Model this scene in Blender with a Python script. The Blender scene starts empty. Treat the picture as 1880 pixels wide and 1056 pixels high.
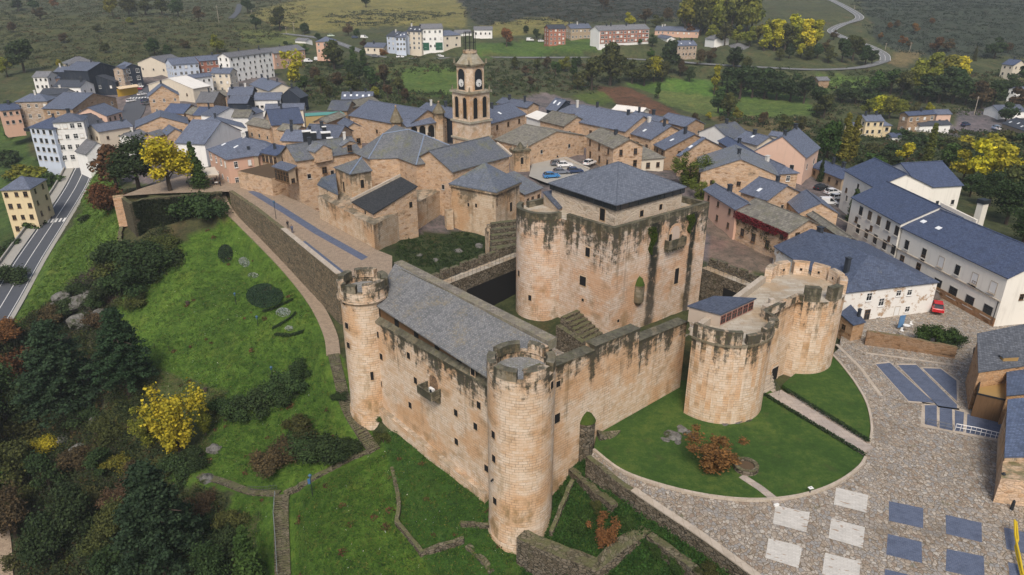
import bpy, math, random
import numpy as np
from mathutils import Vector, Matrix
R = random.Random(11)
NR = np.random.RandomState(5)
S = bpy.context.scene
COL = S.collection
pi = math.pi
# ---------------------------------------------------------------- camera model (surveyed from the photograph)
F, PITCH, H0, CX, CY = 1320.0, math.radians(23.7), 55.0, 940.0, 528.0
cP, sP = math.cos(PITCH), math.sin(PITCH)
VIEWS = {'V1': (0, 0, 3.9111), 'V2': (460, 0, 3.9111), 'V3': (920, 0, 3.9111), 'V4': (1400, 0, 3.9111), 'V5': (0, 260, 3.9111),
         'V6': (400, 160, 3.9111), 'V7': (800, 160, 3.9111), 'V8': (1240, 200, 3.9111), 'W8': (1400, 290, 3.9111),
         'A1': (0, 90, 6.682), 'A2': (240, 100, 6.682), 'A3': (380, 190, 6.682), 'A4': (600, 160, 6.682), 'F': (0, 0, 1.0)}
def vw(view, x, y):
    o = VIEWS[view]; return o[0] + x / o[2], o[1] + y / o[2]
def ray(u, v):
    a = (u - CX) / F; b = -(v - CY) / F
    return np.array([a, cP + b * sP, -sP + b * cP])
def P(u, v, z):
    d = ray(u, v); t = (z - H0) / d[2]
    return Vector((d[0] * t, d[1] * t, z))
def proj(q):
    x, y, z = q[0], q[1], q[2] - H0
    dep = y * cP - z * sP; up = y * sP + z * cP
    return CX + F * x / dep, CY - F * up / dep
def on_wall(A, B, u, v):                       # where the line of sight meets the vertical plane through A and B
    d = ray(u, v); n = np.array([-(B[1] - A[1]), B[0] - A[0], 0.0])
    t = (n @ np.array([A[0], A[1], 0.0])) / (n @ d)
    return Vector((d[0] * t, d[1] * t, H0 + d[2] * t))
def on_cyl(c, r, u, v):
    d = ray(u, v); a = d[0]**2 + d[1]**2; b = -2 * (d[0] * c[0] + d[1] * c[1]); k = c[0]**2 + c[1]**2 - r * r
    t = (-b - math.sqrt(max(0, b * b - 4 * a * k))) / (2 * a)
    return Vector((d[0] * t, d[1] * t, H0 + d[2] * t))
def on_plane(p0, n, u, v):
    d = Vector(ray(u, v)); o = Vector((0, 0, H0)); n = Vector(n)
    t = (Vector(p0) - o).dot(n) / d.dot(n); return o + d * t
def up_to(b, v):                                # height at which the vertical over b meets picture row v
    lo, hi = -80.0, 140.0
    for _ in range(50):
        m = (lo + hi) / 2
        if proj((b[0], b[1], m))[1] > v: lo = m
        else: hi = m
    return lo
# ---------------------------------------------------------------- objects
def link(o, parent=None):
    COL.objects.link(o)
    if parent is not None:
        o.parent = parent
        o.matrix_parent_inverse = Matrix.Translation(-Vector(parent.location)) if parent.type == 'EMPTY' else Matrix.Identity(4)
    return o
def tag(o, label=None, cat=None, group=None, kind=None):
    if label: o['label'] = label
    if cat: o['category'] = cat
    if group: o['group'] = group
    if kind: o['kind'] = kind
    return o
def thing(name, loc, label, cat, group=None, rz=0.0):
    o = bpy.data.objects.new(name, None); o.empty_display_size = 0.5
    o.location = loc; o.rotation_euler = (0, 0, rz); COL.objects.link(o)
    return tag(o, label, cat, group)
class MB:
    def __init__(s): s.v = []; s.f = []; s.uv = []; s.mi = []; s.sm = []
    def face(s, pts, mi=0, uv=None, sm=False):
        i = len(s.v); s.v.extend([tuple(p) for p in pts]); s.f.append(tuple(range(i, i + len(pts)))); s.mi.append(mi); s.sm.append(sm)
        if uv is None:
            n = Vector((0, 0, 0)); q = [Vector(p) for p in pts]
            for a in range(len(q)):
                b = q[(a + 1) % len(q)]; n += Vector(((q[a].y - b.y) * (q[a].z + b.z), (q[a].z - b.z) * (q[a].x + b.x), (q[a].x - b.x) * (q[a].y + b.y)))
            n = n.normalized() if n.length > 1e-9 else Vector((0, 0, 1))
            if abs(n.z) > 0.985: uv = [(p.x, p.y) for p in q]
            else:
                t = Vector((-n.y, n.x, 0)).normalized(); w = n.cross(t)
                uv = [(p.dot(t), p.dot(w)) for p in q]
        s.uv.extend(uv)
    def prism(s, poly, z0, z1, mi=0, mt=None, bottom=False):
        n = len(poly); z0 = z0 if isinstance(z0, (list, tuple)) else [z0] * n; z1 = z1 if isinstance(z1, (list, tuple)) else [z1] * n
        ar = sum(poly[i][0] * poly[(i + 1) % n][1] - poly[(i + 1) % n][0] * poly[i][1] for i in range(n))
        idx = list(range(n)) if ar > 0 else list(range(n))[::-1]
        for k in range(n):
            i, j = idx[k], idx[(k + 1) % n]; a, b = poly[i], poly[j]
            s.face([(a[0], a[1], z0[i]), (b[0], b[1], z0[j]), (b[0], b[1], z1[j]), (a[0], a[1], z1[i])], mi)
        s.face([(poly[i][0], poly[i][1], z1[i]) for i in idx], mi if mt is None else mt)
        if bottom: s.face([(poly[i][0], poly[i][1], z0[i]) for i in idx[::-1]], mi)
    def box(s, c, sz, rz=0.0, mi=0, bottom=True, mt=None):      # c = centre of the base
        ca, sa = math.cos(rz), math.sin(rz); hx, hy = sz[0] / 2, sz[1] / 2
        poly = [(c[0] + x * ca - y * sa, c[1] + x * sa + y * ca) for x, y in ((-hx, -hy), (hx, -hy), (hx, hy), (-hx, hy))]
        s.prism(poly, c[2], c[2] + sz[2], mi, mt, bottom)
    def cyl(s, c, r0, r1, z0, z1, n=32, a0=0.0, a1=2 * pi, mi=0, cap=True, sm=True, mt=None):
        full = abs(a1 - a0 - 2 * pi) < 1e-6
        for k in range(n):
            t0 = a0 + (a1 - a0) * k / n; t1 = a0 + (a1 - a0) * (k + 1) / n
            q = lambda t, r, z: (c[0] + math.cos(t) * r, c[1] + math.sin(t) * r, z)
            s.face([q(t0, r0, z0), q(t1, r0, z0), q(t1, r1, z1), q(t0, r1, z1)], mi, [(t0 * r0, z0), (t1 * r0, z0), (t1 * r0, z1), (t0 * r0, z1)], sm)
        if cap and r1 > 0.01: s.face([(c[0] + math.cos(a0 + (a1 - a0) * k / n) * r1, c[1] + math.sin(a0 + (a1 - a0) * k / n) * r1, z1) for k in range(n + (0 if full else 1))], mi if mt is None else mt)
    def arc(s, c, ri, ro, z0, z1, a0, a1, n=6, mi=0, mt=None):   # a block of a curved wall
        mt = mi if mt is None else mt
        q = lambda t, r, z: (c[0] + math.cos(t) * r, c[1] + math.sin(t) * r, z)
        for k in range(n):
            t0 = a0 + (a1 - a0) * k / n; t1 = a0 + (a1 - a0) * (k + 1) / n
            s.face([q(t0, ro, z0), q(t1, ro, z0), q(t1, ro, z1), q(t0, ro, z1)], mi, [(t0 * ro, z0), (t1 * ro, z0), (t1 * ro, z1), (t0 * ro, z1)], True)
            s.face([q(t1, ri, z0), q(t0, ri, z0), q(t0, ri, z1), q(t1, ri, z1)], mi, [(t1 * ro, z0), (t0 * ro, z0), (t0 * ro, z1), (t1 * ro, z1)], True)
            s.face([q(t0, ro, z1), q(t1, ro, z1), q(t1, ri, z1), q(t0, ri, z1)], mt)
        if abs(a1 - a0 - 2 * pi) > 1e-4:
            s.face([q(a0, ri, z0), q(a0, ro, z0), q(a0, ro, z1), q(a0, ri, z1)], mi)
            s.face([q(a1, ro, z0), q(a1, ri, z0), q(a1, ri, z1), q(a1, ro, z1)], mi)
    def tube(s, pts, r, n=6, mi=0):
        pts = [Vector(p) for p in pts]; rr = r if isinstance(r, (list, tuple)) else [r] * len(pts); rings = []
        for i, p in enumerate(pts):
            d = (pts[min(i + 1, len(pts) - 1)] - pts[max(i - 1, 0)]).normalized()
            a = d.cross(Vector((0, 0, 1)) if abs(d.z) < 0.9 else Vector((1, 0, 0))).normalized(); b = d.cross(a)
            rings.append([p + (a * math.cos(2 * pi * k / n) + b * math.sin(2 * pi * k / n)) * rr[i] for k in range(n)])
        for i in range(len(pts) - 1):
            for k in range(n): s.face([rings[i][k], rings[i + 1][k], rings[i + 1][(k + 1) % n], rings[i][(k + 1) % n]], mi, None, True)
        s.face(rings[-1][::-1], mi); s.face(rings[0], mi)
    def strip(s, path, w, z0, z1, mi=0, mt=None):                 # a straight-sided wall along a path; z0, z1 per point or constant
        n = len(path); z0 = z0 if isinstance(z0, (list, tuple)) else [z0] * n; z1 = z1 if isinstance(z1, (list, tuple)) else [z1] * n
        L, Rr = offset_path(path, w)
        for i in range(n - 1):
            a, b, c, d = L[i], L[i + 1], Rr[i + 1], Rr[i]
            s.face([(d[0], d[1], z0[i]), (c[0], c[1], z0[i + 1]), (c[0], c[1], z1[i + 1]), (d[0], d[1], z1[i])], mi)
            s.face([(b[0], b[1], z0[i + 1]), (a[0], a[1], z0[i]), (a[0], a[1], z1[i]), (b[0], b[1], z1[i + 1])], mi)
            s.face([(d[0], d[1], z1[i]), (c[0], c[1], z1[i + 1]), (b[0], b[1], z1[i + 1]), (a[0], a[1], z1[i])], mi if mt is None else mt)
        for i in (0, n - 1):
            q = [(L[i][0], L[i][1], z0[i]), (Rr[i][0], Rr[i][1], z0[i]), (Rr[i][0], Rr[i][1], z1[i]), (L[i][0], L[i][1], z1[i])]
            s.face(q if i == 0 else q[::-1], mi)
    def slab(s, faces, t, mi=0, me=None):                        # a roof: top faces, underside and fascia
        me = mi if me is None else me; cnt = {}; key = lambda p: (round(p[0], 3), round(p[1], 3), round(p[2], 3))
        for f in faces:
            f = [Vector(p) for p in f]; n = Vector((0, 0, 0))
            for a in range(len(f)): n += f[a].cross(f[(a + 1) % len(f)])
            if n.z < 0: f = f[::-1]
            s.face(f, mi); s.face([p - Vector((0, 0, t)) for p in f[::-1]], me)
            for a in range(len(f)):
                p, q = f[a], f[(a + 1) % len(f)]; k = tuple(sorted((key(p), key(q)))); cnt.setdefault(k, []).append((p, q))
        for k, l in cnt.items():
            if len(l) == 1:
                p, q = l[0]; dz = Vector((0, 0, t)); s.face([p, p - dz, q - dz, q], me)
    def obj(s, name, mats, parent=None, top=None):
        me = bpy.data.meshes.new(name); me.from_pydata(s.v, [], s.f)
        uvl = me.uv_layers.new(name='UVMap'); uvl.data.foreach_set('uv', np.array(s.uv, 'f').ravel())
        w = me.uv_layers.new(name='Wear'); vz = np.array([p[2] for p in s.v]); tp = np.asarray(top) if top is not None else 60.0
        arr = np.zeros((len(s.v), 2), 'f'); arr[:, 0] = np.array(s.uv)[:, 0]; arr[:, 1] = tp - vz; w.data.foreach_set('uv', arr.ravel())
        me.polygons.foreach_set('material_index', s.mi); me.polygons.foreach_set('use_smooth', s.sm)
        for m in (mats if isinstance(mats, (list, tuple)) else [mats]): me.materials.append(m)
        me.update()
        return link(bpy.data.objects.new(name, me), parent)
def offset_path(path, w):
    L = []; Rr = []; n = len(path)
    for i in range(n):
        a = Vector(path[max(i - 1, 0)][:2]); b = Vector(path[i][:2]); c = Vector(path[min(i + 1, n - 1)][:2])
        d1 = (b - a).normalized() if i > 0 else (c - b).normalized(); d2 = (c - b).normalized() if i < n - 1 else d1
        n1 = Vector((-d1.y, d1.x)); n2 = Vector((-d2.y, d2.x)); m = (n1 + n2)
        m = m.normalized() if m.length > 1e-6 else n1; k = min(2.0, 1 / max(0.3, m.dot(n1))); o = m * (w / 2 * k)
        L.append((b.x + o.x, b.y + o.y)); Rr.append((b.x - o.x, b.y - o.y))
    return L, Rr
def inpoly(x, y, poly):
    x = np.asarray(x); y = np.asarray(y); c = np.zeros(x.shape, bool); n = len(poly); j = n - 1
    for i in range(n):
        xi, yi = poly[i][0], poly[i][1]; xj, yj = poly[j][0], poly[j][1]
        if yi != yj: c ^= ((yi > y) != (yj > y)) & (x < (xj - xi) * (y - yi) / (yj - yi) + xi)
        j = i
    return c
# ---------------------------------------------------------------- materials
class NT:
    def __init__(s, name):
        s.m = bpy.data.materials.new(name); s.m.use_nodes = True; s.t = s.m.node_tree; s.t.nodes.clear()
        s.out = s.t.nodes.new('ShaderNodeOutputMaterial'); s.b = s.t.nodes.new('ShaderNodeBsdfPrincipled')
        s.t.links.new(s.b.outputs[0], s.out.inputs[0]); s.b.inputs['Roughness'].default_value = 0.85; s.b.inputs['Specular IOR Level'].default_value = 0.25
    def put(s, sock, v):
        if hasattr(v, 'is_output'): s.t.links.new(v, sock)
        elif isinstance(v, (tuple, list)) and len(v) == 3 and sock.type == 'RGBA': sock.default_value = (*v, 1)
        else: sock.default_value = v
    def n(s, t, out=0, **k):
        nd = s.t.nodes.new('ShaderNode' + t)
        for a, v in k.items():
            if a.startswith('i_'):
                key = a[2:]; s.put(nd.inputs[int(key)] if key.isdigit() else nd.inputs[key.replace('_', ' ')], v)
            else: setattr(nd, a, v)
        return nd.outputs[out]
    def uv(s, layer='UVMap'): return s.n('UVMap', uv_map=layer)
    def obj(s): return s.n('TexCoord', 3)
    def geo(s): return s.n('NewGeometry', 0)
    def map(s, v, sc=(1, 1, 1), loc=(0, 0, 0)): return s.n('Mapping', i_Vector=v, i_Scale=sc, i_Location=loc)
    def noise(s, v, sc, det=4, rough=0.6): return s.n('TexNoise', i_Vector=v, i_Scale=sc, i_Detail=det, i_Roughness=rough)
    def math(s, op, a, b=0.0, c=0.0, clamp=False): return s.n('Math', operation=op, use_clamp=clamp, i_0=a, i_1=b, i_2=c)
    def step(s, x, a, b, lo=0.0, hi=1.0): return s.n('MapRange', i_Value=x, i_1=a, i_2=b, i_3=lo, i_4=hi, interpolation_type='SMOOTHSTEP')
    def mix(s, f, a, b, mode='MIX'):
        nd = s.t.nodes.new('ShaderNodeMix'); nd.data_type = 'RGBA'; nd.blend_type = mode; nd.clamp_factor = True
        s.put(nd.inputs[0], f); s.put(nd.inputs[6], a); s.put(nd.inputs[7], b); return nd.outputs[2]
    def ramp(s, x, stops):
        nd = s.t.nodes.new('ShaderNodeValToRGB'); s.put(nd.inputs[0], x); e = nd.color_ramp.elements
        while len(e) < len(stops): e.new(0.5)
        for i, (p, c) in enumerate(stops): e[i].position = p; e[i].color = (*c, 1)
        return nd.outputs[0]
    def sep(s, v, i): return s.n('SeparateXYZ', i, i_0=v)
    def bump(s, h, st=0.3, d=0.05): s.put(s.b.inputs['Normal'], s.n('Bump', i_Strength=st, i_Distance=d, i_Height=h))
    def fin(s, col, rough=None):
        s.put(s.b.inputs['Base Color'], col)
        if rough is not None: s.put(s.b.inputs['Roughness'], rough)
        return s.m
def flat(name, col, rough=0.6, metal=0.0, var=0.15, sc=3.0):
    n = NT(name); g = n.noise(n.obj(), sc, 3); c = n.mix(n.math('MULTIPLY', g, var * 2), col, tuple(x * 0.55 for x in col))
    n.b.inputs['Metallic'].default_value = metal; return n.fin(c, rough)
def m_ashlar(name, c1, c2, c3, mort, bw=0.8, bh=0.37, stain=1.0, grey=0.3, moss=0.6, mw=0.02, decay=0.07, streaks=None, bias=0.03):
    n = NT(name); u = n.uv(); w = n.uv('Wear'); d = n.sep(w, 1)
    wob = n.noise(u, 0.7, 2); uu = n.n('VectorMath', operation='MULTIPLY_ADD', i_0=n.n('TexNoise', 1, i_Vector=u, i_Scale=0.5, i_Detail=2.0), i_1=(0.22, 0.16, 0), i_2=u)
    br = n.t.nodes.new('ShaderNodeTexBrick'); n.put(br.inputs['Vector'], uu); br.offset = 0.42; br.squash = 1.35; br.squash_frequency = 3
    for k, v in (('Color1', (0, 0, 0)), ('Color2', (1, 1, 1)), ('Mortar', (0.5, 0.5, 0.5)), ('Scale', 1.0), ('Mortar Size', mw), ('Mortar Smooth', 0.4), ('Bias', 0.0), ('Brick Width', bw), ('Row Height', bh)): n.put(br.inputs[k], v)
    big = n.noise(u, 0.16, 3); mid = n.noise(u, 0.9, 5, 0.7); fine = n.noise(u, 9.0, 3)
    base = n.ramp(n.math('ADD', n.math('MULTIPLY', n.sep(br.outputs[0], 0), 0.24), n.math('ADD', n.math('MULTIPLY', mid, 0.5), n.math('MULTIPLY', n.noise(u, 0.22, 3), 0.5))), [(0.36, c2), (0.58, c1), (0.76, c3)])
    base = n.mix(n.step(big, 0.46, 0.62, 0, 0.6), base, (c2[0] * 1.05, c2[1] * 0.84, c2[2] * 0.6))
    base = n.mix(n.math('MULTIPLY', n.step(n.noise(u, 0.33, 4), 0.55, 0.7), 0.5), base, (0.22, 0.14, 0.055))
    base = n.mix(n.step(mid, 0.62, 0.78, 0, grey), base, (0.2, 0.19, 0.165))
    base = n.mix(n.math('MULTIPLY', n.step(fine, 0.45, 0.75), 0.4), base, tuple(x * 0.5 for x in c2))
    jm = n.step(n.noise(u, 0.5, 3), 0.38, 0.62, 0.3, 1.0)
    base = n.mix(n.math('MULTIPLY', br.outputs[1], jm), base, mort)
    st = n.noise(n.map(u, (0.55, 0.05, 1)), 1.0, 4, 0.65); sp = n.noise(u, 0.8, 7, 0.78)
    k = n.math('ADD', n.math('ADD', n.math('MULTIPLY', st, 1.1), n.math('MULTIPLY', sp, 1.0)), n.math('MULTIPLY_ADD', d, -decay, bias))
    dark = n.math('MULTIPLY', n.step(k, 0.86, 1.06), 0.94 * stain)
    lich = n.ramp(n.noise(u, 2.2, 5, 0.75), [(0.3, (0.016, 0.018, 0.014)), (0.52, (0.042, 0.042, 0.032)), (0.66, (0.045, 0.06, 0.018)), (0.85, (0.17, 0.16, 0.13))])
    base = n.mix(dark, base, lich)
    drip = n.math('ADD', n.math('MULTIPLY', n.noise(n.map(u, (0.75, 0.035, 1)), 1.0, 5, 0.65), 0.75), n.math('MULTIPLY', n.noise(u, 0.25, 4, 0.65), 0.35))
    base = n.mix(n.math('MULTIPLY', n.math('MULTIPLY', n.step(drip, 0.58, 0.72), n.step(d, 0.5, 19.0, 1.0, 0.0)), 0.75 * stain), base, n.mix(n.noise(u, 0.3, 2), (0.03, 0.03, 0.022), (0.15, 0.1, 0.035)))
    fz = n.math('MULTIPLY', n.step(n.noise(n.map(u, (0.35, 0.16, 1)), 1.0, 5, 0.7), 0.5, 0.66), n.step(d, 9.0, 20.0, 0.0, 0.75 * stain)); base = n.mix(fz, base, (0.19, 0.135, 0.06))
    if streaks:
        kn, lst = streaks; fm = n.step(n.n('VectorMath', 1, operation='DOT_PRODUCT', i_0=n.n('NewGeometry', 1), i_1=tuple(kn)), .8, .95); ux = n.math('ADD', n.sep(u, 0), n.math('MULTIPLY', n.math('SUBTRACT', n.noise(n.map(u, (.6, .35, 1)), 1.0, 5, .7), .5), 1.5))
        for u0, w0, d0, d1 in lst: mk = n.math('MULTIPLY', n.math('MULTIPLY', n.step(n.math('ABSOLUTE', n.math('SUBTRACT', ux, u0)), w0 * .45, w0, 1.0, 0.0), fm), n.step(d, d0, d1, 1.0, .8)); base = n.mix(n.math('MULTIPLY', mk, n.step(sp, .33, .48, .45, 1.0)), base, (.022, .024, .018))
    foot = n.step(n.math('ADD', d, n.math('MULTIPLY', sp, 5.0)), 14.0, 21.0, 0, 0.0)
    nz = n.sep(n.n('NewGeometry', 1), 2)
    topm = n.math('MULTIPLY', n.step(nz, 0.3, 0.7), n.step(n.noise(n.geo(), 0.6, 5, 0.7), 0.38, 0.6, 0.25, 1.0))
    base = n.mix(n.math('MULTIPLY', topm, moss), base, n.ramp(n.noise(n.geo(), 1.7, 5), [(0.3, (0.05, 0.05, 0.036)), (0.55, (0.16, 0.15, 0.115)), (0.75, (0.09, 0.105, 0.03))]))
    n.bump(n.math('SUBTRACT', n.math('MULTIPLY', n.noise(u, 4.0, 5), 0.5), n.math('MULTIPLY', br.outputs[1], 0.7)), 0.55, 0.06)
    return n.fin(base, 0.92)
def m_rubble(name, cols, mort, sc=2.2, stretch=0.45, tint=True, mortw=0.07, moss=0.5):
    n = NT(name); u = n.uv(); w = n.uv('Wear'); d = n.sep(w, 1)
    q = n.n('VectorMath', operation='MULTIPLY_ADD', i_0=n.n('TexNoise', 1, i_Vector=u, i_Scale=1.3, i_Detail=2.0), i_1=(0.35, 0.2, 0), i_2=u)
    q = n.map(q, (stretch, 1, 1))
    v = n.n('TexVoronoi', 1, i_Vector=q, i_Scale=sc); e = n.n('TexVoronoi', 0, feature='DISTANCE_TO_EDGE', i_Vector=q, i_Scale=sc)
    r = n.sep(v, 0)
    c = n.ramp(n.math('ADD', n.math('MULTIPLY', r, 0.7), n.math('MULTIPLY', n.noise(u, 0.5, 4), 0.35)), cols)
    c = n.mix(n.step(n.noise(u, 5.0, 4), 0.4, 0.7, 0, 0.45), c, (0.13, 0.085, 0.045))
    c = n.mix(n.step(e, mortw * 0.25, mortw, 1.0, 0.0), c, mort)
    sp = n.noise(u, 0.35, 5, 0.7)
    c = n.mix(n.step(sp, 0.56, 0.72, 0, moss), c, (0.075, 0.07, 0.04))
    if tint: c = n.mix(1.0, c, n.n('ObjectInfo', 1), 'MULTIPLY')
    nz = n.sep(n.n('NewGeometry', 1), 2)
    c = n.mix(n.math('MULTIPLY', n.step(nz, 0.3, 0.7), n.step(n.noise(n.geo(), 0.8, 5), 0.4, 0.6, 0.2, 0.8)), c, (0.11, 0.115, 0.05))
    n.bump(n.math('ADD', n.step(e, 0, 0.12), n.math('MULTIPLY', n.noise(u, 6.0, 3), 0.4)), 0.7, 0.07)
    return n.fin(c, 0.92)
def m_plaster(name):
    n = NT(name); u = n.uv(); w = n.uv('Wear'); d = n.sep(w, 1); c = n.n('ObjectInfo', 1)
    s = n.noise(n.map(u, (1.0, 0.09, 1)), 1.2, 4, 0.65)
    k = n.math('MULTIPLY', n.step(s, 0.5, 0.75), 0.4)
    c2 = n.mix(k, c, n.mix(0.5, c, (0.2, 0.18, 0.15)))
    c2 = n.mix(n.step(n.noise(u, 0.4, 5, 0.7), 0.52, 0.75, 0, 0.35), c2, n.mix(0.5, c2, (0.33, 0.27, 0.2)))
    n.bump(n.noise(u, 8.0, 3), 0.15, 0.02); return n.fin(c2, 0.85)
def m_slate(name, tw=0.42, th=0.26, lich=0.0, spec=0.35, rough=0.5, contrast=1.0, lcol=((0.2, 0.19, 0.12), (0.12, 0.13, 0.045))):
    n = NT(name); u = n.uv(); c = n.n('ObjectInfo', 1)
    br = n.t.nodes.new('ShaderNodeTexBrick'); n.put(br.inputs['Vector'], u); br.offset = 0.5
    for k, v in (('Color1', (0, 0, 0)), ('Color2', (1, 1, 1)), ('Mortar', (0.1, 0.1, 0.1)), ('Scale', 1.0), ('Mortar Size', 0.03), ('Mortar Smooth', 0.3), ('Bias', 0.0), ('Brick Width', tw), ('Row Height', th)): n.put(br.inputs[k], v)
    v = n.n('TexVoronoi', 1, i_Vector=n.map(u, (1 / tw, 1 / th, 1)), i_Scale=0.8)
    f = n.math('ADD', n.math('MULTIPLY', n.sep(br.outputs[0], 0), 0.45 * contrast), n.math('MULTIPLY', n.noise(u, 0.7, 5, 0.7), 0.5))
    sh = n.mix(f, n.mix(1.0, c, (0.5, 0.5, 0.52), 'MULTIPLY'), n.mix(1.0, c, (1.75, 1.7, 1.62), 'MULTIPLY'))
    sh = n.mix(n.math('MULTIPLY', br.outputs[1], 0.6), sh, n.mix(1.0, c, (0.3, 0.3, 0.3), 'MULTIPLY'))
    st = n.noise(n.map(u, (1.2, 0.12, 1)), 1.0, 4)
    sh = n.mix(n.step(st, 0.5, 0.75, 0, 0.35), sh, (0.05, 0.055, 0.06))
    if lich > 0:
        a = n.noise(u, 0.28, 4, 0.7); b = n.noise(u, 3.2, 5, 0.8)
        k = n.step(n.math('ADD', n.math('MULTIPLY', a, 0.9), n.math('MULTIPLY', b, 1.0)), 1.12 - lich * 0.3, 1.32 - lich * 0.3, 0, 0.8)
        sh = n.mix(k, sh, n.ramp(n.noise(u, 1.1, 4, 0.7), [(0.35, lcol[0]), (0.6, lcol[1])]))
    n.bump(n.math('SUBTRACT', n.math('ADD', n.math('MULTIPLY', n.sep(br.outputs[0], 0), 0.5), n.math('MULTIPLY', n.noise(u, 5.0, 3), 0.4)), br.outputs[1]), 0.5, 0.04)
    n.b.inputs['Specular IOR Level'].default_value = spec
    return n.fin(sh, n.step(n.noise(u, 2.5, 3), 0.3, 0.7, rough - 0.1, rough + 0.2))
def m_cobble():
    n = NT('cobbles'); g = n.geo(); q = n.n('VectorMath', operation='MULTIPLY_ADD', i_0=n.n('TexNoise', 1, i_Vector=g, i_Scale=0.8, i_Detail=2.0), i_1=(0.3, 0.3, 0), i_2=g); q = n.map(q, (1.0, 0.8, 0))
    v = n.n('TexVoronoi', 1, i_Vector=q, i_Scale=2.7); e = n.n('TexVoronoi', 0, feature='DISTANCE_TO_EDGE', i_Vector=q, i_Scale=2.7)
    c = n.ramp(n.sep(v, 0), [(0.0, (0.25, 0.19, 0.145)), (0.22, (0.35, 0.295, 0.23)), (0.45, (0.3, 0.28, 0.255)), (0.62, (0.27, 0.27, 0.265)), (0.8, (0.4, 0.345, 0.28)), (1.0, (0.46, 0.43, 0.38))])
    c = n.mix(n.step(n.noise(g, 5.0, 4), 0.4, 0.7, 0, 0.4), c, (0.16, 0.12, 0.09))
    c = n.mix(n.step(e, 0.02, 0.085, 1.0, 0.0), c, (0.14, 0.11, 0.075))
    c = n.mix(n.step(n.noise(g, 0.16, 5, 0.65), 0.5, 0.7, 0, 0.45), c, (0.13, 0.105, 0.075))
    c = n.mix(n.step(n.noise(g, 0.3, 5, 0.7), 0.62, 0.72, 0, 0.6), c, (0.1, 0.1, 0.04))
    n.bump(n.step(e, 0.0, 0.2), 0.6, 0.05); return n.fin(c, 0.72)
def m_setts(name, c1, c2, mort, bw=0.3, bh=0.15, patch=0.0):
    n = NT(name); u = n.uv(); br = n.t.nodes.new('ShaderNodeTexBrick'); n.put(br.inputs['Vector'], u)
    for k, v in (('Color1', c1), ('Color2', c2), ('Mortar', mort), ('Scale', 1.0), ('Mortar Size', 0.014), ('Mortar Smooth', 0.3), ('Bias', 0.0), ('Brick Width', bw), ('Row Height', bh)): n.put(br.inputs[k], v)
    c = n.mix(n.step(n.noise(u, 0.9, 5, 0.7), 0.45, 0.7, 0, 0.45), br.outputs[0], tuple(x * 0.6 for x in c1))
    if patch: c = n.mix(n.step(n.noise(n.map(u, (0.8, 2.2, 1)), 1.0, 1), 0.66, 0.68, 0, 0.8), c, (0.28, 0.19, 0.12))
    n.bump(n.math('MULTIPLY', br.outputs[1], -1.0), 0.5, 0.03); return n.fin(c, 0.65)
def m_grass(name, a, b, c, brown=(0.12, 0.085, 0.03), bk=0.35, sc=1.0):
    n = NT(name); g = n.geo()
    f = n.noise(g, 0.35 * sc, 5, 0.7); h = n.noise(g, 2.6 * sc, 5, 0.75); fi = n.noise(g, 11.0 * sc, 4, 0.8)
    k = n.math('ADD', n.math('MULTIPLY', f, 0.5), n.math('ADD', n.math('MULTIPLY', h, 0.35), n.math('MULTIPLY', fi, 0.25)))
    col = n.ramp(k, [(0.36, a), (0.54, b), (0.7, c)])
    col = n.mix(n.step(n.noise(g, 0.8 * sc, 6, 0.75), 0.56, 0.7, 0, bk), col, brown)
    n.bump(n.math('ADD', h, fi), 0.9, 0.18); return n.fin(col, 0.95)
def m_terrain():
    n = NT('terrain'); g = n.geo(); at = n.n('Attribute', 0, attribute_name='Col'); dn = n.n('Attribute', 2, attribute_name='Dense')
    f = n.noise(g, 0.05, 5, 0.7); h = n.noise(g, 0.45, 6, 0.75); fi = n.noise(g, 3.2, 5, 0.8); vf = n.noise(g, 14.0, 3, 0.8)
    k = n.math('ADD', n.math('ADD', n.math('MULTIPLY', f, 0.3), n.math('MULTIPLY', h, 0.5)), n.math('ADD', n.math('MULTIPLY', fi, 0.35), n.math('MULTIPLY', vf, 0.2)))
    lo = n.mix(1.0, at, (0.3, 0.4, 0.42), 'MULTIPLY'); hi = n.mix(1.0, at, (1.95, 1.6, 1.6), 'MULTIPLY')
    c = n.mix(n.step(k, 0.5, 0.84), lo, hi); c = n.mix(n.math('MULTIPLY', n.math('MULTIPLY', n.step(n.noise(g, 0.13, 4, 0.7), 0.5, 0.68), 0.9), dn), c, n.mix(1.0, c, (1.5, 1.05, 1.2), 'MULTIPLY'))
    c = n.mix(n.math('MULTIPLY', n.step(n.noise(g, 0.9, 6, 0.75), 0.55, 0.68, 0, 0.5), dn), c, (0.1, 0.07, 0.028))
    n.bump(n.math('ADD', n.math('MULTIPLY', h, 2.0), n.math('ADD', fi, vf)), 0.8, 0.25); return n.fin(c, 0.97)
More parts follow.
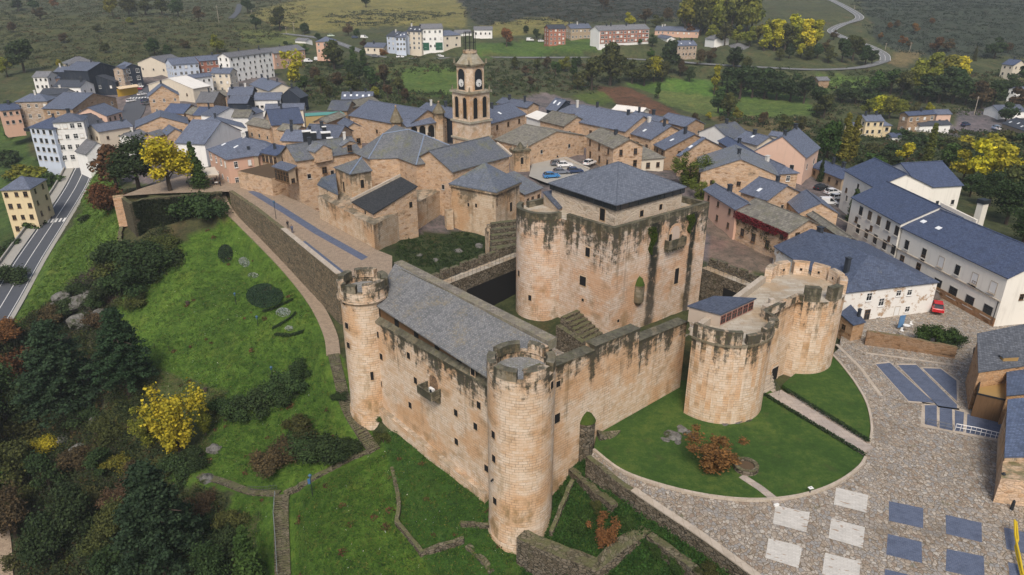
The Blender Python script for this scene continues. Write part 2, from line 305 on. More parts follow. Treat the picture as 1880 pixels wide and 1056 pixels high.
def m_leaf():
    n = NT('foliage'); c = n.n('ObjectInfo', 1); r = n.n('NewGeometry', 8)
    rr = n.math('FRACT', n.math('ADD', r, n.n('ObjectInfo', 5)))
    col = n.mix(rr, n.mix(1.0, c, (0.5, 0.55, 0.6), 'MULTIPLY'), n.mix(1.0, c, (1.6, 1.5, 1.3), 'MULTIPLY'))
    cl = n.noise(n.obj(), 0.45, 2); col = n.mix(n.step(cl, 0.4, 0.65, 0, 0.55), col, n.mix(1.0, c, (0.62, 0.72, 0.7), 'MULTIPLY'))
    n.b.inputs['Subsurface Weight'].default_value = 0.0
    tr = n.n('BsdfTranslucent', i_Color=col); ms = n.t.nodes.new('ShaderNodeMixShader'); ms.inputs[0].default_value = 0.25
    n.put(n.b.inputs['Base Color'], col); n.t.links.new(n.b.outputs[0], ms.inputs[1]); n.t.links.new(tr, ms.inputs[2]); n.t.links.new(ms.outputs[0], n.out.inputs[0])
    return n.m
def m_tint(name, rough=0.6, spec=0.3, metal=0.0, var=0.25):
    n = NT(name); c = n.n('ObjectInfo', 1); n.b.inputs['Specular IOR Level'].default_value = spec; n.b.inputs['Metallic'].default_value = metal
    return n.fin(n.mix(n.math('MULTIPLY', n.noise(n.obj(), 1.5, 4), var), c, n.mix(1.0, c, (0.45, 0.45, 0.45), 'MULTIPLY')), rough)
def m_glass():
    n = NT('dark_glass'); n.b.inputs['Specular IOR Level'].default_value = 0.5
    return n.fin(n.mix(n.n('ObjectInfo', 5), (0.008, 0.01, 0.013), (0.03, 0.034, 0.04)), 0.12)
def m_wood(name, a, b):
    n = NT(name); u = n.uv(); w = n.noise(n.map(u, (6.0, 0.5, 1)), 1.0, 4); return n.fin(n.mix(w, a, b), 0.7)
def m_rock():
    n = NT('rock'); g = n.geo(); v = n.n('TexVoronoi', 0, feature='DISTANCE_TO_EDGE', i_Vector=g, i_Scale=0.9)
    c = n.ramp(n.noise(g, 1.2, 6, 0.75), [(0.3, (0.05, 0.05, 0.045)), (0.5, (0.14, 0.135, 0.125)), (0.74, (0.22, 0.215, 0.2))])
    c = n.mix(n.step(n.noise(g, 0.5, 5, 0.7), 0.5, 0.62), c, (0.04, 0.05, 0.02)); n.bump(n.noise(g, 2.0, 6), 1.0, 0.3); return n.fin(c, 0.95)
CAST = m_ashlar('castle_stone', (0.62, 0.475, 0.345), (0.53, 0.36, 0.22), (0.68, 0.565, 0.45), (0.13, 0.095, 0.065))
KEEPM = m_ashlar('keep_stone', (0.53, 0.425, 0.33), (0.46, 0.31, 0.205), (0.6, 0.52, 0.44), (0.1, 0.075, 0.05), stain=1.0, grey=0.5, decay=0.05)
CHUR = m_ashlar('church_ashlar', (0.52, 0.395, 0.275), (0.45, 0.305, 0.185), (0.58, 0.47, 0.35), (0.15, 0.11, 0.065), 0.8, 0.4, 0.75, 0.4)
TERR = m_ashlar('terrace_paving', (0.42, 0.37, 0.3), (0.36, 0.3, 0.22), (0.5, 0.46, 0.39), (0.16, 0.13, 0.1), 1.3, 0.5, 0.0, 0.25, 0.12)
RUB = m_rubble('rubble_stone', [(0.12, (0.22, 0.13, 0.075)), (0.26, (0.48, 0.31, 0.185)), (0.55, (0.62, 0.44, 0.295)), (0.75, (0.56, 0.42, 0.31)), (0.95, (0.38, 0.25, 0.16))], (0.5, 0.36, 0.245), 2.4, 0.42)
DRY = m_rubble('dry_stone', [(0.1, (0.07, 0.06, 0.045)), (0.4, (0.13, 0.11, 0.08)), (0.65, (0.21, 0.18, 0.14)), (0.9, (0.1, 0.095, 0.08))], (0.03, 0.027, 0.018), 2.8, 0.6, True, 0.1, 0.75)
PLA = m_plaster('plaster')
SLATE = m_slate('slate_roof'); SLATEL = m_slate('slate_lichen', lich=0.5); SLAB = m_slate('stone_slabs', 0.7, 0.5, 0.65, 0.2, 0.8, 1.2, ((0.22, 0.205, 0.165), (0.13, 0.13, 0.08))); CSL = m_slate('wing_slate', 0.34, 0.22, 0.42, 0.3, 0.6, 1.3, ((0.3, 0.24, 0.13), (0.2, 0.17, 0.11)))
COB = m_cobble(); GLASS = m_glass(); LEAF = m_leaf(); TINT = m_tint('tinted_paint'); METAL = m_tint('painted_metal', 0.45, 0.5); CARP = m_tint('car_paint', 0.25, 0.6, 0.0, 0.06)
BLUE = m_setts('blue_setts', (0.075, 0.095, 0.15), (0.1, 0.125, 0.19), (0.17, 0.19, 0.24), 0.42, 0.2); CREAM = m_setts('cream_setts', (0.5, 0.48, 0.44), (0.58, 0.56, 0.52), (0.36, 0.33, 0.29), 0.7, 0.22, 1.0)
KERB = m_setts('kerb_stone', (0.4, 0.34, 0.27), (0.46, 0.4, 0.33), (0.2, 0.16, 0.12), 0.9, 5.0)
LAWN = m_grass('lawn_grass', (0.018, 0.042, 0.009), (0.04, 0.088, 0.015), (0.1, 0.14, 0.028), (0.07, 0.08, 0.025), 0.6, 0.45)
TER = m_terrain(); ROCK = m_rock()
ASPH = flat('asphalt', (0.085, 0.092, 0.108), 0.85, 0, 0.2, 0.4); PAVE = flat('pale_paving', (0.36, 0.345, 0.31), 0.85, 0, 0.25, 0.5); PAINT = flat('road_paint', (0.7, 0.7, 0.68), 0.6)
DARK = flat('dark_void', (0.012, 0.012, 0.013), 0.9); BLKM = flat('black_metal', (0.02, 0.024, 0.03), 0.5); WHITE = flat('white_paint', (0.75, 0.75, 0.73), 0.6)
BARK = flat('bark', (0.06, 0.045, 0.034), 0.95); WOOD = m_wood('brown_wood', (0.09, 0.05, 0.025), (0.17, 0.1, 0.05)); SOIL = flat('bare_soil', (0.11, 0.075, 0.045), 0.95, 0, 0.4, 0.8)
TYRE = flat('tyre_rubber', (0.015, 0.015, 0.016), 0.8); RED = flat('red_lamp', (0.4, 0.02, 0.015), 0.3); SKIN = flat('skin', (0.5, 0.3, 0.21), 0.6); BRICKP = m_setts('promenade_paving', (0.27, 0.205, 0.15), (0.35, 0.275, 0.2), (0.13, 0.1, 0.075), 0.5, 0.3)
OCHRE = flat('ochre_render', (0.34, 0.22, 0.085), 0.85, 0, 0.2, 0.6)
# ---------------------------------------------------------------- terrain
CTL = [(697,750,-5.5),(897,917,-7.5),(950,992,-9),(1012,940,-6.5),(1056,850,-2.6),(1232,725,-.7),(1310,775,-.7),(1490,710,-.7),
 (1030,880,-5),(1600,900,-.8),(1850,1000,-.8),(1600,650,-.8),(1720,620,-.4),(1500,1050,-.8),(1740,590,.2),(1770,650,-.4),
 (1119,612,1.6),(960,600,1),(1200,560,1.6),(820,440,3.6),(760,462,4.2),(690,460,5.9),(430,345,5.6),(560,430,5.8),(1350,440,2.5),(1320,480,1.8),(1000,310,6.3),(1060,290,6.3),(880,250,5),
 (1400,330,2),(1520,355,.5),(1600,420,0),(1700,500,0),(1800,300,-4),(1600,245,-12),(1700,235,-12),(1820,240,-13),(1500,290,-5),(1400,215,-10.5),(1280,180,-10),(1200,165,-9),(1130,170,-7),
 (1000,165,-4),(1300,120,0),(1100,130,-2),(1000,107,4),(1300,112,2.5),(1140,88,9.6),(950,85,9),(720,98,8.8),(760,97,8.8),(800,94,8.8),(840,90,9),(1030,84,9.8),(1060,76,10),(1095,90,9.3),(1185,88,9.3),(1250,78,8),(1420,95,7),(1850,125,-2),(1880,190,-8),(1700,100,4),(1625,115,2),(1560,65,12),(1580,30,22),(1525,0,28),
 (1300,40,20),(1750,60,13),(1850,20,24),(1000,30,20),(600,30,20),(200,60,14),(30,100,8),(940,0,27),(200,0,27),(1800,0,27),(600,70,10.5),(800,100,6.5),(780,105,5.5),(600,120,2),(650,150,-1),(750,170,-1),(780,180,-1),
 (640,180,1),(500,140,3),(420,160,2.5),(330,130,4),(250,200,-1),(250,175,0),(200,165,1.5),(100,160,1),(30,190,-3),(20,230,-8),(60,292,-8),(158,290,-7),(178,270,-6),(350,230,2),(450,210,2),(550,200,2),
 (600,250,4),(300,270,2),(330,330,4),(220,350,3.6),(270,345,4),(400,345,5),(0,590,-15),(60,460,-14),(100,405,-13),(150,310,-9),(0,480,-17.5),(30,440,-17),(45,415,-15),(110,320,-14),(20,320,-16),(20,250,-12),
 (150,440,-9),(70,580,-14),(200,400,-4),(222,455,-3.5),(370,445,-2.6),(430,400,0),(520,500,-3),(600,640,-4),(640,760,-6.5),(690,830,-9),(400,500,-6),(300,560,-10),(450,650,-9.5),(350,680,-13),(250,700,-16),
 (560,760,-10),(520,690,-9.8),(100,525,-13),(20,600,-15.8),(120,620,-21),(50,720,-27),(0,800,-31),(100,800,-28),(200,750,-20),(250,850,-23),(350,840,-17.5),(100,950,-32),(0,1050,-38),(200,1050,-28),(300,950,-22),
 (400,900,-16.5),(450,1050,-18),(510,910,-13.5),(570,880,-12.5),(620,1000,-12.3),(700,900,-9.8),(750,1000,-10.3),(800,1040,-10.8),(850,990,-9.3),(900,1056,-10.8),(1000,1056,-11)]
cw = [tuple(P(*c)) for c in CTL] + [(-700, 1500, 60), (0, 1500, 70), (700, 1500, 65), (-1100, 700, 45), (1100, 700, 45), (-500, 60, -40), (500, 60, -10), (0, -30, -22), (-200, -30, -45), (200, -30, -8), (-300, 2600, 150), (600, 2600, 150)]
_wp = [P(*q, 0) for q in ((1085, 838), (1130, 876), (1200, 925), (1290, 985), (1400, 1066), (1480, 1125))]
for i_ in range(len(_wp) - 1):
    a_, b_ = _wp[i_], _wp[i_ + 1]; d_ = (b_ - a_).normalized(); n_ = Vector((d_.y, -d_.x, 0)); n_ = n_ if n_.x < 0 else -n_
    for f_ in (.15, .6):
        for o_, z_ in ((.6, -1.0), (3, -3.7), (6, -6.9), (10, -9.0)):
            q_ = a_.lerp(b_, f_) + n_ * o_
            if i_ > 0 or o_ < 5: cw.append((q_.x, q_.y, z_ - (1.0 if i_ == 0 else 0)))
cwa = np.array(cw)
def _phi(d): return d
_n = len(cwa); _A = np.zeros((_n + 3, _n + 3)); _d = np.linalg.norm(cwa[:, None, :2] - cwa[None, :, :2], axis=2)
_A[:_n, :_n] = _phi(_d) ; _A[:_n, :_n] -= np.eye(_n) * 0.15; _A[:_n, _n] = 1; _A[:_n, _n + 1:] = cwa[:, :2]; _A[_n, :_n] = 1; _A[_n + 1:, :_n] = cwa[:, :2].T
_w = np.linalg.solve(_A, np.concatenate([cwa[:, 2], [0, 0, 0]]))
def rbf(x, y):
    x = np.atleast_1d(np.asarray(x, float)); y = np.atleast_1d(np.asarray(y, float)); out = np.empty(x.shape); k = 20000
    for i in range(0, len(x), k):
        a, b = x[i:i + k], y[i:i + k]
        r = np.sqrt((a[:, None] - cwa[None, :, 0])**2 + (b[:, None] - cwa[None, :, 1])**2)
        out[i:i + k] = _phi(r) @ _w[:_n] + _w[_n] + a * _w[_n + 1] + b * _w[_n + 2]
    return out
def hash2(i, j): v = np.sin(i * 127.1 + j * 311.7) * 43758.5453; return v - np.floor(v)
def vnoise(x, y):
    i = np.floor(x); j = np.floor(y); u = x - i; v = y - j; u = u * u * (3 - 2 * u); v = v * v * (3 - 2 * v)
    return (hash2(i, j) * (1 - u) + hash2(i + 1, j) * u) * (1 - v) + (hash2(i, j + 1) * (1 - u) + hash2(i + 1, j + 1) * u) * v
def fbm(x, y, o=4):
    s = 0; a = 0.5
    for k in range(o): s = s + a * vnoise(x * 2**k + k * 17.3, y * 2**k - k * 9.1); a *= 0.5
    return s
PLAZA_PX = [(1085,838),(1130,878),(1200,925),(1290,985),(1400,1068),(1460,1100),(2150,1100),(2150,700),(1860,560),(1800,520),(1700,560),(1560,540),(1540,640),(1440,730),(1330,790),(1235,735),(1100,808)]
PLAZA = [P(x, y, 0) for x, y in PLAZA_PX]
PZ = 6.3
PROM_PX = [(425,352),(470,383),(520,422),(570,463),(640,520),(720,520),(720,470),(690,458),(650,425),(560,375),(480,340),(430,325),(350,318),(262,345),(222,360),(300,355),(405,352)]
PROM = [P(x, y, PZ) for x, y in PROM_PX]
LEVEL = [(PLAZA, -0.45), (PROM, PZ - 0.4)]
RIB = {}
def ribbon(name, px, w, lift=0.12, step=2.0):
    pts = []
    for u, v, z in px: pts.append(P(u, v, z))
    out = []
    for i in range(len(pts) - 1):
        p0 = pts[max(i - 1, 0)]; p1 = pts[i]; p2 = pts[i + 1]; p3 = pts[min(i + 2, len(pts) - 1)]
        k = max(2, int((p2 - p1).length / step))
        for q in range(k):
            t = q / k; out.append(0.5 * ((2 * p1) + (p2 - p0) * t + (2 * p0 - 5 * p1 + 4 * p2 - p3) * t * t + (3 * p1 - p0 - 3 * p2 + p3) * t**3))
    out.append(pts[-1]); RIB[name] = (out, w); return out
def ground_raw(x, y):
    x = np.atleast_1d(np.asarray(x, float)); y = np.atleast_1d(np.asarray(y, float)); z = rbf(x, y)
    far = np.clip((np.hypot(x, y) - 60) / 300, 0, 1)
    near = np.clip(1 - (np.hypot(x, y) - 60) / 120, 0, 1); z = z + (fbm(x * 0.35, y * 0.35, 3) - 0.45) * 0.7 + near * (fbm(x * 1.1 + 5, y * 1.1, 2) - 0.38) * 0.35 + (fbm(x * 0.06, y * 0.06, 3) - 0.45) * (0.9 + 5 * far)
    return z
def carve(x, y, z):
    for poly, lv in LEVEL:
        m = inpoly(x, y, poly); z = np.where(m, lv, z)
    for pts, w in RIB.values():
        pa = np.array([tuple(p) for p in pts]); lo = pa[:, :2].min(0) - w - 4; hi = pa[:, :2].max(0) + w + 4
        m = (x > lo[0]) & (x < hi[0]) & (y > lo[1]) & (y < hi[1]); ix = np.nonzero(m)[0]
        if not len(ix): continue
        best = np.full(len(ix), 1e9); bz = np.zeros(len(ix)); qx, qy = x[ix], y[ix]
        for i in range(len(pa) - 1):
            a, b = pa[i], pa[i + 1]; d = b[:2] - a[:2]; L = d @ d + 1e-9
            t = np.clip(((qx - a[0]) * d[0] + (qy - a[1]) * d[1]) / L, 0, 1); dd = np.hypot(qx - a[0] - t * d[0], qy - a[1] - t * d[1]); zz = a[2] + t * (b[2] - a[2])
            k = dd < best; best = np.where(k, dd, best); bz = np.where(k, zz, bz)
        f = np.clip((best - w / 2 - 0.5) / (1.5 + w * 0.35), 0, 1); f = f * f * (3 - 2 * f)
        z[ix] = (bz - 0.22) * (1 - f) + z[ix] * f
    return z
def ground(x, y):
    x = np.atleast_1d(np.asarray(x, float)); y = np.atleast_1d(np.asarray(y, float)); return carve(x, y, ground_raw(x, y))
def gz(x, y): return float(ground(x, y)[0])
def T(u, v):                                   # where a line of sight meets the ground
    d = ray(u, v); t = 25.0; pt = t; ts = []
    t = 30 * 1.012 ** np.arange(0, 330); x = d[0] * t; y = d[1] * t; z = H0 + d[2] * t
    g = ground(x, y); k = np.nonzero(z < g)[0]
    if not len(k): i = len(t) - 1; return Vector((x[i], y[i], g[i]))
    i = k[0]; a, b = t[max(i - 1, 0)], t[i]
    tt = np.linspace(a, b, 24); x = d[0] * tt; y = d[1] * tt; z = H0 + d[2] * tt; g = ground(x, y); k = np.nonzero(z < g)[0]; j = k[0] if len(k) else 23
    return Vector((x[j], y[j], g[j]))
ROADW = ribbon('road', [(-190,830,-16.5),(-60,655,-15.6),(0,565,-14.9),(52,478,-14),(100,405,-12.8),(138,345,-10.6),(160,300,-8.4),(176,278,-6.6)], 6.6)
FAR1 = ribbon('far_road', [(520,62,11.5),(600,73,10.2),(690,103,6.2),(760,108,5.4),(870,106,4.8),(1000,106,4.2),(1100,106,4),(1220,112,3),(1300,118,2),(1400,124,1.2),(1500,128,.6),(1580,124,1),(1625,112,2.4)], 6.0, step=4)
FAR2 = ribbon('winding_road', [(1625,112,2.4),(1622,100,4.4),(1595,85,8),(1555,72,11),(1527,58,14),(1545,46,17),(1578,34,21),(1560,18,24.5),(1520,-2,28.5),(1480,-14,33)], 6.5, step=4)
TRACK = ribbon('track', [(425,34,19),(436,22,21.5),(440,8,25)], 7, step=4)
STREET = ribbon('street', [(180,272,-6),(205,250,-4.4),(228,228,-2.6),(243,208,-1.6),(250,190,-.6),(262,174,0.3),(300,150,2.6)], 9.0, step=3)
# garden paths and steps below the castle
PATHW = ribbon('garden_path', [(404,352,5.3),(415,380,3.2),(445,410,1.2),(520,485,-.8),(575,552,-2),(605,610,-3),(612,650,-3.6)], 2.4, step=1.0)
STEPS1 = ribbon('steps_upper', [(612,650,-3.6),(622,690,-4.6),(634,738,-6),(652,775,-7.3),(688,826,-9.3)], 1.8, step=.7)
PATHLOW = ribbon('stone_edge', [(688,826,-9.3),(640,846,-10.4),(580,878,-12),(524,908,-13.4)], 1.1, step=1.0)
STEPS2 = ribbon('steps_lower', [(518,908,-13.4),(516,935,-14),(517,990,-15.2),(520,1085,-17.4)], 2.1, step=.6)
PATHEND = ribbon('path_end', [(366,872,-17),(410,884,-16),(460,902,-14.6),(512,905,-13.5)], 1.2, step=1.0)
CORNERP = ribbon('corner_path', [(0,950,-33),(8,1000,-35),(12,1080,-37)], 2.0, step=1.0)
# the sheet: a fan of quads, dense near the camera, out to the horizon
nA, nR = 420, 430
ang = np.linspace(-1.13, 1.13, nA); rad = 34 * (2400 / 34.0) ** (np.linspace(0, 1, nR) ** 1.08)
AA, RR = np.meshgrid(ang, rad); gx = (np.sin(AA) * RR).ravel(); gy = (np.cos(AA) * RR - 8).ravel()
gzv = ground(gx, gy)
dep = gy * cP - (gzv - H0) * sP; GU = CX + F * gx / dep; GV = CY - F * (gy * sP + (gzv - H0) * cP) / dep
wu = (fbm(gx * .25, gy * .25) - .47) * 26 + (fbm(gx * .03 + 7, gy * .03) - .47) * 30; wv = (fbm(gx * .25 + 31, gy * .25) - .47) * 16
Cc = np.tile(np.array([0.05, 0.068, 0.026]), (len(gx), 1)); Dn = np.ones(len(gx)) * 0.9
def zone(poly, col, dn=0.9, jit=1.0):
    m = inpoly(GU + wu * jit, GV + wv * jit, poly); Cc[m] = col; Dn[m] = dn
G1 = (0.066, 0.142, 0.018); G2 = (0.04, 0.09, 0.016); DRYG = (0.14, 0.145, 0.045); SCR = (0.03, 0.046, 0.031); BRN = (0.1, 0.06, 0.03); PAV = (0.13, 0.125, 0.12)
zone([(-200,-200),(2100,-200),(2100,60),(-200,60)], (0.05, 0.066, 0.03), jit=.2)
zone([(-200,20),(560,40),(560,130),(240,110),(-200,130)], (0.05, 0.064, 0.022), jit=.5)
zone([(450,25),(560,-5),(850,-5),(860,50),(700,48),(600,60),(500,45)], DRYG, .3, .3)
zone([(830,-10),(1250,-10),(1260,30),(1000,48),(880,48)], (0.03, 0.039, 0.03), jit=.3)
zone([(880,48),(1000,30),(1060,42),(1000,60),(900,70)], DRYG, .3, .2)
zone([(1560,-20),(2200,-20),(2200,110),(1650,100),(1600,70),(1600,40)], SCR, jit=.3)
zone([(430,52),(540,60),(560,85),(450,80)], (0.08, 0.11, 0.03), .5, .3)
zone([(870,80),(1100,72),(1110,88),(1000,106),(870,104)], (0.055, 0.11, 0.022), .5, .15)
zone([(690,120),(880,118),(900,175),(700,180)], (0.06, 0.085, 0.025), .9, .3)
zone([(735,130),(800,118),(880,140),(870,165),(790,180),(740,165)], (0.06, 0.115, 0.022), .8, .3)
zone([(900,110),(1080,108),(1110,160),(900,170)], (0.05, 0.065, 0.03), .9, .4)
zone([(1150,155),(1230,146),(1300,145),(1480,180),(1500,210),(1390,215),(1310,216),(1200,172)], (0.058, 0.125, 0.022), .5, .15)
zone([(1220,146),(1300,145),(1310,178),(1262,178)], (0.062, 0.14, 0.022), .4, .1)
zone([(1200,165),(1310,178),(1320,215),(1280,210),(1215,190)], (0.09, 0.135, 0.035), .5, .15)
zone([(1352,180),(1480,182),(1490,212),(1360,214)], (0.07, 0.125, 0.026), .5, .15)
zone([(1088,160),(1150,160),(1215,190),(1250,212),(1200,212),(1130,190)], (0.095, 0.055, 0.03), .3, .15)
zone([(1050,175),(1110,168),(1130,190),(1080,195)], (0.06, 0.1, 0.02), .5, .2)
zone([(1300,215),(1480,215),(1500,260),(1380,265)], (0.1, 0.095, 0.04), .8, .3)
zone([(1500,140),(1600,140),(1600,165),(1510,168)], (0.07, 0.13, 0.025), .4, .2)
zone([(1760,200),(1900,200),(1900,245),(1740,248)], (0.12, 0.12, 0.125), .1, .15)
zone([(1640,95),(1700,95),(1660,125),(1630,120)], (0.12, 0.11, 0.05), .3, .15)
zone([(120,150),(180,125),(320,130),(480,118),(520,150),(545,205),(900,200),(1000,170),(1280,240),(1480,300),(1560,360),(1700,430),(1860,560),(1700,640),(1400,480),(700,470),(440,360),(210,330),(170,280),(90,262),(45,215),(60,190)], PAV, .1, .12)
zone([(-20,230),(45,235),(60,290),(140,298),(110,340),(60,410),(-20,480)], (0.045, 0.09, 0.02), .6, .3)
zone([(-200,520),(40,420),(60,440),(-200,640)], (0.045, 0.08, 0.02), .6, .3)
zone([(1700,540),(1770,560),(1810,640),(1760,640)], (0.14, 0.12, 0.09), .5, .2)
# castle hill
zone([(150,300),(215,330),(230,470),(170,500),(20,610),(-40,620),(150,390)], (0.075, 0.15, 0.022), .8, .3)
zone([(220,350),(420,352),(430,400),(380,440),(225,470)], (0.05, 0.06, 0.025), .8, .1)
zone([(-300,620),(30,600),(170,500),(300,420),(340,480),(220,570),(180,620),(330,800),(300,1200),(-300,1200)], (0.05, 0.058, 0.03), .9, .5)
zone([(300,460),(380,420),(420,395),(440,400),(520,490),(590,560),(630,650),(660,740),(700,830),(650,850),(560,890),(515,905),(430,905),(300,880),(380,800),(330,760),(210,640),(200,580)], G1, .55, .5)
zone([(240,660),(420,720),(380,830),(260,860),(180,760)], (0.055, 0.075, 0.025), .9, .5)
zone([(430,900),(515,905),(690,828),(720,770),(900,920),(950,1000),(960,1200),(400,1200),(410,960)], (0.06, 0.135, 0.017), .6, .25)
zone([(700,790),(735,780),(905,925),(955,1000),(960,1200),(900,1200),(760,1010),(728,920)], (0.032, 0.088, 0.015), .4, .2)
zone([(70,600),(95,545),(150,500),(205,470),(225,520),(190,585),(120,640)], (0.04, 0.037, 0.03), 1, .2)
zone([(360,960),(480,940),(440,1200),(300,1200)], (0.05, 0.07, 0.025), .9, .5)
zone([(930,830),(1100,830),(1300,1000),(1460,1200),(900,1200),(940,1000)], G2, .6, .3)
zone([(700,430),(960,420),(960,520),(780,520),(690,480)], (0.03, 0.05, 0.018), 1, .3)
zone([(1300,400),(1420,420),(1420,500),(1300,500)], (0.15, 0.13, 0.1), .4, .1)
quads = (np.arange((nR - 1) * nA).reshape(nR - 1, nA)[:, :-1]).ravel()
fc = np.stack([quads, quads + 1, quads + nA + 1, quads + nA], 1)[:, ::-1]
me = bpy.data.meshes.new('ground'); me.vertices.add(len(gx)); me.vertices.foreach_set('co', np.stack([gx, gy, gzv], 1).ravel())
me.loops.add(fc.size); me.loops.foreach_set('vertex_index', fc.ravel()); me.polygons.add(len(fc)); me.polygons.foreach_set('loop_start', np.arange(0, fc.size, 4)); me.polygons.foreach_set('use_smooth', np.ones(len(fc), bool)); me.update(); me.validate()
a = me.attributes.new('Col', 'FLOAT_COLOR', 'POINT'); a.data.foreach_set('color', np.concatenate([Cc, np.ones((len(gx), 1))], 1).ravel())
a = me.attributes.new('Dense', 'FLOAT', 'POINT'); a.data.foreach_set('value', Dn)
me.materials.append(TER); tag(link(bpy.data.objects.new('ground', me)), kind='structure')
def lay(name, key, mats, w=None, lift=0.0, off=0.0, t=0.25, mi=0):
    pts, ww = RIB[key]; w = w or ww; path = [(p.x, p.y) for p in pts]
    if off: L, _ = offset_path(path, 2 * off); path = L
    b = MB(); b.strip(path, w, [p.z + lift - t for p in pts], [p.z + lift for p in pts]); return b.obj(name, mats)
ASPHL = flat('worn_asphalt', (0.17, 0.175, 0.18), 0.85, 0, 0.2, 0.2)
for nm, key, m, w, l in (('road', 'road', ASPH, 6.6, 0), ('far_road', 'far_road', ASPHL, 6, .25), ('winding_road', 'winding_road', ASPHL, 6.5, .3), ('dirt_track', 'track', ASPH, 5, .3), ('street', 'street', ASPH, 9, .05)):
    tag(lay(nm, key, m, w, l), kind='structure')
RP = [p for p in ROADW]
b = MB()
def mark(b, key, off, w, lift, dash=None, mi=0):
    pts, _ = RIB[key]; L, _ = offset_path([(p.x, p.y) for p in pts], 2 * off) if off >= 0 else offset_path([(p.x, p.y) for p in pts], 2 * off)
    for i in range(len(L) - 1):
        if dash and (i // dash) % 2: continue
        a, c = Vector(L[i]), Vector(L[i + 1]); n = Vector((-(c - a).y, (c - a).x)).normalized() * w / 2
        za, zc = pts[i].z + lift, pts[i + 1].z + lift
        b.face([(a.x - n.x, a.y - n.y, za), (c.x - n.x, c.y - n.y, zc), (c.x + n.x, c.y + n.y, zc), (a.x + n.x, a.y + n.y, za)], mi)
mark(b, 'road', 0, .16, .012); mark(b, 'road', 2.9, .16, .012); mark(b, 'road', -2.9, .14, .012)
ci = min(range(len(RP)), key=lambda i: abs(proj(RP[i])[1] - 404)); cdir = (RP[ci + 1] - RP[ci]).normalized(); cn = Vector((-cdir.y, cdir.x, 0)).normalized()
for k in range(6):
    c = RP[ci] + cn * (k * 1.05 - 2.6); h = Vector((cdir.x, cdir.y, cdir.z)) * 1.6; n = cn * .28; u = Vector((0, 0, .02))
    b.face([c - h - n + u, c - h + n + u, c + h + n + u, c + h - n + u][::-1])
tag(b.obj('road_markings', PAINT), kind='structure')
b = MB(); mark(b, 'winding_road', 0, .2, .32); mark(b, 'winding_road', 3.0, .2, .32); mark(b, 'winding_road', -3.0, .2, .32); mark(b, 'far_road', 0, .15, .27, 1); tag(b.obj('far_road_markings', PAINT), kind='structure')
b = MB(); p0 = P(240, 178, 0.3)
sp = RIB['street'][0]; si = min(range(len(sp)), key=lambda i: abs(proj(sp[i])[1] - 181)); sd = (sp[si + 1] - sp[si]).normalized(); sn = Vector((-sd.y, sd.x, 0)).normalized()
for k in range(7):
    c = sp[si] + sn * (k * 1.3 - 3.9); h = sd * 1.6; n = sn * .34; u = Vector((0, 0, .08)); b.face([c - h - n + u, c - h + n + u, c + h + n + u, c + h - n + u][::-1])
tag(b.obj('street_crossing', PAINT), kind='structure')
tag(lay('pavement', 'road', [PAVE], 2.6, .14, 4.75, .5), kind='structure')
tag(lay('road_kerb', 'road', [PAVE], 1.0, .14, -3.85, .5), kind='structure')
b = MB(); L, _ = offset_path([(p.x, p.y) for p in RP], 12.6); b.strip(L, .35, [p.z - 1.5 for p in RP], [p.z + .85 for p in RP])
tag(b.obj('road_wall', PAVE), 'long low pale parapet wall along the outer pavement of the grey road', 'wall')
tag(lay('garden_path', 'garden_path', BRICKP, 2.3, .02, 0, .3), kind='structure')
tag(lay('path_end', 'path_end', DRY, 1.2, .06, 0, .3), kind='structure')
tag(lay('corner_path', 'corner_path', BRICKP, 2.0, .06, 0, .3), kind='structure')
def stairs(key, name, label, w, run=0.45):
    pts, _ = RIB[key]; b = MB(); n = len(pts)
    for i in range(n - 1):
        a, c = pts[i], pts[i + 1]; d = Vector((c.x - a.x, c.y - a.y, 0)); k = 2
        if i % 5 == 4: k = 1
        rz = math.atan2(d.y, d.x)
        for q in range(k):
            m = a + (c - a) * ((q + .5) / k); b.box((m.x, m.y, m.z - .5), (d.length / k * .86, w, .56), rz, 0, False)
    return tag(b.obj(name, DRY), label, 'steps')
stairs('steps_upper', 'stone_steps', 'narrow stone steps winding down beside the corner tower at the end of the brick path', 1.8)
stairs('steps_lower', 'stone_steps', 'straight flight of brown steps with a handrail going down the grass slope', 2.0)
# ---------------------------------------------------------------- windows and small shared parts (unit meshes, scaled per copy)
def unit_window(name, mats, frame=0.09, bars=1, depth=0.05, sill=True, dark=False):
    b = MB(); b.face([(-.5, -.012, -.5), (.5, -.012, -.5), (.5, -.012, .5), (-.5, -.012, .5)], 0)
    if frame > 0:
        for x0, x1, z0, z1 in ((-.5 - frame, -.5, -.5 - frame, .5 + frame), (.5, .5 + frame, -.5 - frame, .5 + frame), (-.5, .5, .5, .5 + frame), (-.5, .5, -.5 - frame, -.5)):
            b.box(((x0 + x1) / 2, -depth / 2 + .01, z0), (x1 - x0, depth + .02, z1 - z0), 0, 1)
    for k in range(bars): b.box(((k + 1) / (bars + 1) - .5, -.02, -.5), (.05, .03, 1), 0, 2)
    if bars: b.box((0, -.018, .12), (1, .028, .05), 0, 2)
    if sill: b.box((0, -.09, -.5 - frame - .07), (1.25, .2, .07), 0, 1)
    me = b.obj(name, mats); m = me.data; bpy.data.objects.remove(me); return m
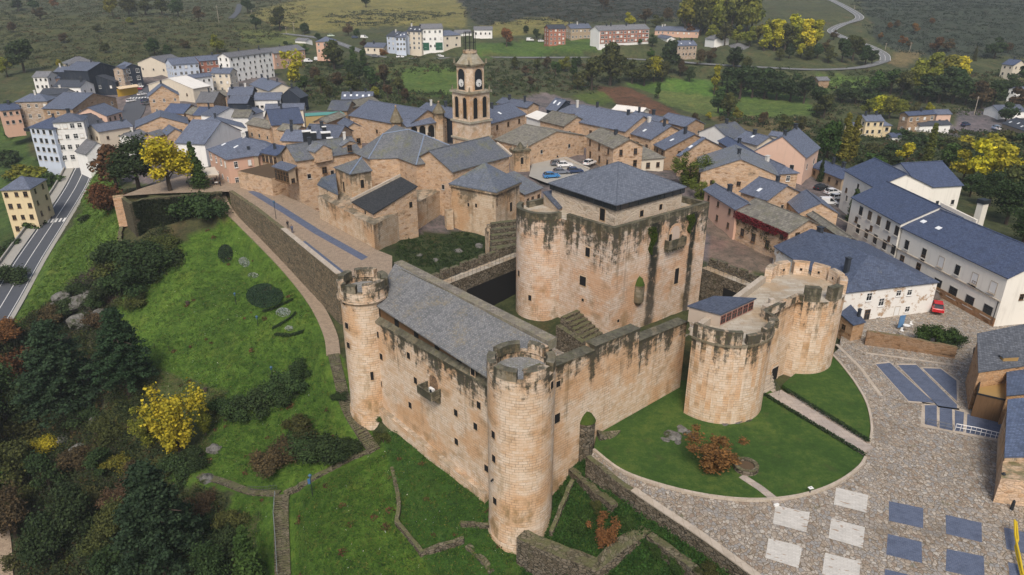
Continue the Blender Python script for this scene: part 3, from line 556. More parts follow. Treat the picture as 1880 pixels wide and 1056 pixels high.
WIN = {'hole': unit_window('window', [DARK, CAST, DARK], 0.14, 0, 0.035, False), 'stone': unit_window('window', [GLASS, CHUR, WOOD], 0.16, 1, 0.05),
       'white': unit_window('window', [GLASS, WHITE, WHITE], 0.07, 1, 0.05), 'wood': unit_window('window', [GLASS, WOOD, WOOD], 0.08, 1, 0.05),
       'dark': unit_window('window', [GLASS, TINT, BLKM], 0.05, 1, 0.04), 'shut': unit_window('window', [WHITE, KERB, WHITE], 0.05, 0, 0.05), 'plain': unit_window('window', [GLASS, TINT, TINT], 0.08, 1, 0.03, False),
       'slit': unit_window('window', [DARK, CHUR, DARK], 0.1, 0, 0.03, False)}
def window(par, pos, ang, w, h, kind='hole', name='window'):
    o = bpy.data.objects.new(name, WIN[kind]); o.location = pos; o.rotation_euler = (0, 0, ang); o.scale = (w, 1, h); o.color = (.5, .48, .44, 1); return link(o, par)
def wall_ang(A, B):                            # facing angle of a wall seen with A on the left and B on the right
    d = Vector((B[0] - A[0], B[1] - A[1])); return math.atan2(d.y, d.x)
def wins_px(par, A, B, lst, w, h, kind='hole'):
    a = wall_ang(A, B)
    for it in lst:
        p = on_wall(A, B, it[0], it[1]); window(par, p, a, it[2] if len(it) > 2 else w, it[3] if len(it) > 3 else h, kind)
def cyl_win(par, c, r, lst, w, h, kind='hole'):
    for u, v in lst:
        p = on_cyl(c, r, u, v); a = math.atan2(p.y - c[1], p.x - c[0]); q = Vector((c[0] + math.cos(a) * (r + .03), c[1] + math.sin(a) * (r + .03), p.z)); window(par, q, a + pi / 2, w, h, kind)
def depth_of(q): return q[1] * cP - (q[2] - H0) * sP
def rough(path, w, z0, z1, name, mats, label, cat, step=1.2, jit=.12, seed=1, group=None):   # a dry stone wall with a ragged top
    rr = random.Random(seed); pts = []; n = len(path)
    Z0 = z0 if isinstance(z0, list) else [z0] * n; Z1 = z1 if isinstance(z1, list) else [z1] * n; a0 = []; a1 = []
    for i in range(n - 1):
        a, c = Vector(path[i][:2]), Vector(path[i + 1][:2]); k = max(1, int((c - a).length / step))
        for q in range(k):
            t = q / k; p = a.lerp(c, t); j = jit if (i + q) else 0
            pts.append((p.x + rr.uniform(-j, j) * .5, p.y + rr.uniform(-j, j) * .5)); a0.append(Z0[i] + (Z0[i + 1] - Z0[i]) * t); a1.append(Z1[i] + (Z1[i + 1] - Z1[i]) * t + rr.uniform(-j, j))
    pts.append(tuple(path[-1][:2])); a0.append(Z0[-1]); a1.append(Z1[-1])
    b = MB(); b.strip(pts, w, a0, a1); return tag(b.obj(name, mats, None, max(a1)), label, cat, group)
def railing(path, h, label, name='railing', r=.025, sp=.9, mat=None, bars=True, col=(.05, .055, .06)):
    b = MB(); pts = [Vector(p) for p in path]
    for i in range(len(pts) - 1):
        a, c = pts[i], pts[i + 1]; k = max(1, int((c - a).length / sp))
        for q in range(k + 1):
            p = a.lerp(c, q / k); b.tube([p - Vector((0, 0, .15)), p + Vector((0, 0, h))], r, 4)
        b.tube([a + Vector((0, 0, h)), c + Vector((0, 0, h))], r * 1.3, 4)
        if bars: b.tube([a + Vector((0, 0, h * .5)), c + Vector((0, 0, h * .5))], r, 4)
    o = b.obj(name, mat or METAL); o.color = (*col, 1); return tag(o, label, 'railing')
# ---------------------------------------------------------------- castle: long wing
WA, WB = P(697, 750, -5.5), P(897, 917, -7.5)
wd = Vector((WB.x - WA.x, WB.y - WA.y, 0)).normalized(); wn = Vector((-wd.y, wd.x, 0))   # wn points into the castle
if wn.y < 0: wn = -wn
ztop = (up_to(WA, 579) + up_to(WB, 714)) / 2; zeave = (up_to(WA, 552) + up_to(WB, 690)) / 2
WA2 = WA - wd * 3; WB2 = WB + wd * 4
wing = thing('castle_wing', (WA + WB) / 2, 'long castle wing with a speckled slate roof between two round corner towers', 'castle wing')
sl = 0.4; e0 = WA - wn * .35; pn = Vector((-wn.x * sl, -wn.y * sl, 1)); pe = Vector((e0.x, e0.y, zeave))
rp = lambda u, v: on_plane(pe, pn, u, v)
rid0 = rp(725, 484); rid1 = rp(1004, 633); dW = ((rid0 - WA).dot(wn) + (rid1 - WA).dot(wn)) / 2; zr = zeave + sl * (dW + .35)
edge = lambda q, d, z: Vector((q.x + wn.x * d, q.y + wn.y * d, z))
b = MB(); th = 1.1
b.prism([WA2, WB2, WB2 + wn * th, WA2 + wn * th], -12, ztop); bot = MB()
b.strip([WA - wn * .25 + wd * 1, WB - wn * .25], .9, [-9, -11], [-4.7, -6.3])
i0 = WA + wd * -2; i1 = WB + wd * 3
b.prism([edge(i0, dW + .1, 0), edge(i1, dW + .1, 0), edge(i1, dW + 1.3, 0), edge(i0, dW + 1.3, 0)], -1, zr + .1)
wall = b.obj('wall', CAST, wing, ztop + .3)
b = MB()   # mossy weathered ledge under the gallery
for q0, q1 in ((WA2, WB2),):
    b.face([edge(q0, -.12, ztop - .35), edge(q1, -.12, ztop - .35), edge(q1, -.12, ztop), edge(q0, -.12, ztop)]); b.face([edge(q0, -.12, ztop), edge(q1, -.12, ztop), edge(q1, .75, ztop + .5), edge(q0, .75, ztop + .5)])
    b.face([edge(q0, .1, ztop - .35), edge(q1, .1, ztop - .35), edge(q1, -.12, ztop - .35), edge(q0, -.12, ztop - .35)])
MOSSY = m_ashlar('mossy_ledge', (0.19, 0.165, 0.115), (0.12, 0.105, 0.07), (0.27, 0.235, 0.175), (0.05, 0.045, 0.03), 1.0, .45, .9, .6, .7)
b.obj('ledge', MOSSY, wing, ztop + 1)
b = MB(); b.prism([edge(WA2, .7, 0), edge(WB2, .7, 0), edge(WB2, 1.0, 0), edge(WA2, 1.0, 0)], ztop - .2, zeave + .35); b.obj('gallery_wall', WOOD, wing)
L = (WB - WA).length; nb = 11
for k in range(nb):
    t = (k + .35) / nb
    if k % 2 == 0:
        c = WA + (WB - WA) * t; b = MB(); b.box((c.x + wn.x * .68, c.y + wn.y * .68, ztop + .45), (L / nb * .42, .08, zeave - ztop - .2), wall_ang(WA, WB)); b.obj('gallery_opening', DARK, wing)
b = MB(); out = [rp(*q) for q in ((676, 551), (696, 540), (706, 525), (712, 506), (725, 484))]; out += [Vector((*edge(rid1, 0, 0).xy, 0))]
out[-1] = on_plane(pe, pn, 1006, 634); out.append(on_plane(pe, pn, 893, 692))
m0 = out[:5]; q0 = out[4]; q1 = out[5]; q2 = out[6]; q3 = out[0]
b.slab([[q3, q2, q1, q0] + out[3:0:-1]], .18); b.obj('roof', CSL, wing)
b = MB(); b.prism([edge(q0 - wd * .3, 0, 0), edge(q1, 0, 0), edge(q1, 1.5, 0), edge(q0 - wd * .3, 1.5, 0)], zr - 1, zr + .32); b.obj('ridge_parapet', m_slate('ridge_slabs', .8, .5, .8, .2, .8, 1.0, ((.3, .25, .17), (.16, .16, .1))), wing).color = (.19, .175, .15, 1)
for o in wing.children:
    if o.name.startswith('roof'): o.color = (.165, .172, .18, 1)

wins_px(wing, WA, WB, [(693, 614), (700, 655), (750, 653), (763, 699), (699, 704), (753, 744), (837, 758), (873, 783), (879, 744), (838, 811), (893, 860), (868, 828 - 145)], .75, 1.0)
# balcony with an air conditioner
bc = on_wall(WA, WB, 797, 715); a = wall_ang(WA, WB); fo = -wn
bal = thing('castle_balcony', bc, 'mossy stone box balcony jutting from the long castle wall under an arched opening', 'balcony')
b = MB(); c = bc + fo * .85
b.box((c.x, c.y, bc.z - .5), (3.0, 1.7, .25), a)
for s in (-1, 1): q = c + wd * s * 1.4; b.box((q.x, q.y, bc.z - .25), (.22, 1.7, .95), a)
q = bc + fo * 1.6; b.box((q.x, q.y, bc.z - .25), (2.58, .22, .95), a)
for s in (-1, 0, 1):
    for k in range(3): q = bc + wd * s * 1.15 + fo * (.55 - k * .18); b.box((q.x, q.y, bc.z - .85 - k * .35), (.4, 1.1 - k * .36, .35), a)
b.obj('parapet', MOSSY, bal, bc.z + 1.6)
b = MB(); n = 10
pts = [bc + wd * -.9 + Vector((0, 0, -.2))] + [bc + wd * (.9 * math.cos(pi - pi * k / n)) + Vector((0, 0, 1.3 + .9 * math.sin(pi * k / n))) for k in range(n + 1)] + [bc + wd * .9 + Vector((0, 0, -.2))]
b.face([p + fo * .03 for p in pts]); b.obj('arch_opening', m_rubble('arch_infill', [(0, (.2, .12, .07)), (1, (.3, .2, .12))], (.1, .07, .05), 2.0, .5, False), bal)
b = MB()
for k in range(n):
    t0, t1 = pi - pi * k / n, pi - pi * (k + 1) / n; f = lambda t, r: bc + wd * (r * math.cos(t)) + Vector((0, 0, 1.3 + r * math.sin(t))) + fo * .07
    b.face([f(t0, .9), f(t1, .9), f(t1, 1.25), f(t0, 1.25)][::-1])
b.obj('arch_ring', CAST, bal)
b = MB(); q = bc + fo * .55 + wd * .25; b.box((q.x, q.y, bc.z - .22), (.9, .35, .75), a)
ac = b.obj('air_conditioner', WHITE); tag(ac, 'white air conditioner unit standing on the mossy castle balcony', 'air conditioner')
b = MB(); b.cyl((0, 0), .26, .26, 0, .03, 14); fan = b.obj('fan_grille', BLKM); fan.location = q + fo * .19 + Vector((-.0, 0, .15)); fan.rotation_euler = (pi / 2, 0, a); fan.parent = ac
# ---------------------------------------------------------------- round corner towers
def corner_tower(px, py, zt, hw, base, label, seg, gaps, flare=1.0, cornice=0.0):
    c = P(px, py, zt); r = hw / F * depth_of(c); t = thing('round_tower', (c.x, c.y, base), label, 'tower')
    b = MB(); zf = zt - 2.0
    b.cyl(c, r * flare * 1.05, r * flare, base - 4, base + 3, 40, cap=False); b.cyl(c, r * flare, r * flare * .995, base + 3, zf - 1.2, 40, cap=False)
    b.cyl(c, r * flare * .995, r, zf - 1.2, zf - .7, 40, cap=False); b.cyl(c, r, r, zf - .7, zf, 40, mt=1)
    b.arc(c, r - .75, r + .005, zf, zf + .75, 0, 2 * pi, 40)
    b.cyl(c, r * flare * 1.12, r * flare * 1.06, base - 4, base + .3, 40, cap=True); b.obj('shaft', [CAST, SLATEL], t, zt); [setattr(o, 'color', (.24, .25, .26, 1)) for o in t.children]
    if cornice:
        b = MB(); b.arc(c, r - .1, r + .16, zf - .75, zf - .5, 0, 2 * pi, 40); b.obj('cornice', CAST, t, zt)
    for k, (a0, a1) in enumerate(gaps):
        b = MB(); b.arc(c, r - .95, r, zf + .75, zt - RR2.uniform(0, .25), math.radians(a0), math.radians(a1), 5); b.obj('merlon', MOSSY if k % 2 else CAST, t, zt + .8)
    return t, c, r
RR2 = random.Random(3)
tS, cS, rS = corner_tower(957, 652, 15.4, 64, -9, 'tall round corner tower with a stained parapet at the near end of the castle', 40, [(-86, -38), (-25, 20), (35, 75), (92, 145), (160, 205), (218, 262)])
tW, cW, rW = corner_tower(665, 507, 15.4, 47, -6, 'round corner tower with a corbelled parapet beside the garden steps', 40, [(-80, -20), (-5, 50), (65, 120), (135, 175), (190, 225), (240, 265)], .93, 1)
cyl_win(tW, cW, rW * .94, [(632, 554), (637, 598), (640, 634)], .75, .95); cyl_win(tS, cS, rS, [(906, 798), (907, 842), (909, 920), (1013, 707)], .7, 1.0)
cyl_win(tW, cW, rW * .94, [(683, 690)], .45, 1.4)
b = MB(); p = on_cyl(cS, rS, 906, 881); b.tube([p + Vector((0, .2, 0)), p - Vector((.25, .35, -.1))], .12, 8); b.obj('lamp', BLKM, tS)
# ---------------------------------------------------------------- curtain wall to the gatehouse
G0, G1 = P(1232, 725, -.3), P(1100, 806, -.8)
gd = (G1 - G0); gd.z = 0; gd.normalize(); gn = Vector((gd.y, -gd.x, 0))
if gn.y < 0: gn = -gn
tt = ((cS - G0).dot(gd)); cur = thing('curtain_wall', (G0 + G1) / 2, 'straight castle curtain wall with a mossy stepped top between the near tower and the gatehouse', 'castle wall')
def cpt(u, v): q = on_wall(G0, G1, u, v); return (q - G0).dot(gd), q.z
secs = [((1250, 598), (1173, 628)), ((1172, 606), (1092, 638)), ((1092, 645), (1020, 672))]
prev = None
for k, (p, q) in enumerate(secs):
    s0, z0 = cpt(*p); s1, z1 = cpt(*q)
    if k == 0: s0 = -2.0
    else: s0 = prev
    if k == 2: s1 = tt
    prev = s1; b = MB(); a0 = G0 + gd * s0; a1 = G0 + gd * s1
    b.prism([a0, a1, a1 + gn * 1.5, a0 + gn * 1.5], -10, [z0, z1, z1, z0]); b.obj('wall_section', [CAST], cur, max(z0, z1))
    b = MB(); b.prism([a0 - gn * .12, a1 - gn * .12, a1 + gn * 1.62, a0 + gn * 1.62], [z0, z1, z1, z0], [z0 + .22, z1 + .22, z1 + .22, z0 + .22]); b.obj('coping', MOSSY, cur, max(z0, z1))
wins_px(cur, G1, G0, [(1023, 768, .9, 1.3), (1025, 705, .7, .8)], .9, 1.2)
nc = on_wall(G0, G1, 1075, 800); z1 = on_wall(G0, G1, 1075, 772).z; z0 = on_wall(G0, G1, 1075, 836).z
nt_ = thing('wall_turret', nc, 'small half round turret with a mossy cap on the curtain wall near the ramp', 'turret'); b = MB()
b.cyl((nc.x, nc.y), 1.15, 1.15, z0 - 2.0, z1, 20); b.obj('shaft', DRY, nt_, z1 + 2)
b = MB(); b.cyl((nc.x, nc.y), 1.22, .75, z1, z1 + .8, 20); b.cyl((nc.x, nc.y), .75, .1, z1 + .8, z1 + 1.25, 20); MOSS = m_grass('moss', (.03, .05, .01), (.06, .1, .015), (.1, .13, .03), (.1, .08, .03), .4, 2.0); b.obj('mossy_cap', MOSS, nt_)
q0 = on_wall(G0, G1, 1090, 812) - gn * .1; q1 = q0 - gd * 2.0 - gn * .6
rough([q0 - gn * .6, q1 - gn * .8 , P(1106, 822, -.6)], 1.1, -3, [z1 - 2.2, z1 - 3, -.2], 'ruined_wall', DRY, 'stub of ruined stone wall beside the half round turret', 'wall', .8, .25, 4)
# ---------------------------------------------------------------- gatehouse
ZG = 13.4
gL, gR = P(1333, 576, ZG), P(1479, 509, ZG); rL = 86 / F * depth_of(gL); rR = 71 / F * depth_of(gR)
ge = Vector((gR.x - gL.x, gR.y - gL.y, 0)); gD = ge.length; ge.normalize(); gf = Vector((ge.y, -ge.x, 0))
def garc(c, r, a0, a1, n=14): return [Vector((c.x, c.y, 0)) + (ge * math.cos(a0 + (a1 - a0) * k / n) + gf * math.sin(a0 + (a1 - a0) * k / n)) * r for k in range(n + 1)]
lw = garc(gL, rL, math.radians(185), math.radians(38), 22); rw = garc(gR, rR, math.radians(150), math.radians(-125), 30)
foot = lw + [Vector((gL.x, gL.y, 0)) + ge * (rL * .88) + gf * (rL * .3), Vector((gR.x, gR.y, 0)) - ge * (rR * .92) + gf * (rL * .3)] + rw + [Vector((gR.x, gR.y, 0)) - ge * (rR * .6) - gf * (rR * .83)]
gate = thing('castle_gatehouse', (gL + gR) / 2, 'twin towered castle gatehouse with a pale paved roof terrace and a doorway above the lawn', 'gatehouse')
b = MB(); b.prism(foot, -4, ZG - 1.5, 0, 1); b.sm = [False] * len(b.sm); b.obj('wall', [CAST, TERR], gate, ZG + .2)
n = len(foot)
def ring(i0, i1, w, z0, z1, name, mat, out=0.0):
    path = [foot[i % n] for i in range(i0, i1 + 1)]; off = offset_path(path, w)[0]; cen = (gL + gR) / 2
    inner = offset_path(path, w); a, c = inner
    use = a if sum(Vector((p[0] - cen.x, p[1] - cen.y)).length for p in a) < sum(Vector((p[0] - cen.x, p[1] - cen.y)).length for p in c) else c
    mid = [((p.x * (.999 + out) + q[0]) / (1.999 + out), (p.y * (.999 + out) + q[1]) / (1.999 + out)) for p, q in zip(path, use)]
    b = MB(); b.strip(mid, w / 2 + out, z0, z1); return b.obj(name, mat, gate, ZG + .4)
ring(0, 9, 1.3, ZG - 1.5, ZG + .35, 'parapet', CAST); ring(10, 13, 1.3, ZG - 1.5, ZG - .2, 'parapet', CAST); ring(14, 20, 1.6, ZG - 1.5, ZG + .1, 'parapet', CAST); ring(20, 25, 1.2, ZG - 1.5, ZG - .4, 'parapet', CAST)
b = MB(); path = [foot[k] for k in range(0, 23)]; b.strip(path, .3, ZG - 1.75, ZG - 1.45); b.obj('string_course', MOSSY, gate, ZG + 3)
bk = [foot[-1], foot[0]]; b = MB(); b.strip(bk, .8, ZG - 1.5, ZG - .45); b.obj('parapet', BRICKP if False else KERB, gate)
for k, (a0, a1, m, hh) in enumerate([(152, 128, 1, 1.75), (112, 88, 1, 1.65), (70, 46, 0, 1.6), (40, 14, 0, 1.6), (8, -18, 0, 1.6), (-24, -50, 0, 1.6), (-58, -84, 0, 1.6), (-92, -122, 0, 1.6)]):
    A0 = math.atan2(ge.y, ge.x); f = lambda d: A0 - math.radians(d)
    b = MB(); b.arc(gR, rR - 1.05, rR, ZG - 1.5, ZG - 1.5 + hh + .4, min(f(a0), f(a1)), max(f(a0), f(a1)), 5)
    b.obj('merlon', MOSSY if m else CAST, gate, ZG + (1.2 if m else 9))
    if k >= 2:
        d = math.radians((a0 + a1) / 2); q = Vector((gR.x, gR.y, 0)) + (ge * math.cos(d) + gf * math.sin(d)) * (rR - 1.08); ang2 = math.atan2(-(gf * math.sin(d) + ge * math.cos(d)).y, -(gf * math.sin(d) + ge * math.cos(d)).x)
        window(gate, (q.x, q.y, ZG - .6), ang2 + pi / 2, .35, .4, 'hole', 'loophole')
# doorway
dw0 = Vector((gL.x, gL.y, 0)) + ge * (rL * .88) + gf * (rL * .3); dw1 = Vector((gR.x, gR.y, 0)) - ge * (rR * .92) + gf * (rL * .3)
dp = on_wall(dw0, dw1, 1420, 690); da = wall_ang(dw0, dw1)
dk = dp + gf * .04; b = MB(); b.box((dk.x, dk.y, dp.z - 1.5), (1.7, .1, 3.0), da); b.obj('doorway', DARK, gate)
b = MB()
for s in (-1, 1): q = dk + ge * s * 1.0; b.box((q.x, q.y, dp.z - 1.5), (.3, .2, 3.1), da)
b.box((dk.x, dk.y, dp.z + 1.5), (1.7, .22, .45), da); b.obj('door_surround', CAST, gate)
print('gate', gL, gR, rL, rR, gD, 'dw', dp, 'S', cS, rS, 'W', cW, rW, 'wing z', ztop, zeave, zr, dW)
# glass roof shelter on the terrace
zt = ZG - 1.45; c0, c1, c2, c3 = P(1324, 577, zt + 1.9), P(1389, 547, zt + 1.9), P(1311, 543, zt + 2.3), P(1262, 561, zt + 2.3)
sh = thing('roof_shelter', (c0.x, c0.y, zt), 'low slate roofed shelter with red framed windows on the gatehouse terrace', 'shelter')
b = MB(); b.slab([[c0, c1, c2, c3]], .2); b.obj('roof', SLATE, sh).color = (.07, .085, .125, 1)
b = MB(); i = lambda p, z: Vector((p.x, p.y, z)); cc = (c0 + c1 + c2 + c3) / 4; ins = [p.lerp(cc, .06) for p in (c0, c1, c2, c3)]; b.prism(ins, zt - .1, [p.z - .2 for p in ins]); b.obj('wall', PLA, sh).color = (.4, .33, .27, 1)
for k in range(6):
    p = ins[0].lerp(ins[1], (k + .5) / 6); window(sh, (p.x, p.y, zt + .85), wall_ang(ins[0], ins[1]), (ins[1] - ins[0]).length / 6 * .78, 1.1, 'plain').color = (.25, .08, .06, 1)
p = P(1412, 566, zt + .4); b = MB(); b.box((p.x, p.y, zt), (1.7, 1.0, .9), .5, 0); b.box((p.x + .5, p.y + .8, zt), (.7, .6, 1.5), .2, 0); tag(b.obj('masonry_block', KERB), 'broken lump of pale masonry on the terrace parapet between the gate towers', 'stone')
p0, p1 = P(1408, 496, zt), P(1437, 508, zt); railing([p0, p1], 1.0, 'thin metal railing on the pale terrace near the crenellated tower')
# ---------------------------------------------------------------- the keep
ZK = 20.2
kN, kR, kJ = P(1128, 419, ZK), P(1303, 371, ZK), P(1040, 393, ZK); fl = (kJ - kN).normalized(); fr = (kR - kN); kW = fr.length; fr.normalize(); kD = kW * .86
kL = kN + fl * kD; kB = kR + fl * kD; kc = P(999, 377, ZK); kr = 51 / F * depth_of(kc)
_kf = Vector((fr.y, -fr.x, 0)); _kt = Vector((-_kf.y, _kf.x, 0)); _ku = lambda x, y: on_wall(kN, kR, x, y).dot(_kt)
KEEPM = m_ashlar('keep_stone_streaked', (0.59, 0.455, 0.35), (0.52, 0.345, 0.225), (0.65, 0.55, 0.46), (0.1, 0.075, 0.05), stain=1.0, grey=0.45, decay=0.05, bias=0.08, streaks=(_kf, [(_ku(1196, 520), 1.35, 5, 22), (_ku(1263, 510), 1.0, 6, 24)]))
keep = thing('castle_keep', (kN + kB) / 2, 'massive square castle keep with a rounded corner turret, moss streaks and a slate pyramid roof', 'castle keep')
zf = ZK - 1.0; b = MB()
b.prism([kN, kR, kB, kL], -2, zf, 0, 1); b.cyl(kc, kr * 1.015, kr, -2, zf + .02, 40, mt=1); b.obj('wall', [KEEPM, TERR], keep, ZK + .4)
cen = (kN + kB) / 2; b = MB(); q = kN + fl * 3.6
b.strip([kN + fl * .0 + fr * .35, kR + fl * .35 - fr * .0], .7, zf - .02, ZK) if False else None
ins = [kN + (fl + fr) * .35, kR + (fl - fr) * .35, kB - (fl + fr) * .35, kL + (fr - fl) * .35]
b.strip([kJ + fr * .35, ins[0], ins[1], ins[2], ins[3]], .7, zf - .01, ZK); aj = math.atan2(kJ.y - kc.y, kJ.x - kc.x)
al = math.atan2((kL + fl * -1.0 - kc).y, (kL + fl * -1.0 - kc).x)
a1 = aj; a0 = al
while a0 < a1: a0 += 2 * pi
if a0 - a1 < pi: b.arc(kc, kr - .8, kr, zf - .01, ZK, a1 - (2 * pi - (a0 - a1)), a1, 30)
else: b.arc(kc, kr - .8, kr, zf - .01, ZK, a0 - 2 * pi, a1, 30)
b.obj('parapet', MOSSY, keep, ZK + .5)
# penthouse
z0, z1 = zf, 22.2; hN, hL, hR = P(1131, 388, z1), P(1009, 347, z1), P(1257, 354, z1); ha = (hL - hN); hb = (hR - hN); hB = hN + ha + hb; hc = (hN + hB) / 2
ph = [p.lerp(hc, .035) for p in (hN, hR, hB, hL)]
b = MB(); b.prism(ph, z0 - .3, z1); b.obj('upper_wall', m_rubble('penthouse_wall', [(.1, (.42, .33, .24)), (.5, (.55, .47, .38)), (.9, (.5, .4, .3))], (.5, .42, .33), 1.6, .5, False, .1, .6), keep, z1)
b = MB(); b.prism([hN, hR, hB, hL], z1, z1 + .95, 0); b.obj('fascia', GLASS, keep)
for p, q in ((hN, hR), (hL, hN)):
    for k in range(8): c = p.lerp(q, (k + .5) / 8); b = MB(); b.box((c.x, c.y, z1 + .002), (.14, .14, .946), wall_ang(p, q)); b.obj('fascia_mullion', BLKM, keep)
zE = z1 + 1.0; ap = P(1133, 297, zE + 4.0); lo, hi = 1.0, 9.0
ctr = (hN + hB) / 2
for _ in range(40):
    m = (lo + hi) / 2
    if proj((ctr.x, ctr.y, zE + m))[1] > 297: lo = m
    else: hi = m
ap = Vector((ctr.x, ctr.y, zE + lo)); co_ = [hc + (p - hc) * 1.02 for p in (hN, hR, hB, hL)]; co_ = [Vector((p.x, p.y, zE)) for p in co_]
b = MB(); b.slab([[co_[k], co_[(k + 1) % 4], ap] for k in range(4)], .14); b.obj('roof', m_slate('keep_roof', .5, .34, .05, .3, .55, .75), keep).color = (.125, .145, .185, 1)
b = MB()
for k in range(4): b.tube([co_[k] + Vector((0, 0, .03)), ap + Vector((0, 0, .03))], .07, 5)
b.obj('hip_ridge', SLATE, keep).color = (.1, .12, .16, 1)
wins_px(keep, ph[0], ph[1], [(1178, 392, .8, 1.0), (1213, 380, .7, .9)], .8, 1.0, 'slit'); wins_px(keep, ph[3], ph[0], [(1106, 394, 1.1, 1.9)], 1, 1, 'slit')
wins_px(keep, kJ, kN, [(1079, 463, .9, 1.5), (1070, 516, 1.3, 1.6), (1070, 551, .5, .5)], .9, 1.4); cyl_win(keep, kc, kr, [(1038, 438), (1036, 497), (953, 502), (973, 547)], .6, 1.0)
wins_px(keep, kN, kR, [(1242, 507, 1.0, 2.8), (1135, 589, .5, .5)], 1, 2)
dp = on_cyl(kc, kr, 1034, 568); b = MB(); a = math.atan2(dp.y - kc.y, dp.x - kc.x)
b.box((kc.x + math.cos(a) * kr, kc.y + math.sin(a) * kr, dp.z - 1.6), (.14, 1.4, 2.6), a); b.obj('doorway', DARK, keep)
# turret and balcony on the right face
p = on_wall(kN, kR, 1174, 510); zb = on_wall(kN, kR, 1174, 551).z; zt2 = on_wall(kN, kR, 1174, 522).z; ztt = on_wall(kN, kR, 1174, 506).z
b = MB(); b.cyl(p, .5, .95, zb - .6, zb, 16, cap=False); b.cyl(p, .95, .95, zb, zt2, 16); b.obj('bartizan', MOSSY, keep, zt2 + 2)
b = MB(); b.cyl(p, .92, .55, zt2, zt2 + 1.0, 16); b.cyl(p, .55, .05, zt2 + 1.0, zt2 + 1.45, 16); b.obj('mossy_cap', MOSS, keep)
kf = Vector((fr.y, -fr.x, 0)); ka = wall_ang(kN, kR)
p = on_wall(kN, kR, 1235, 447); b = MB(); c = p + kf * .5; L2 = 4.2
b.box((c.x, c.y, p.z - .5), (L2, 1.0, .25), ka); c2_ = p + kf * .95; b.box((c2_.x, c2_.y, p.z - .25), (L2, .2, 1.3), ka)
for s in (-1, 1): q = c + fr * s * (L2 / 2 - .1); b.box((q.x, q.y, p.z - .25), (.2, .78, 1.3), ka)
for k in range(8): q = p + fr * ((k + .5) / 8 - .5) * L2 + kf * .45; b.box((q.x, q.y, p.z - .95), (.25, .85, .45), ka)
b.obj('stone_balcony', MOSSY, keep, p.z + 2.5)
b = MB(); n = 10; q = p + fr * .3 + Vector((0, 0, .9))
pts = [q - fr * 1.15 - Vector((0, 0, 1.0))] + [q + fr * (1.15 * math.cos(pi - pi * k / n)) + Vector((0, 0, .9 + 1.15 * math.sin(pi * k / n))) for k in range(n + 1)] + [q + fr * 1.15 - Vector((0, 0, 1.0))]
b.face([v + kf * .03 for v in pts]); b.obj('blind_arch', PLA, keep).color = (.5, .4, .33, 1)
b = MB(); f = lambda t, r: q + fr * (r * math.cos(t)) + Vector((0, 0, .9 + r * math.sin(t))) + kf * .06
for k in range(n): t0, t1 = pi - pi * k / n, pi - pi * (k + 1) / n; b.face([f(t0, 1.15), f(t1, 1.15), f(t1, 1.6), f(t0, 1.6)][::-1])
b.obj('arch_ring', KEEPM, keep); window(keep, p - fr * .75 + kf * .02 + Vector((0, 0, .9)), ka, .7, 1.7, 'hole')
# hut over the stairhead on the turret terrace
h0 = P(1003, 378, zf); b = MB(); s0, s1, s2, s3 = P(996, 352, zf + 2.4), P(1017, 348, zf + 2.4), P(1042, 374, zf + .6), P(1026, 385, zf + .5)
b.slab([[s3, s2, s1, s0]], .12); hut = b.obj('stair_roof', SLATE, keep); hut.color = (.07, .085, .12, 1)
b = MB(); b.prism([s3.lerp(s1, .05), s2.lerp(s0, .05), s1.lerp(s3, .05), s0.lerp(s2, .05)], zf - .05, [s3.z - .1, s2.z - .1, s1.z - .1, s0.z - .1]); b.obj('stair_wall', m_rubble('hut_wall', [(0, (.36, .27, .18)), (1, (.5, .42, .33))], (.4, .32, .25), 2, .5, False), keep)
# courtyard stairs by the keep
kst = P(1085, 605, 2.0); b = MB()
for k in range(9):
    p = P(1050 + k * 6.5, 575 + k * 6.5, 4.6 - k * .32); b.box((p.x, p.y, 0), (.75, 4.6, 4.6 - k * .36), math.atan2(fl.y, fl.x))
tag(b.obj('stone_steps', DRY, None, 6), 'dark stone steps climbing to the keep doorway inside the courtyard', 'steps')
rough([P(1025, 596, 5.0), P(1072, 628, 4.2)], .9, -1, [5.0, 4.2], 'stair_wall', DRY, 'low mossy wall flanking the courtyard steps of the keep', 'wall', 1, .12, 6)
tag((lambda b: (b.prism([P(745, 560, 0), P(1010, 700, 0), P(1240, 640, 0), P(1420, 520, 0), P(1310, 430, 0), P(960, 440, 0), P(800, 470, 0)], .7, 1.0), b.obj('courtyard', COB))[1])(MB()), kind='structure')
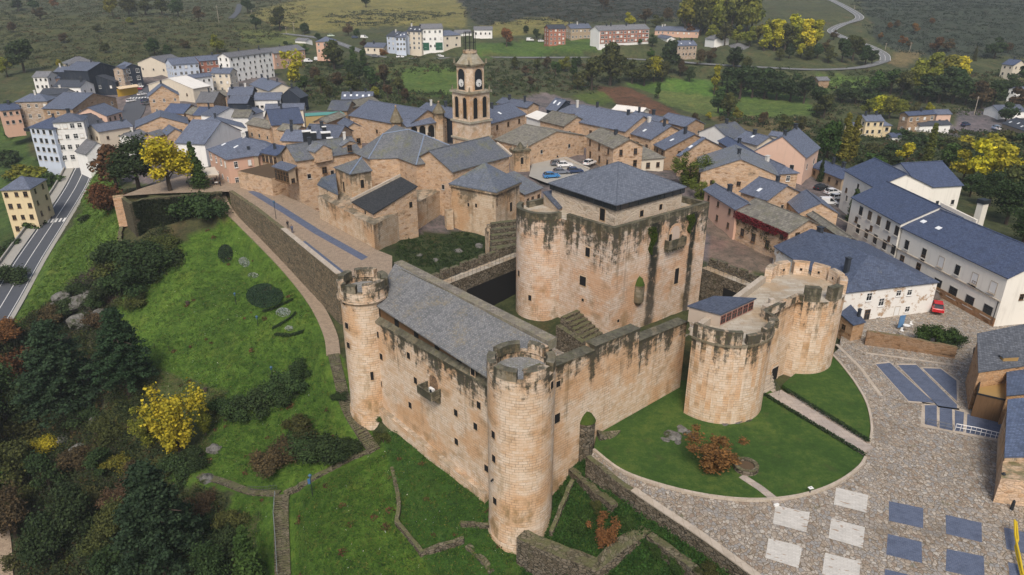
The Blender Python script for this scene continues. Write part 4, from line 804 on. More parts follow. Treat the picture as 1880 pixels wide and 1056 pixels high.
# ---------------------------------------------------------------- wall walks behind the keep
ZW = 9.0
def wallwalk(p0, p1, w, zt, zb, label, merl, rail_label, void=True, outw=1):
    t = thing('wall_walk', (p0 + p1) / 2, label, 'castle wall'); d = Vector((p1.x - p0.x, p1.y - p0.y, 0)); Lw = d.length; d.normalize(); nn = Vector((-d.y, d.x, 0)) * outw; a = math.atan2(d.y, d.x)
    b = MB(); b.prism([p0, p1, p1 + nn * w, p0 + nn * w], zb, zt, 0, 1); b.obj('wall', [DRY, TERR], t, zt + 1)
    k = 0; s = .2
    while s < Lw - 1:
        q = p0 + d * (s + .75) + nn * (w - .35); b = MB(); b.box((q.x, q.y, zt), (1.5, .7, 1.5 + .2 * (k % 2)), a); b.obj('merlon', DRY, t, zt + 2); s += merl; k += 1
    b = MB(); q = p0 + d * (Lw / 2) + nn * (w - .3); b.box((q.x, q.y, zt), (Lw, .5, .6), a); b.obj('parapet', DRY, t, zt + 2)
    if void: q = p0.lerp(p1, .62) - nn * .06; b = MB(); b.box((q.x, q.y, zb + .2), (Lw * .62, .12, (zt - zb) * .72), a); b.obj('dark_opening', DARK, t)
    railing([Vector((*(p0 + nn * .1).xy, zt)), Vector((*(p1 + nn * .1).xy, zt))], 1.0, rail_label); return t
wallwalk(P(806, 528, ZW), P(958, 468, ZW), 2.4, ZW, 0, 'crenellated inner wall with a railed walkway running from the wing to the keep turret', 2.2, 'thin railing along the walkway between the wing and the keep')
wallwalk(P(1288, 492, 7.6), P(1440, 552, 7.6), 2.2, 7.6, 0, 'crenellated dark wall with a railed walkway linking the keep to the gatehouse', 2.1, 'thin railing along the walkway between the keep and the gatehouse', True)
tw = P(906, 436, 8.6); td = thing('watch_turret', tw, 'small square stone turret with low battlements beside the outdoor stone seats', 'turret'); b = MB(); b.box((tw.x, tw.y, 0), (2.6, 2.4, 10.2), .35); b.obj('wall', CHUR, td, 11)
for sx, sy in ((-1, -1), (1, -1), (-1, 1), (1, 1)): b = MB(); b.box((tw.x + sx * .9, tw.y + sy * .8, 10.2), (.7, .7, .7), .35); b.obj('merlon', CHUR, td, 12)
b = MB()
for k in range(6): p = P(936, 462 - k * 7, ZW + .1 + k * .0); b.box((p.x, p.y + 0, 3), (7.5, 1.15, 6.2 + k * .45), .38)
tag(b.obj('stone_steps', DRY, None, 30), 'tier of long grey stone steps against the left flank of the keep', 'steps')
# ---------------------------------------------------------------- plaza, lawns, garden walls
def sheet(name, pts, z, mats, kind='structure', uvrot=None, zs=None):
    b = MB(); q = [Vector((p[0], p[1], z if zs is None else zs[i])) for i, p in enumerate(pts)]
    n = Vector((0, 0, 0))
    for i in range(len(q)): n += q[i].cross(q[(i + 1) % len(q)])
    if n.z < 0: q = q[::-1]
    uv = None
    if uvrot is not None: c, s = math.cos(uvrot), math.sin(uvrot); uv = [(p.x * c + p.y * s, -p.x * s + p.y * c) for p in q]
    b.face(q, 0, uv); o = b.obj(name, mats); return tag(o, kind=kind)
sheet('plaza', PLAZA, 0, COB)
px = lambda l, z=0.0: [P(x, y, z) for x, y in l]
def smooth(pts, k=6):
    o = []; n = len(pts)
    for i in range(n - 1):
        p0, p1, p2, p3 = pts[max(i - 1, 0)], pts[i], pts[i + 1], pts[min(i + 2, n - 1)]
        for q in range(k): t = q / k; o.append(0.5 * ((2 * p1) + (p2 - p0) * t + (2 * p0 - 5 * p1 + 4 * p2 - p3) * t * t + (3 * p1 - p0 - 3 * p2 + p3) * t**3))
    return o + [pts[-1]]
arc1 = smooth(px([(1090, 828), (1140, 866), (1210, 892), (1290, 911), (1370, 920), (1440, 917), (1500, 904), (1545, 884), (1577, 860), (1589, 842)]))
lawn1 = arc1 + px([(1410, 716), (1395, 700), (1330, 700), (1235, 700), (1095, 800)])
arc2 = smooth(px([(1597, 812), (1600, 785), (1592, 745), (1572, 708), (1545, 672), (1520, 645)]))
lawn2 = arc2 + px([(1480, 670), (1436, 708)])
def lawn(nm, poly):
    b = MB(); b.prism([(p.x, p.y) for p in poly], -.3, .16); return tag(b.obj(nm, LAWN), kind='structure')
lawn('lawn', lawn1); lawn('lawn', lawn2)
b = MB(); b.strip([(p.x, p.y) for p in arc1], .34, -.2, .34); tag(b.obj('kerb', KERB), kind='structure')
b = MB(); b.strip([(p.x, p.y) for p in arc2], .3, -.2, .3); tag(b.obj('kerb', KERB), kind='structure')
wk = px([(1422, 722), (1500, 773), (1591, 829)]); b = MB(); b.strip([(p.x, p.y) for p in wk], 2.5, -.1, .22, 0); SLABP = m_setts('walk_slabs', (.33, .29, .26), (.42, .36, .31), (.2, .15, .11), 1.1, .8); tag(b.obj('entrance_path', SLABP), kind='structure')
sp_ = px([(1361, 876), (1395, 898), (1428, 924)]); b = MB(); b.strip([(p.x, p.y) for p in sp_], 1.0, 0, .19); tag(b.obj('garden_slabs', SLABP), kind='structure')
b = MB()
for k in range(7): p = P(1412 - k * 1.6, 722 - k * 4.2, 0); b.box((p.x, p.y, -.2), (.5, 2.8, .3 + .2 * k), math.atan2(-gf.y, -gf.x))
tag(b.obj('entrance_steps', KERB), 'short pale steps with a handrail rising to the gatehouse doorway', 'steps')
railing([P(1430, 724, .4), P(1414, 700, 1.3)], 1.0, 'thin handrail beside the gatehouse entrance steps')
# pattern of setts in the plaza
def orient(q): d = q[1] - q[0]; return math.atan2(d.y, d.x)
CR = [[(1535,895),(1594,909),(1590,941),(1531,926)],[(1424,928),(1487,941),(1480,977),(1419,961)],[(1526,952),(1588,968),(1584,1006),(1521,988)],[(1411,988),(1473,1003),(1466,1043),(1405,1024)],[(1515,1015),(1580,1031),(1577,1072),(1509,1054)]]
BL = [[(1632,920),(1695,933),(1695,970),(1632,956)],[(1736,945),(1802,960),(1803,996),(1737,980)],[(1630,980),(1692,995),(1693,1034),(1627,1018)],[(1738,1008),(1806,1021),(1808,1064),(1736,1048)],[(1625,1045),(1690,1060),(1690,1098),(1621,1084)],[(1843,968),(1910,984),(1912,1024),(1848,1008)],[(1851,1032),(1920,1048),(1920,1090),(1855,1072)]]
for q in CR: q = px(q, .012); sheet('paving_panel', q, .012, CREAM, 'structure', orient(q))
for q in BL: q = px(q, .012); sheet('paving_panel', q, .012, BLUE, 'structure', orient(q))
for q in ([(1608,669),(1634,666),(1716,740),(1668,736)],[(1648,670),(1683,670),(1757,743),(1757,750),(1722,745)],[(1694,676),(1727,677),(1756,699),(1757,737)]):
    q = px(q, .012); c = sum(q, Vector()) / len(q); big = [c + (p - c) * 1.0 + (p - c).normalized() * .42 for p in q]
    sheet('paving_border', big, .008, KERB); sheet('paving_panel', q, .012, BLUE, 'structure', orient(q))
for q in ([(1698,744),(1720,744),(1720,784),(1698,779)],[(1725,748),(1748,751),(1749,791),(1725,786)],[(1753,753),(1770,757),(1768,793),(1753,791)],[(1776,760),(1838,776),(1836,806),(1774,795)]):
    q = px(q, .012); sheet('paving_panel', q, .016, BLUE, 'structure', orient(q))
sheet('paving_border', px([(1693,738),(1773,752),(1840,772),(1840,812),(1770,798),(1690,783)]), .008, KERB)
railing(px([(1753, 790), (1790, 797), (1836, 808)], .02), 1.0, 'white railing beside the blue paved steps near the old house', 'railing', .04, .5, None, True, (.7, .7, .7))
railing(px([(1700, 779), (1721, 785), (1748, 791)], .02), .9, 'dark low railing in front of the blue paved steps', 'railing', .03, .7)
b = MB(); b.strip([(p.x, p.y) for p in px([(1536, 632), (1580, 675), (1618, 727)])], .5, -.1, .01); tag(b.obj('drain_line', KERB), kind='structure')
b = MB(); b.strip([(p.x, p.y) for p in px([(1590, 648), (1650, 656), (1765, 672)])], .5, -.1, .011); tag(b.obj('gutter_line', KERB), kind='structure')
# stone planter, rocks on the lawn
p = P(1369, 860, .15); b = MB(); b.arc(p, 1.0, 1.5, .1, .75, 0, 2 * pi, 20); b.cyl(p, 1.05, 1.05, .1, .5, 20, mi=1); tag(b.obj('stone_basin', [DRY, SOIL]), 'round rough stone basin beside the orange bush on the lawn', 'planter')
def rock(px_, py_, s, label, z=None, group='pale rocks breaking through the turf', flatn=.5, seed=0):
    c = T(px_, py_) if z is None else P(px_, py_, z); rr = random.Random(seed + px_); import bmesh
    bm = bmesh.new(); bmesh.ops.create_icosphere(bm, subdivisions=3, radius=1)
    o = rr.uniform(0, 50)
    for v in bm.verts:
        d = 1 + .55 * (float(fbm(np.array([v.co.x * 1.3 + o]), np.array([v.co.y * 1.3 + v.co.z * 1.7]))[0]) - .47) * 2; v.co = Vector((v.co.x * s * d * 1.3, v.co.y * s * d, v.co.z * s * d * flatn))
    me = bpy.data.meshes.new('rock'); bm.to_mesh(me); bm.free(); me.materials.append(ROCK); ob = bpy.data.objects.new('rock', me); ob.location = c; ob.rotation_euler = (0, 0, rr.uniform(0, 6)); link(ob); return tag(ob, label, 'rock', group)
for i, (x, y, s) in enumerate([(1235, 800, .9), (1252, 788, .7), (1222, 808, .5), (1345, 772, .8), (1358, 768, .6), (1372, 770, .5), (1245, 812, .4), (1330, 778, .45), (1262, 796, .6), (1275, 806, .4)]): rock(x, y, s, 'pale lichened rock in the lawn under the castle wall', .15, 'lawn rocks', .4)
# retaining wall of the plaza and the bastion below it
rw_ = smooth(px([(1080, 836), (1130, 876), (1200, 925), (1290, 985), (1400, 1066), (1450, 1105)], .6), 4)
rough([(p.x, p.y) for p in rw_], .7, -7.5, [.55] * len(rw_), 'retaining_wall', [DRY], 'long curved retaining wall with a pale cap along the edge of the cobbled plaza', 'wall', 1.3, .1, 8)
b = MB(); b.strip([(p.x, p.y) for p in rw_[6:]], .85, .6, .75); tag(b.obj('wall_cap', KERB), kind='structure')
lw_ = [T(1046, 868), T(1085, 903), T(1128, 938)]; rough([(p.x, p.y) for p in lw_], .9, -9, [p.z + .9 for p in lw_], 'mossy_wall', DRY, 'short mossy ledge wall running below the start of the plaza retaining wall', 'wall', 1, .2, 9)
d_ = [T(1051, 890), T(1030, 938), T(1011, 985)]; rough([(p.x, p.y) for p in d_], .5, -10, [p.z + .8 for p in d_], 'garden_wall', DRY, 'thin dark wall running down the grass from the ramp towards the round tower foot', 'wall', .8, .12, 10)
zz = [P(957, 980, -6.5), P(1000, 1000, -6.4), P(1096, 1036, -6.1), P(1188, 966, -2.2)]; rough([(p.x, p.y) for p in zz], 1.9, -13, [-6.4, -6.4, -6.0, -2.0], 'bastion_wall', DRY, 'thick dry stone bastion wall with a sharp corner at the foot of the round tower', 'wall', 1.2, .12, 12)
zz = [T(1192, 990), T(1262, 1042), T(1330, 1100)]; rough([(p.x, p.y) for p in zz], 1.0, -13, [p.z + .8 for p in zz], 'bastion_wall', DRY, 'lower dry stone wall running right from the bastion corner under a grassy bank', 'wall', 1.2, .15, 13)
gl = [T(x, y) for x, y in ((719, 858), (728, 895), (733, 929), (729, 963), (775, 1020), (852, 995))]; rough([(p.x, p.y) for p in gl], .5, [p.z - 1.5 for p in gl], [p.z + (.1 if i < 2 else .75) for i, p in enumerate(gl)], 'garden_wall', DRY, 'angular low stone wall holding the grass terrace below the long wing', 'wall', .7, .1, 14)
gl = [T(x, y) for x, y in ((846, 966), (898, 970))]; rough([(p.x, p.y) for p in gl], .4, [p.z - 1 for p in gl], [p.z + .7 for p in gl], 'garden_wall', DRY, 'very short stone wall running from the grass to the round tower', 'wall', .7, .08, 15)
gl = [T(x, y) for x, y in ((858, 1003), (880, 1022), (903, 1052))]; rough([(p.x, p.y) for p in gl], .8, [p.z - 1 for p in gl], [p.z + .25 for p in gl], 'rubble_edge', DRY, 'broken line of stones below the round tower foot', 'wall', .6, .2, 16)
gl = [T(x, y) for x, y in ((688, 826), (640, 846), (580, 878), (522, 909))]; rough([(p.x, p.y) for p in gl], .75, [p.z - .8 for p in gl], [p.z + .4 for p in gl], 'garden_wall', DRY, 'low jagged stone edging running from the upper steps to the lower stairs', 'wall', .45, .16, 17)
gl = [T(x, y) for x, y in ((457, 903), (485, 904), (509, 901))]; railing(gl, 1.0, 'black bar railing at the end of the narrow stone path', 'railing', .025, .35)
gl = [T(x, y) for x, y in ((506, 912), (503, 950), (507, 1000), (510, 1060))]; railing(gl, 1.0, 'grey handrail following the straight brown stairs', 'railing', .03, 1.4, None, False, (.22, .25, .27))
# ---------------------------------------------------------------- promenade above the garden
sheet('promenade', PROM, PZ, BRICKP, 'structure', 1.0)
pw = px([(424, 350), (470, 381), (520, 420), (570, 461), (622, 503)], PZ + .8); g0 = [gz(p.x - .9, p.y - .9) for p in pw]
rough([(p.x, p.y) for p in pw], .9, [-3.5] * 5, [PZ + .8] * 5, 'promenade_wall', m_rubble('mossy_rubble', [(.1, (.11, .085, .05)), (.4, (.19, .15, .1)), (.65, (.26, .2, .13)), (.9, (.14, .13, .1))], (.05, .045, .03), 2.4, .55, False, .09, .85), 'tall mossy retaining wall of the promenade above the brick garden path', 'wall', 1.4, .05, 18)
b = MB(); b.strip([(p.x, p.y) for p in px([(520, 420), (570, 461), (622, 503)], PZ + .8)], 1.0, PZ + .82, PZ + .95); tag(b.obj('wall_cap', KERB), kind='structure')
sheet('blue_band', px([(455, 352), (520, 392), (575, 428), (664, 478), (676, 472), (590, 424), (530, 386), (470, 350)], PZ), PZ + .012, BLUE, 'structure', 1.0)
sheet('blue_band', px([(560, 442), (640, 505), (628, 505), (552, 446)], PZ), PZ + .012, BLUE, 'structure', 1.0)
tw_ = px([(222, 358), (240, 371), (262, 366), (330, 360), (408, 354)], PZ); IV = [(p.x, p.y) for p in tw_]
rough(IV, .9, -6, [PZ - .3, PZ - .2, PZ + .2, PZ + .2, PZ + .3], 'terrace_wall', m_rubble('dark_rubble', [(.1, (.05, .045, .03)), (.5, (.1, .085, .055)), (.9, (.07, .07, .045))], (.03, .03, .02), 2.4, .6, False, .09, .9), 'dark ivy streaked terrace wall holding up the cafe square with the yellow tree', 'wall', 1.5, .1, 19)
p = P(218, 368, 5.2); b = MB(); b.box((p.x, p.y, -1), (2.2, 2.6, 7.2), .5); tag(b.obj('stone_pier', [RUB], None, 10), 'pinkish square stone pier at the outer corner of the dark terrace wall', 'pier').color = (1.1, 1, .95, 1)
gl = [T(x, y) for x, y in ((226, 395), (222, 450), (210, 500))]; rough([(p.x, p.y) for p in gl], .8, [p.z - 2 for p in gl], [p.z + 1.2 for p in gl], 'field_wall', DRY, 'crumbling grey stone wall climbing the slope towards the pinkish pier', 'wall', 1.0, .3, 20)
# ---------------------------------------------------------------- yard walls by the white house
rough(px([(1587, 632), (1650, 640), (1700, 648), (1752, 657)], 0), .6, -1, [2.4, 2.3, 2.0, 1.9], 'yard_wall', RUB, 'brown stone yard wall in front of the white house garden', 'wall', 1.2, .08, 21).color = (.5, .45, .4, 1)
sheet('garden_bed', px([(1590, 618), (1640, 622), (1700, 628), (1758, 650), (1752, 655), (1650, 636), (1588, 628)], .4), .5, SOIL)
# ---------------------------------------------------------------- houses
WALLM = {'o': (RUB, (1, 1, 1)), 'O': (RUB, (.72, .7, .68)), 'w': (PLA, (.72, .71, .68)), 'c': (PLA, (.64, .57, .46)), 'p': (PLA, (.6, .38, .28)), 'b': (PLA, (.52, .58, .68)), 'r': (PLA, (.36, .145, .095)),
         'k': (PLA, (.02, .028, .045)), 'g': (RUB, (.85, .95, 1.1)), 'y': (PLA, (.66, .54, .34)), 't': (PLA, (.38, .29, .2)), 'P': (PLA, (.64, .44, .34)), 'W': (PLA, (.8, .79, .76))}
ROOFM = {'n': (SLATE, (.068, .09, .155)), 's': (SLATE, (.115, .136, .19)), 'l': (SLATEL, (.14, .155, .185)), 'q': (SLAB, (.15, .145, .13)), 'd': (SLATE, (.05, .058, .075)), 'w': (PLA, (.6, .58, .54)), 'g': (SLATE, (.16, .165, .18)), 'a': (SLATEL, (.1, .115, .15))}
def chimney(par, p, h=1.5, s=.75, dark=True, name='chimney'):
    b = MB(); b.box((p[0], p[1], p[2] - .6), (s, s, h + .6), .4); b.box((p[0], p[1], p[2] + h), (s * 1.25, s * 1.25, .18), .4)
    o = b.obj(name, TINT, par); o.color = (.035, .042, .055, 1) if dark else (.6, .58, .54, 1); return o
HR = random.Random(77)
def block(par, t, view, c, zg, h, wall, roof, win=None, ch=0, D=9.0, slope=.45, ov=.4, sky=0, side=True, base=4.0):
    A2, B2, C2 = vw(view, c[0], c[1]), vw(view, c[2], c[3]), vw(view, c[4], c[5]); ze = zg + h
    A, B = P(*A2, ze), P(*B2, ze); d = (B - A).normalized(); n = Vector((-d.y, d.x, 0)); Lh = (B - A).length
    if n.dot(Vector((A.x, A.y, 0))) < 0: n = -n
    def ridge_d(sl):
        lo, hi = .6, 24.0
        for _ in range(40):
            m = (lo + hi) / 2; p0 = A + n * m + Vector((0, 0, sl * m)); e = (-3.0, 4.0); q0, q1 = 0.0, 1.0
            ls, hs = -6.0, 6.0
            for _ in range(40):
                k = (ls + hs) / 2; q = p0 + d * (k * Lh)
                if depth_of(q) < 5: break
                if proj(q)[0] < C2[0]: ls = k
                else: hs = k
            if proj(p0 + d * (ls * Lh))[1] > C2[1]: lo = m
            else: hi = m
        return lo
    mats_w = WALLM[wall]; mats_r = ROOFM[roof]; b = MB(); r = MB(); up = Vector((0, 0, 1))
    if t in 'gh':
        e = max(1.2, min(ridge_d(slope), D if D != 9.0 else 12.0)); rise = slope * e; A_, B_ = A + n * 2 * e, B + n * 2 * e
        k = 0 if t == 'g' else min(e * .85, Lh * .45); R0, R1 = A + n * e + d * k + up * rise, B + n * e - d * k + up * rise
        r.slab([[A, B, R1, R0], [B_, A_, R0, R1], [B, B_, R1], [A_, A, R0]] if t == 'h' else [[A, B, R1, R0], [B_, A_, R0, R1]], .16)
        i = [A + (n + d) * ov, B + (n - d) * ov, B_ - (n + d) * ov, A_ + (d - n) * ov]
        b.prism(i, zg - base, ze - .02 + slope * ov * .6)
        if t == 'g':
            for s, p, q in ((0, i[0], i[3]), (1, i[1], i[2])):
                m = (p + q) / 2; f = [Vector((p.x, p.y, ze + slope * ov * .6 - .03)), Vector((m.x, m.y, ze + rise - .2)), Vector((q.x, q.y, ze + slope * ov * .6 - .03))]; b.face(f if s == 0 else f[::-1])
        dep = 2 * e; rid = (R0, R1)
    elif t == 'x':
        M = (A + B) / 2; z = up_to(M, C2[1]); rise = max(.16 * Lh / 2, min(.75 * Lh / 2, z - ze)); A_, B_ = A + n * D, B + n * D
        R0, R1 = M + up * rise, M + n * D + up * rise; o = n * ov
        r.slab([[A - o * .6, R0 - o * .6, R1 + o * .6, A_ + o * .6], [R0 - o * .6, B - o * .6, B_ + o * .6, R1 + o * .6]], .16)
        i = [A + d * ov, B - d * ov, B_ - d * ov, A_ + d * ov]; b.prism(i, zg - base, ze + rise * ov / (Lh / 2) * .7)
        zz_ = ze + rise * ov / (Lh / 2) * .7 - .03
        b.face([Vector((i[0].x, i[0].y, zz_)), Vector((i[1].x, i[1].y, zz_)), R0 - up * .18]); b.face([Vector((i[3].x, i[3].y, zz_)), R1 - up * .18, Vector((i[2].x, i[2].y, zz_))]); dep = D; rid = (R0, R1)
    elif t == 's':
        e = max(1.5, min(ridge_d(.3), 16)); A_, B_ = A + n * e, B + n * e; q = up * .3 * e; r.slab([[A, B, B_ + q, A_ + q]], .16)
        i = [A + (n + d) * ov, B + (n - d) * ov, B_ - (n + d) * ov, A_ + (d - n) * ov]; s = .3 * ov; b.prism(i, zg - base, [ze + s - .1, ze + s - .1, ze + .3 * e - s - .1, ze + .3 * e - s - .1]); dep = e; rid = (A + n * e * .7 + q * .7, B + n * e * .7 + q * .7)
    else:
        A_, B_ = A + n * D, B + n * D; ov = .02; i = [A, B, B_, A_]; b.prism(i, zg - base, ze); r.prism([p + ((A + B_) / 2 - p) * .03 for p in i], ze - .05, ze + .05); dep = D; rid = (A + n * D * .5, B + n * D * .5)
    if t in 'gxh': r.tube([rid[0] + up * .06, rid[1] + up * .06], .13, 5)
    w = b.obj('wall', mats_w[0], par, ze); w.color = (*mats_w[1], 1)
    ro = r.obj('roof', mats_r[0], par); j = HR.uniform(.85, 1.18); ro.color = tuple(x * j for x in mats_r[1]) + (1,)
    for k in range(ch):
        tt_ = (k + .5) / ch + HR.uniform(-.15, .15); p = rid[0].lerp(rid[1], tt_); p = p - n * HR.uniform(-.6, 1.4) * (t != 'f'); c_ = chimney(ro, p - up * .4, HR.uniform(1.3, 2.0), HR.uniform(.6, .85), HR.random() < .8)
    for k in range(sky):
        tt_ = (k + .6) / (sky + .3); u_ = HR.uniform(.35, .7)
        if t in 'gh': p = A.lerp(B, tt_) + n * e * u_ + up * rise * u_; sl_ = slope
        else: continue
        bb = MB(); x, y = d * .4, (n + up * sl_) * .55; o = up * .06; q = [p - x - y + o, p + x - y + o, p + x + y + o, p - x + y + o]; bb.slab([q], .12); s_ = bb.obj('skylight', TINT, ro); s_.color = (.75, .78, .8, 1)
    if win is None and wall in 'oOct' and t in 'gxhs' and h > 4 and base != -.5: win = (HR.choice((2, 3)), 1, HR.choice(('dark', 'wood')), .8, 1.0)
    if win:
        nc, nr, kd = win[:3]; ww, wh = (win[3], win[4]) if len(win) > 4 else (1.0, 1.35)
        faces = [(i[0], i[1], nc)]
        if side:
            for p, q in ((i[1], i[2]), (i[3], i[0])):
                m = (p + q) / 2; o_ = Vector((q.y - p.y, p.x - q.x, 0))
                if o_.dot(Vector((-m.x, -m.y, 0))) > .15 * o_.length * m.length: faces.append((p, q, max(1, min(nc, int((q - p).length / 3.6)))))
        for p, q, kc in faces:
            a_ = math.atan2(q.y - p.y, q.x - p.x); o_ = Vector((math.sin(a_), -math.cos(a_), 0)) * .015
            for y in range(nr):
                for x in range(kc):
                    f = (x + .5) / kc + HR.uniform(-.03, .03) * (kc > 1); zz2 = zg + h * (y + .58) / nr
                    s_ = HR.uniform(.9, 1.1); o2 = window(par, (p.lerp(q, f).x + o_.x, p.lerp(q, f).y + o_.y, zz2), a_, ww * s_, wh * s_, kd if not (kd == 'white' and HR.random() < .18) else 'shut')
    return (A, B, n, ze, rid, i)
def house(label, t, view, c, zg, h, wall, roof, win=None, ch=0, cat='house', name='house', group=None, **k):
    A = P(*vw(view, c[0], c[1]), zg); B = P(*vw(view, c[2], c[3]), zg)
    o = thing(name, ((A.x + B.x) / 2, (A.y + B.y) / 2, zg), label, cat, group); block(o, t, view, c, zg, h, wall, roof, win, ch, **k); return o
w1 = lambda n, r=1, k='white', a=.95, b=1.25: (n, r, k, a, b)
# -- village behind and beside the keep
house('long slate roofed stone house beyond the car park, upper half of the row', 'g', 'V3', (480, 862, 890, 946, 745, 782), 6, 6, 'o', 's', w1(4, 1, 'wood'), 2)
house('long slate roofed stone house stepping down from the upper row beyond the car park', 'g', 'V3', (892, 950, 1075, 1003, 1040, 855), 5, 6, 'o', 's', w1(3, 1, 'wood'), 2, sky=1)
h = house('old stone house with a mossy slab roof facing the car park, black van outside', 'x', 'V7', (640, 432, 1075, 345, 900, 315), 6.3, 5.2, 'o', 'q', None, 0, D=13)
for v in ((765, 385), (1008, 390), (852, 353)): pass
house('stone house with a slab roof and two window rows behind the car park', 'g', 'V7', (1072, 352, 1272, 442, 1240, 312), 6, 6.5, 'o', 'q', w1(3, 2, 'wood', .9, 1.5), 1)
house('cream house with a hipped slab roof next to the balconied house', 'h', 'V7', (1345, 528, 1655, 506, 1430, 395), 4, 4.5, 'c', 'q', w1(4, 1, 'wood'), 0, slope=.38)
house('narrow slate house with a skylight below the long stepped row', 'g', 'V7', (1562, 412, 1642, 452, 1745, 288), 4, 6, 'O', 's', w1(2, 2, 'wood'), 1, sky=1)
house('slate roofed stone house with a stone eave line behind the ivy gable house', 'g', 'V8', (5, 332, 32, 340, 135, 188), 4, 6, 'o', 's', w1(1, 1, 'wood'), 0, sky=1)
house('big stone gable house partly covered in green ivy, right of the keep', 'x', 'V8', (172, 452, 748, 480, 430, 358), 3, 6, 'o', 'l', w1(3, 1, 'wood', .8, .9), 1, D=16)
house('blue slate house with a hipped end and white plaster upper wall beyond the ivy gable', 'h', 'V8', (490, 347, 745, 468, 550, 303), 2, 6.5, 'o', 's', w1(3, 2, 'white'), 1)
house('pink rendered house with a steep slate roof, black chimney at its far corner', 'x', 'V8', (562, 302, 945, 352, 690, 195), 1, 7.5, 'P', 's', (2, 1, 'dark', 1.1, 1.4), 2, D=15)
house('dark slate roofed house wedged behind the pink house', 'g', 'V8', (420, 218, 588, 262, 515, 160), 1, 6.5, 'c', 's', None, 1, sky=1)
house('low slate house between the ivy gable and the pink house', 'g', 'V8', (300, 228, 488, 345, 400, 212), 2, 6, 'O', 'n', None, 1)
house('derelict house with white roof edges and broken slates at the village edge', 'x', 'V8', (165, 165, 390, 214, 290, 117), 1, 5.5, 'w', 'a', None, 1, D=10)
house('peach rendered house with a slate roof, tan stone ground floor, facing the keep', 'g', 'V8', (195, 578, 430, 726, 315, 552), 2.5, 6.3, 'p', 's', (3, 2, 'wood', .8, 1.1), 1)
hz = house('old house with a grey slab roof and red creeper along its eave and balcony', 'g', 'V8', (432, 728, 815, 892, 550, 632), 2.5, 6.0, 'o', 'q', (4, 2, 'wood', .95, 1.5), 0)
house('slate roofed house tucked behind the red creeper house', 'g', 'V8', (455, 592, 660, 659, 665, 507), 2, 6, 'o', 's', None, 1, sky=1)
house('small stone gable house with a slate roof before the village parking yard', 'x', 'V8', (882, 747, 1180, 752, 1000, 672), 1, 5.5, 'o', 's', None, 0, D=10)
house('stone house with a brown mossy slab roof behind the white house', 'g', 'V8', (938, 755, 1218, 946, 985, 735), 1.5, 5, 'o', 'q', (2, 1, 'wood', .8, 1.1), 0)
house('low ochre cottage with a slate roof and dark chimneys beside the cypress', 'g', 'V8', (966, 411, 1195, 506, 1110, 386), 0, 3.6, 't', 'n', (4, 1, 'wood', .9, 1.1), 2)
house('small slate hut near the green fenced court at the village edge', 'g', 'V4', (40, 970, 178, 990, 110, 947), -2, 3.5, 'c', 's', (2, 1, 'dark', .8, .9), 0)
house('plain slate house at the lower edge of the village above the brown field', 'g', 'V7', (1590, 238, 1790, 286, 1705, 192), 1, 6, 'O', 's', None, 0)
house('house with a cream flat sheet roof behind the long stepped row', 'g', 'V7', (1262, 160, 1480, 184, 1380, 137), 3, 6, 'c', 'w', None, 0, slope=.3)
house('slate roofed house with two chimneys beside the cream sheet roof', 'g', 'V7', (1390, 200, 1600, 250, 1440, 172), 3, 6, 'O', 's', None, 2)
house('slate house with an orange gable wall at the field edge behind the car park', 'g', 'V7', (880, 188, 1072, 192, 1000, 127), 5, 6, 'o', 's', None, 2)
house('steep slate roofed house with two skylights and a black end wall behind the car park', 'g', 'V7', (785, 157, 862, 176, 815, 66), 5, 6.5, 'k', 's', None, 0, sky=2, slope=.8)
house('low shed with a white sheet roof between the slate houses behind the tower', 's', 'V7', (640, 207, 755, 242, 690, 157), 6, 4.5, 'w', 'w', None, 0)
house('stone house with a weathered slab roof behind the mossy slab house', 'g', 'V7', (738, 238, 918, 282, 830, 168), 6, 5.5, 'o', 'q', None, 0)
house('stone house with a wide slate roof and two small windows right of the bell tower', 'g', 'V7', (400, 262, 655, 193, 520, 112), 6, 8, 'o', 's', (3, 2, 'wood', .9, 1.2), 1, sky=1)
house('slate roofed house with a white ridge strip behind the bell tower', 'g', 'V7', (430, 112, 655, 150, 520, 80), 5, 7, 'o', 's', None, 2)
house('large slate roofed house left of the bell tower with tall dark chimneys', 'g', 'A4', (1080, 290, 1590, 405, 1300, 205), 6, 8, 'k', 's', None, 3, sky=1)
# -- town hall with arches and its two pinnacles
th_ = house('long town hall with a wide grey slate roof and an arched loggia', 'g', 'A4', (262, 345, 985, 480, 545, 166), 6, 8, 'o', 's', None, 0, cat='town hall', name='town_hall', D=8.5, slope=.42)
bl = block(th_, 'g', 'A4', (975, 490, 1345, 432, 1200, 352), 6, 8, 'c', 's', None, 0, D=6.0)
for x, y in ((1070, 545), (1172, 535), (1280, 525)):
    q = on_wall(bl[5][0], bl[5][1], *vw('A4', x, y)); dd = (bl[5][1] - bl[5][0]).normalized(); nn = -bl[2]; b = MB(); m = 8
    b.face([q + dd * -1.1 - Vector((0, 0, 2.2)) + nn * .03] + [q + dd * (1.1 * math.cos(pi - pi * k / m)) + Vector((0, 0, .4 + 1.1 * math.sin(pi * k / m))) + nn * .03 for k in range(m + 1)] + [q + dd * 1.1 - Vector((0, 0, 2.2)) + nn * .03]); b.obj('arch', DARK, th_)
    b = MB()
    for k in range(m): t0, t1 = pi - pi * k / m, pi - pi * (k + 1) / m; f = lambda t, r: q + dd * (r * math.cos(t)) + Vector((0, 0, .4 + r * math.sin(t))) + nn * .08; b.face([f(t0, 1.1), f(t1, 1.1), f(t1, 1.4), f(t0, 1.4)][::-1])
    b.obj('arch_ring', CHUR, th_)
